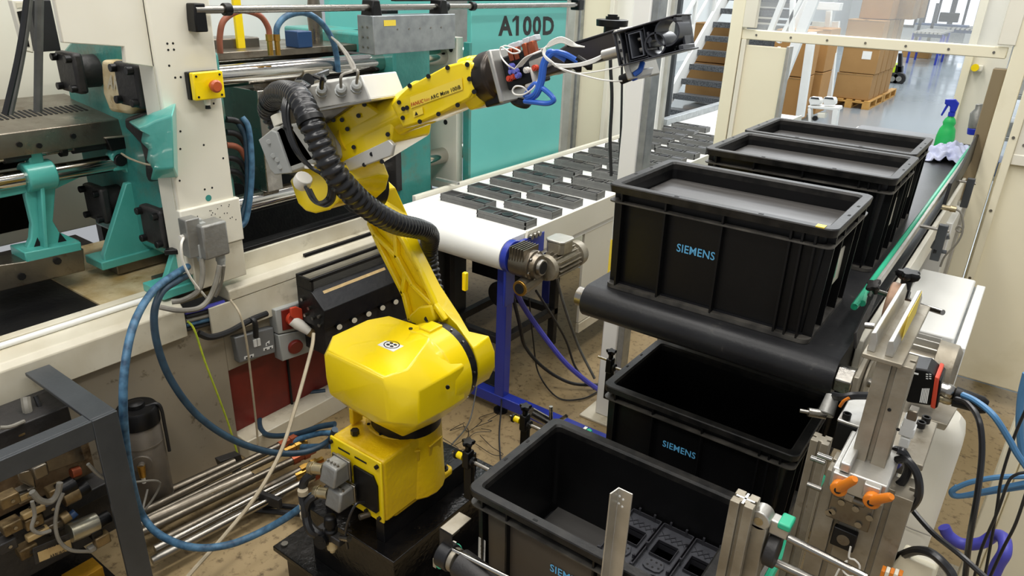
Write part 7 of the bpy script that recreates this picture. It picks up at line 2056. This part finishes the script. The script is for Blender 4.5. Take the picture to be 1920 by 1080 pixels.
# ---------------------------------------------------------------- moulded panels inside the front crate
def panel(x, y, z, label):
    t = thing('instrument_casing', label, 'plastic part', (x + .05, y + .13, z), 'black moulded panels stacked in the front crate')
    W_, L_p, h_ = .098, .27, .03
    b = MB()
    ringshell(b, [rrect(x, x + W_, y, y + L_p, z, .004, 2), rrect(x, x + W_, y, y + L_p, z + h_, .004, 2)], [rrect(x + .003, x + W_ - .003, y + .003, y + L_p - .003, z, .003, 2), rrect(x + .003, x + W_ - .003, y + .003, y + L_p - .003, z + h_, .003, 2)])
    b.build('panel_frame', 'panel_black', t)
    # face plate with a rectangular window and two round openings, as strips around them
    zf = z + h_ * .55
    b = MB()
    def strip(a0, a1, c0_, c1_):
        b.box(x + a0, x + a1, y + c0_, y + c1_, zf, zf + .002)
    strip(.003, W_ - .003, .205, L_p - .003)
    strip(.003, .018, .15, .205)
    strip(W_ - .018, W_ - .003, .15, .205)
    strip(.003, W_ - .003, .095, .15)
    for i in range(16):
        a0 = .003 + (W_ - .006) * i / 16
        a1 = .003 + (W_ - .006) * (i + 1) / 16
        am = (a0 + a1) / 2
        lo_, hi_ = .003, .095
        segs = []
        for cx1, cy1, r1 in ((.03, .045, .021), (.073, .058, .021)):
            if abs(am - cx1) < r1:
                hh_ = math.sqrt(r1 * r1 - (am - cx1) ** 2)
                segs.append((cy1 - hh_, cy1 + hh_))
        segs.sort()
        v_ = lo_
        for p_, q_ in segs:
            if p_ > v_:
                strip(a0, a1, v_, p_)
            v_ = max(v_, q_)
        strip(a0, a1, v_, hi_)
    b.build('face_plate', 'panel_face', t)
    for cx1, cy1, r1 in ((.03, .045, .021), (.073, .058, .021)):
        m_ = MB()
        m_.loft([[V((x + cx1 + q_ * math.cos(2 * math.pi * k / 24), y + cy1 + q_ * math.sin(2 * math.pi * k / 24), z_)) for k in range(24)] for z_, q_ in ((z, r1), (z + h_ * 1.05, r1), (z + h_ * 1.05, r1 + .0022), (z, r1 + .0022), (z, r1))], caps=False)
        m_.build('round_tube', 'panel_black', t)
    m_ = MB()
    ringshell(m_, [rrect(x + .016, x + W_ - .016, y + .148, y + .207, z, .002, 2), rrect(x + .016, x + W_ - .016, y + .148, y + .207, z + h_ * .9, .002, 2)], [rrect(x + .018, x + W_ - .018, y + .15, y + .205, z, .002, 2), rrect(x + .018, x + W_ - .018, y + .15, y + .205, z + h_ * .9, .002, 2)])
    m_.build('window_rim', 'panel_black', t)
    k_ = MB().prism([V((x + a_, y + b_, zf + .002)) for a_, b_ in ((.022, .104), (.034, .098), (.062, .098), (.074, .104), (.078, .12), (.07, .138), (.055, .142), (.03, .14), (.02, .126))], (0, 0, .006)).build('keypad_pad', 'panel_face', t, 0.001)
    for a_, b_ in ((.034, .11), (.05, .108), (.066, .112), (.036, .128), (.052, .128), (.066, .128)):
        MB().cyl((x + a_, y + b_, zf + .008), (x + a_, y + b_, zf + .0085), .0035, 8).build('pad_hole', 'black_hole', k_)
    for k in range(4):
        MB().obb((x + .05 + .02 * (k - 1.5), y + .235, zf + .003), V((.012, .012, 0)), V((-.0005, .0005, 0)), V((0, 0, .0012))).build('lattice_rib', 'panel_black', t)
        MB().obb((x + .05 + .02 * (k - 1.5), y + .235, zf + .003), V((.012, -.012, 0)), V((.0005, .0005, 0)), V((0, 0, .0012))).build('lattice_rib', 'panel_black', t)
    for a_, b_ in ((-.001, .07), (-.001, .16), (W_ - .005, .1), (W_ - .005, .22), (.02, L_p - .004), (.07, L_p - .004)):
        MB().box(x + a_, x + a_ + .006, y + b_, y + b_ + .006, z + h_ * .5, z + h_ * 1.35).build('clip', 'panel_black', t)
    return t


zp = ZL + .125
pxs = [-.618, -.528, -.438]
labs = ['moulded panel beside the angle bar, partly hidden by it', 'moulded panel in the middle of the row in the front crate', 'moulded panel of the row nearest the front profile']
proto = panel(pxs[0], 1.195, zp, labs[0])
proto.scale = (.87, .97, 1)
for k in (1, 2):
    c_ = copytree(proto, proto.location + V((pxs[k] - pxs[0], 0, 0)))
    c_['label'] = labs[k]
for k in range(3):
    for j in (1, 2):
        b = MB()
        ringshell(b, [rrect(pxs[k] + .007, pxs[k] + .091, 1.195, 1.465, zp - .034 * j, .004, 2), rrect(pxs[k] + .007, pxs[k] + .091, 1.195, 1.465, zp - .034 * j + .03, .004, 2)], [rrect(pxs[k] + .01, pxs[k] + .088, 1.198, 1.462, zp - .034 * j, .003, 2), rrect(pxs[k] + .01, pxs[k] + .088, 1.198, 1.462, zp - .034 * j + .03, .003, 2)])
        tag(b.build('stacked_casing', 'panel_black'), '%s layer under the %s moulded panel of the front crate' % (('upper', 'lower')[j - 1], ('left', 'middle', 'right')[k]), 'plastic part')
MB().box(-.62, -.35, 1.16, 1.46, ZL + .02, zp - .07).build('packing_sheet', 'sheet_dark')
D.objects['packing_sheet']['label'] = 'dark packing layer under the moulded panels in the front crate'
D.objects['packing_sheet']['category'] = 'sheet'
tag(MB().prism([V((-.845, 1.16, ZL + .03)), V((-.63, 1.16, ZL + .03)), V((-.63, 1.48, ZL + .03)), V((-.845, 1.48, ZL + .03))], (0, 0, .004)).build('separator_sheet', 'sheet_grey'), 'separator sheet on the bottom of the front crate', 'sheet')
# paper label on the front crate
lf = P(887, 1000, y=1.118)
lf.x = max(lf.x, XF + .03)
pl_ = MB().box(lf.x, lf.x + .022, 1.118, 1.119, P(890, 1060, y=1.118).z, P(890, 1003, y=1.118).z).build('paper_label', 'print_white', c5)
for k, s_ in enumerate(('R4', 'LANE', 'SET')):
    zz = P(890, 1018 + 7 * k, y=1.118).z
    text(s_, [V((lf.x + .008, 1.1175, zz)), V((lf.x + .02, 1.1175, zz)), V((lf.x + .008, 1.1175, zz + .005))], 'print_black', pl_, 'label_text')
for k in range(9):
    zz = P(890, 1042, y=1.118).z
    MB().box(lf.x + .010, lf.x + .018, 1.1172, 1.1176, zz - .002 * k - .001, zz - .002 * k).build('barcode_bar', 'print_black', pl_)

# ---------------------------------------------------------------- dark equipment under the white conveyor, floor cables
ue = thing('conveyor_drive_rack', 'dark steel rack with motor and cables under the white conveyor', 'rack', (-2.05, 2.9, 0))
for x_, y_ in ((-2.3, 2.62), (-1.95, 2.62), (-2.3, 3.1), (-1.95, 3.1)):
    MB().box(x_, x_ + .04, y_, y_ + .04, 0.03, .72).build('upright', 'dark_cast', ue, 0.003)
for y_ in (2.62, 3.1):
    MB().box(-2.3, -1.91, y_, y_ + .04, .22, .26).build('cross_bar', 'dark_cast', ue, 0.003)
for x_ in (-2.3, -1.95):
    MB().box(x_, x_ + .04, 2.62, 3.14, .22, .26).build('cross_bar', 'dark_cast', ue, 0.003)
MB().rings([(V((-2.08, 2.8, .4)), .07), (V((-2.08, 2.98, .4)), .07)], 22).build('motor', 'dark_cast', ue, 0.004)
MB().box(-2.2, -2.0, 2.72, 2.9, .52, .68).build('control_box', 'black_plastic', ue, 0.005)
MB().box(-2.26, -1.86, 2.5, 2.62, .0, .06).build('base_block', 'black_plastic', ue, 0.004)
MB().box(-2.34, -2.3, 2.4, 2.8, .1, .8).build('side_sheet', 'dark_frame', ue, 0.003)
for k, (pts, r_, m_, lab) in enumerate((
    ([(968, 548, .62), (985, 580, .5), (1020, 630, .35), (1060, 680, .2), (1100, 715, .1), (1130, 735, .05)], .013, 'purple_hose', 'thick purple blue hose from the gear motor to the floor'),
    ([(960, 550, .6), (975, 610, .4), (985, 650, .25), (1020, 690, .12), (1070, 718, .04), (1125, 722, .03)], .009, 'rubber', 'thick black cable from the gear motor curving over the floor'),
    ([(1005, 545, .6), (1040, 600, .4), (1062, 640, .25), (1080, 690, .1), (1115, 730, .03)], .006, 'rubber', 'black cable hanging right of the purple hose'),
    ([(1040, 490, .75), (1046, 530, .6), (1060, 580, .45), (1085, 650, .2), (1115, 710, .05)], .007, 'cable_dark', 'grey cable from the motor fan end to the floor'),
    ([(992, 560, .55), (1000, 640, .25), (1010, 700, .06), (1045, 745, .01), (1090, 748, .01), (1125, 732, .01)], .004, 'rubber', 'thin black cable lying in an arc on the floor'),
    ([(940, 700, .12), (940, 760, .08), (936, 820, .03), (942, 900, .01)], .004, 'rubber', 'thin black cable hanging beside the blue conveyor leg'),
    ([(895, 720, .15), (880, 790, .03), (850, 830, .02), (815, 865, .02)], .0035, 'cable_dark', 'thin wire running from the blue beam to the robot foot'))):
    cable('floor_cable', lab, [P(a, b, z=z_) for a, b, z_ in pts], r_, m_)
for k in range(14):
    a, b = random.uniform(830, 920), random.uniform(790, 870)
    pts = [P(a, b, z=.012 + .01 * random.random())]
    for j in range(4):
        a += random.uniform(-35, 35)
        b += random.uniform(-22, 22)
        pts.append(P(min(945, max(800, a)), min(900, max(760, b)), z=.004 + .03 * random.random()))
    if k == 0:
        tw = thing('tangled_wire', 'tangle of thin black wires on the floor beside the robot', 'wire', (-1.7, 2.2, 0))
    MB().tube(pts, .0016, 5, 6).build('wire', 'rubber', tw)
# ---------------------------------------------------------------- beyond the guard: stairs, boxes, hall
st = thing('staircase', 'white steel staircase with grey perforated treads behind the guard', 'staircase', (-4.2, 10.5, 0))
SX0, SX1 = P(1262, 210, z=.2).x + .0, -3.0
sy0 = P(1262, 210, z=.2).y
n_st = 11
SR, SG = .2, .245
SX0, SX1 = -4.63, -3.4
sy0 = P(1247, 204, z=.2).y
for k in range(n_st):
    z_ = .2 + SR * k
    y_ = sy0 + SG * k
    tr = MB().box(SX0, SX1, y_, y_ + .25, z_ - .06, z_).build('tread', 'tread', st, 0.004)
    MB().box(SX0, SX1, y_ - .012, y_ + .0, z_ - .075, z_ + .006).build('nosing', 'tread', tr, 0.002)
def slanted(x_, dz0, dz1, w_, name, m_='white_paint'):
    y0_, y1__ = sy0 - .1, sy0 + SG * n_st + .1
    k_ = SR / SG
    return MB().hexa([(x_, y0_, .1 + dz0), (x_ + w_, y0_, .1 + dz0), (x_ + w_, y1__, .1 + dz0 + (y1__ - y0_) * k_), (x_, y1__, .1 + dz0 + (y1__ - y0_) * k_), (x_, y0_, .1 + dz1), (x_ + w_, y0_, .1 + dz1), (x_ + w_, y1__, .1 + dz1 + (y1__ - y0_) * k_), (x_, y1__, .1 + dz1 + (y1__ - y0_) * k_)]).build(name, m_, st, 0.004)
slanted(SX0 - .05, -.12, .18, .05, 'stringer')
slanted(SX0 - .06, .95, 1.02, .05, 'handrail')
slanted(SX0 - .06, .55, .60, .04, 'mid_rail')
for k in (0, 3, 6, 9):
    MB().box(SX0 - .06, SX0 - .01, sy0 + SG * k, sy0 + SG * k + .05, .1 + SR * k, 1.15 + SR * k).build('baluster', 'white_paint', st, 0.004)
MB().box(SX0 - .2, SX0 - .14, sy0 - .5, sy0 - .44, 0, 1.15).build('newel_post', 'white_paint', st, 0.004)
slanted(SX1, -.12, .18, .05, 'stringer')
# light grey wall panels behind the stairs
struct(MB().box(-8.4, -5.2, 9.6, 9.7, 0, 4).build('wall_stairs', 'grey_enclosure'))
struct(MB().box(-5.2, -4.4, 14.2, 14.3, 0, 5).build('wall_landing', 'cream'))

# white diagonal supports right of the stairs
ws = thing('stair_support', 'white diagonal strut and posts carrying the stair landing', 'support', (-3.1, 12.4, 0))
def bar(pa_, pb_, y_, w_, m_='white_paint', name='strut', d_=.1):
    a_, b_ = P(*pa_, y=y_), P(*pb_, y=y_)
    u = (b_ - a_)
    L__ = u.length
    u.normalize()
    s_ = u.cross(V((0, 1, 0))).normalized()
    return MB().obb((a_ + b_) / 2, u * L__ / 2, s_ * w_, V((0, d_ / 2, 0))).build(name, m_, ws, 0.004)
bar((1528, -5), (1452, 185), 10.7, .066)
bar((1470, -5), (1440, 70), 11, .035)
bar((1505, -5), (1460, 80), 10.9, .027)
bar((1487, 0), (1484, 62), 10.9, .03)
bar((1523, 60), (1500, 219), 11.2, .053, name='post')
bar((1555, 20), (1538, 188), 12.9, .04, name='post')
bar((1568, 40), (1553, 188), 12.9, .05, name='post')
MB().box(P(1400, 5, y=12.6).x, P(1578, 8, y=12.6).x, 12.5, 12.7, P(1500, 16, y=12.6).z, P(1500, 2, y=12.6).z).build('landing_edge', 'white_paint', ws, 0.004)
# second flight seen through the clear pane: dark treads
for k in range(5):
    q0, q1 = P(1400, 55 - 11 * k + 4, y=13.5), P(1515, 66 - 11 * k, y=13.5)
    tag_ = MB().box(q0.x, q1.x, 13.5, 13.8, q1.z - .03, q1.z + .02).build('tread', 'tread', ws, 0.004)
# white sheet, white panel between the posts
tag(MB().box(P(1512, 100, y=13.4).x, P(1548, 100, y=13.4).x, 13.4, 13.45, 0, P(1520, 40, y=13.4).z).build('partition_panel', 'cream'), 'pale partition panel between the white stair posts', 'panel')

# cardboard boxes on pallets: built from rows of real boxes
def carton(x, y, z, sx_, sy_, sz_, label, m_='cardboard', sticker=False):
    t = thing('cardboard_box', label, 'box', (x + sx_ / 2, y + sy_ / 2, z), 'cardboard boxes stacked beyond the guard')
    MB().box(x, x + sx_, y, y + sy_, z, z + sz_ - .006).build('carton', m_, t, 0.01)
    MB().box(x + sx_ / 2 - .03, x + sx_ / 2 + .03, y - .004, y + sy_ + .004, z + sz_ - .008, z + sz_ - .003).build('tape', 'tape_brown', t)
    MB().box(x - .003, x + sx_ + .003, y - .004, y + .0, z + sz_ - .03, z + sz_ - .02).build('flap_edge', 'cardboard_dark', t)
    if sticker:
        MB().box(x + sx_ * .55, x + sx_ * .8, y - .006, y - .002, z + sz_ * .55, z + sz_ * .85).build('paper_label', 'print_white', t)
    return t


b0 = P(1563, 182, z=.15)
bx0 = P(1555, 184, z=.15).x
y_s = b0.y
front = ['first', 'second', 'third', 'fourth', 'fifth', 'sixth']
h_ = .445
wX, dY = .6, .42
for r in range(4):
    for l in range(3):
        lab = 'cardboard box %s in its stack, %s row of boxes beyond the guard' % (('at the bottom', 'in the middle', 'on top')[l], front[r])
        carton(bx0 + .0 + .02 * (l % 2), y_s + r * (dY + .05), .15 + l * (h_ + .003), wX, dY, h_, lab, 'cardboard' if l < 2 else ('cardboard', 'cardboard_dark')[r % 2], sticker=(r == 0 and l == 1))
for r in range(4):
    for l in range(1):
        carton(bx0 + (.1, .35, .2, .3)[r], y_s + .3 + r * .6, .15 + 3 * h_ + .01, .5, .6, (.6, .42, .42, .4)[r], 'smaller cardboard box lying on top of the stacks, %s from the guard' % front[r], 'cardboard_dark' if r % 2 else 'cardboard')
def pallet(x, y, label):
    t = thing('wooden_pallet', label, 'pallet', (x + .6, y + .5, 0), 'pallets under the boxes')
    for k in range(5):
        MB().box(x + .15 * k, x + .15 * k + .1, y, y + 1.2, .125, .147).build('deck_board', 'wood', t, 0.002)
    for k in range(3):
        MB().box(x, x + .7, y + .55 * k, y + .55 * k + .1, .1, .124).build('stringer_board', 'wood', t, 0.002)
        for j in range(3):
            MB().box(x + .29 * j, x + .29 * j + .12, y + .55 * k, y + .55 * k + .1, .022, .1).build('block', 'wood', t, 0.002)
    for j in range(3):
        MB().box(x + .29 * j, x + .29 * j + .12, y, y + 1.2, 0, .021).build('bottom_board', 'wood', t, 0.002)
    return t
pallet(bx0 - .05, y_s - .05, 'wooden pallet under the nearest row of cardboard boxes')
pallet(bx0 - .05, y_s + 1.25, 'wooden pallet under the second pair of box rows')
# boxes under the stairs
lb0 = P(1420, 238, z=.1)
for k, (a, z_, y_, w_) in enumerate(((1432, .1, 11.3, .5), (1432, .75, 11.3, .5), (1470, .1, 12.3, .5), (1470, .75, 12.3, .5), (1280, .05, 12.4, 1.2), (1280, .7, 12.6, 1.2))):
    xx = P(a, 200, y=y_).x
    carton(xx, y_, z_, w_, .6, .645, 'cardboard box %s' % ('lowest beside the cream guard panel', 'upper one beside the cream guard panel', 'lowest behind the white diagonal strut', 'upper one behind the white diagonal strut', 'lowest under the stair treads', 'second from below under the stair treads', 'third from below under the stair treads', 'topmost under the stair treads')[k], 'cardboard_orange' if k < 4 else 'cardboard')

# hand pallet truck
pt = P(1672, 155, z=0)
tr_ = thing('pallet_truck', 'lime green hand pallet truck behind the boxes', 'pallet truck', (pt.x, pt.y, 0))
y_ = pt.y
def q(a, b, y__=None):
    return P(a, b, y=y_ if y__ is None else y__)
MB().prism([q(1657, 152), q(1672, 152), q(1682, 124), q(1676, 120), q(1668, 121)], (0, .5, 0)).build('body', 'pallet_green', tr_, 0.02)
MB().prism([q(1640, 152), q(1660, 152), q(1662, 146), q(1642, 147)], (0, .5, 0)).build('fork', 'pallet_green', tr_, 0.01)
MB().prism([q(1684, 100), q(1691, 100), q(1690, 135), q(1682, 136)], (0, .15, 0)).build('handle_shaft', 'black_metal', tr_, 0.01)
MB().prism([q(1678, 122), q(1692, 124), q(1690, 146), q(1676, 144)], (.0, .2, 0)).build('pump', 'black_plastic', tr_, 0.02)
for a in (1673, 1685):
    c = q(a, 148, y_ - .1)
    MB().rings([(c, .14), (c + V((0, .12, 0)), .14)], 18).build('wheel', 'rubber', tr_, 0.01)
    MB().rings([(c + V((0, -.01, 0)), .06), (c + V((0, .12, 0)), .06)], 14).build('wheel_hub', 'cast_grey', tr_)
# workbench line far behind: blue steel tables with rails, chairs of clutter
def bench(px0_, px1_, pyb, label, n_, hz=.85):
    p0_, p1_ = P(px0_, pyb, z=0), P(px1_, pyb, z=0)
    y__ = p0_.y
    t = thing('roller_table', label, 'table', ((p0_.x + p1_.x) / 2, y__, 0))
    for k in range(2):
        for j in range(2):
            xx = p0_.x + (p1_.x - p0_.x) * k
            MB().box(xx - .03, xx + .03, y__ + 1.4 * j, y__ + 1.4 * j + .06, 0, hz).build('leg', 'blue_paint', t)
    for k in range(n_):
        xx = p0_.x + (p1_.x - p0_.x) * (k + .5) / n_
        MB().box(xx - .04, xx + .04, y__ - .2, y__ + 2.6, hz, hz + .05).build('rail', 'aluminium', t)
    MB().box(p0_.x, p1_.x, y__, y__ + .06, hz - .1, hz).build('cross_beam', 'blue_block', t)
    MB().box(p0_.x, p1_.x, y__ + 1.4, y__ + 1.46, hz - .1, hz).build('cross_beam', 'blue_block', t)
    return t
bench(1700, 1762, 118, 'blue steel roller table in the hall, nearest the boxes', 7)
bench(1762, 1822, 104, 'blue steel roller table in the hall, farther back', 6)
pm = P(1748, 60, y=30)
ra = thing('assembly_stand', 'dark assembly stand with a screen in front of the far windows', 'stand', (pm.x, 30, 0))
MB().box(pm.x - .5, pm.x - .4, 30, 30.1, 0, P(1740, 5, y=30).z).build('upright', 'dark_frame', ra)
MB().box(pm.x - .1, pm.x + .0, 30, 30.1, 0, P(1740, 5, y=30).z).build('upright', 'dark_frame', ra)
MB().box(pm.x + .1, pm.x + .7, 29.9, 30.0, P(1750, 40, y=30).z, P(1750, 22, y=30).z).build('screen', 'black_plastic', ra, 0.02)
MB().box(pm.x - .6, pm.x + 1.0, 30, 30.8, .9, .96).build('table_top', 'blue_block', ra, 0.01)
MB().box(pm.x - .6, pm.x + 1.0, 30, 30.06, .3, .9).build('front_panel', 'galvanised', ra, 0.01)
rb_ = P(1640, 118, z=0)
c = P(1708, 108, z=0)
carton(c.x - .3, c.y, 0, .8, .6, .35, 'open cardboard box on the floor beyond the pallet truck')
c = P(1748, 98, z=0)
tag(MB().box(c.x - .5, c.x + .5, c.y, c.y + .6, 0, .35).build('red_crate', 'red_dark', None, 0.02), 'dark red crate on the far hall floor', 'crate')

# turnstile like white unit in front of the boxes
wt0 = P(1540, 222, z=0)
yw = 9.0
tu = thing('white_stand', 'white stand with two rounded caps behind the farthest crate', 'stand', P(1540, 225, y=yw))
for a0_, a1_ in ((1516, 1539), (1542, 1566)):
    MB().prism([P(a0_ + 2, 197, y=yw), P(a1_ - 1, 197, y=yw), P(a1_, 190, y=yw), P(a1_ - 2, 184, y=yw), P(a0_ + 3, 182, y=yw), P(a0_, 188, y=yw)], (0, .12, 0)).build('rounded_cap', 'white_paint', tu, 0.01)
    MB().prism([P(a0_ + 3, 185, y=yw - .003), P(a1_ - 3, 187, y=yw - .003), P(a1_ - 4, 183, y=yw - .003), P(a0_ + 5, 182, y=yw - .003)], (0, .004, 0)).build('dark_visor', 'dark_frame', tu)
MB().prism([P(1514, 198, y=yw), P(1572, 201, y=yw), P(1572, 208, y=yw), P(1515, 203, y=yw)], (0, .2, 0)).build('top_bar', 'white_paint', tu, 0.01)
MB().prism([P(1561, 206, y=yw), P(1572, 204, y=yw), P(1566, 245, y=yw), P(1556, 245, y=yw)], (0, .1, 0)).build('side_post', 'white_paint', tu, 0.01)
MB().prism([P(1514, 203, y=yw), P(1520, 203, y=yw), P(1522, 245, y=yw), P(1516, 245, y=yw)], (0, .1, 0)).build('side_post', 'white_paint', tu, 0.01)
MB().prism([P(1532, 212, y=yw), P(1547, 212, y=yw), P(1546, 222, y=yw), P(1532, 221, y=yw)], (0, .1, 0)).build('cross_block', 'cream', tu, 0.008)
MB().rings([(P(1528, 222, y=yw - .02), .03), (P(1530, 222, y=yw + .1), .03)], 12).build('roller', 'black_plastic', tu)
MB().box(P(1516, 230, y=yw).x, P(1560, 230, y=yw).x, yw, yw + .1, 0, P(1530, 240, y=yw).z).build('base', 'white_paint', tu)

# ---------------------------------------------------------------- spray bottles and cloth on the belt end
ys = 3.35
sb = P(1768, 272, y=ys)
sz0 = ZU
def bottle(px__, y__, name, label, m_body, m_head, k_=1.0):
    b0_ = P(px__, 270, y=y__)
    x_ = b0_.x
    t = thing(name, label, 'bottle', (x_, y__, ZU))
    prof = [(0, .036), (.01, .040), (.09, .040), (.13, .034), (.15, .024), (.165, .028), (.185, .022), (.195, .014), (.205, .013)]
    secs = []
    for h__, r_ in prof:
        secs.append([V((x_ + r_ * 1.15 * k_ * math.cos(2 * math.pi * i / 24), y__ + r_ * .8 * k_ * math.sin(2 * math.pi * i / 24), ZU + h__ * k_)) for i in range(24)])
    MB().loft(secs).build('bottle_body', m_body, t)
    MB().cyl((x_, y__, ZU + .2 * k_), (x_, y__, ZU + .222 * k_), .017 * k_, 16).build('collar', 'trigger_blue', t)
    MB().prism([(x_ + .016, y__ - .012, ZU + .222 * k_), (x_ - .012, y__ - .012, ZU + .222 * k_), (x_ - .016, y__ - .012, ZU + .25 * k_), (x_ - .045, y__ - .012, ZU + .26 * k_), (x_ - .048, y__ - .012, ZU + .285 * k_), (x_ + .0, y__ - .012, ZU + .29 * k_), (x_ + .022, y__ - .012, ZU + .27 * k_)], (0, .024, 0)).build('spray_head', m_head, t, 0.004)
    MB().prism([(x_ - .022, y__ - .008, ZU + .26 * k_), (x_ - .036, y__ - .008, ZU + .26 * k_), (x_ - .05, y__ - .008, ZU + .20 * k_), (x_ - .042, y__ - .008, ZU + .195 * k_)], (0, .016, 0)).build('trigger', 'trigger_blue', t, 0.003)
    return t
bottle(1769, 4.6, 'spray_bottle', 'green spray bottle with blue trigger beside the farthest crate', 'bottle_green', 'trigger_blue', 1.0)
bb = P(1832, 232, y=4.3)
b2_ = thing('spray_bottle', 'small clear spray bottle with blue base behind the light curtain profile', 'bottle', bb)
MB().rings([(P(1828, 252, y=4.3), .035), (P(1830, 240, y=4.3), .037)], 16).build('blue_base', 'trigger_blue', b2_, 0.003)
MB().rings([(P(1830, 240, y=4.3), .036), (P(1834, 212, y=4.3), .034), (P(1836, 204, y=4.3), .018), (P(1837, 195, y=4.3), .016)], 16).build('clear_body', 'cast_grey', b2_, 0.003)
# crumpled cloth
cl0 = V((P(1785, 285, y=3.75).x, 3.55, ZU))
nx, ny = 44, 34
random.seed(3)
ph = [random.uniform(0, 6.28) for _ in range(12)]
vs, fs = [], []
cxm = P(1785, 288, z=ZU + .03)
for j in range(ny + 1):
    for i in range(nx + 1):
        u_, v_ = i / nx - .5, j / ny - .5
        r_ = 2 * math.sqrt(u_ * u_ + v_ * v_)
        h__ = max(0, 1 - r_ ** 2) * .045 + .014
        h__ += .022 * abs(math.sin(9 * u_ + 4 * v_ + ph[0])) * max(0, 1.2 - r_) + .014 * abs(math.sin(17 * v_ - 8 * u_ + ph[1])) + .008 * math.sin(30 * u_ + 22 * v_ + ph[2])
        w__ = 1 + .18 * math.sin(3 * math.atan2(v_, u_) + ph[3]) + .1 * math.sin(7 * math.atan2(v_, u_) + ph[4])
        vs.append((cxm.x + u_ * .22 * w__ + .012 * math.sin(14 * v_ + ph[5]), cxm.y + v_ * .34 * w__ + .012 * math.sin(12 * u_ + ph[6]), ZU + max(.003, h__ * (1 if r_ < 1.15 else .3))))
for j in range(ny):
    for i in range(nx):
        a = j * (nx + 1) + i
        fs.append((a, a + 1, a + nx + 2, a + nx + 1))
mbc = MB()
mbc.add(vs, fs)
clo = mbc.build('cleaning_cloth', 'cloth', None, ang=80)
sol = clo.modifiers.new('solid', 'SOLIDIFY')
sol.thickness = .003
tag(clo, 'crumpled pale blue cloth beside the green spray bottle', 'cloth')
tag(MB().obb(V((cxm.x + .085, cxm.y - .01, ZU + .03)), V((.03, .01, .005)), V((-.01, .05, 0)), V((0, 0, .02))).build('green_rag', 'cloth_green', None, 0.015), 'dark green rag tucked behind the pale cloth', 'cloth')

# yellow switch on the right pillar, cream door leaf beyond
yl2 = 5.0
tag(MB().box(P(1826, 120, y=yl2).x, P(1846, 120, y=yl2).x, yl2 - .05, yl2, P(1835, 133, y=yl2).z, P(1835, 121, y=yl2).z).build('interlock_switch', 'cream', None, 0.005), 'white interlock switch with a yellow knob on the right pillar', 'switch')
iw = D.objects['interlock_switch']
c = P(1828, 127, y=yl2 - .06)
kk = MB()
WO[iw.name] = Vector(iw.location)
MB().rings([(c, .02), (c + V((0, .03, 0)), .02)], 16).build('yellow_knob', 'yellow', iw)
struct(MB().box(P(1800, 200, y=5.0).x, P(1865, 200, y=5.0).x, 5.0, 5.06, 0, 2.6).build('door_1', 'cream'))
struct(MB().box(P(1800, 200, y=5.0).x - .04, P(1800, 200, y=5.0).x, 4.97, 5.08, 0, 2.6).build('trim_5', 'cream_panel'))

# things seen through the small window at the upper right
rx = thing('parts_shelf', 'metal shelf with blue and dark parts behind the right hand window', 'shelf', (.2, 6.0, 0))
for k in range(5):
    MB().box(-.25, .8, 6.0, 6.4, .75 + .28 * k, .78 + .28 * k).build('shelf_board', 'galvanised', rx, 0.003)
    for j in range(6):
        MB().box(-.2 + .16 * j, -.09 + .16 * j, 6.02, 6.3, .78 + .28 * k, .88 + .28 * k + .07 * ((j * 7 + k * 3) % 3) / 2).build('part_bin', ('blue_block', 'dark_cast', 'grey_plastic', 'galvanised')[(j + k * 3) % 4], rx, 0.004)
for x_ in (-.27, .8):
    MB().box(x_, x_ + .03, 6.0, 6.03, 0, 2.3).build('upright', 'galvanised', rx)

# round black device on the column and cables hanging beside it
dv = P(1148, 40, y=2.95)
dvt = thing('round_sensor', 'flat black round sensor head on a stem behind the gripper', 'sensor', dv)
MB().lathe(dv + V((0, 0, -.02)), (0, 0, 1), [(0, .068), (.026, .07), (.028, .064), (.028, .03), (.04, .03), (.04, .022), (.048, .022)], 30).build('sensor_disc', 'black_plastic', dvt)
MB().cyl(dv + V((0, 0, -.12)), dv + V((0, 0, -.02)), .035, 14).build('stem', 'black_plastic', dvt)
MB().obb(dv + V((.02, 0, -.13)), V((.08, 0, 0)), V((0, .03, 0)), V((0, 0, .012))).build('bracket', 'aluminium', dvt, 0.002)
MB().cyl(dv + V((.02, .0, -.13)), V((cx, cy + .04, dv.z - .13)), .01, 8).build('support_rod', 'aluminium', dvt)
yq = 3.3
cable('hanging_cable', 'thick black cable hanging left of the white column', [P(1144, 75, y=yq), P(1145, 130, y=yq), P(1147, 165, y=yq), P(1147, 200, y=yq), P(1144, 260, y=yq), P(1146, 330, y=yq)], .009, 'rubber')
cable('hanging_cable', 'thin black cable hanging close to the white column', [P(1166, 100, y=yq), P(1166, 170, y=yq), P(1164, 250, y=yq), P(1160, 330, y=yq)], .006, 'rubber')
bpy.context.view_layer.update()
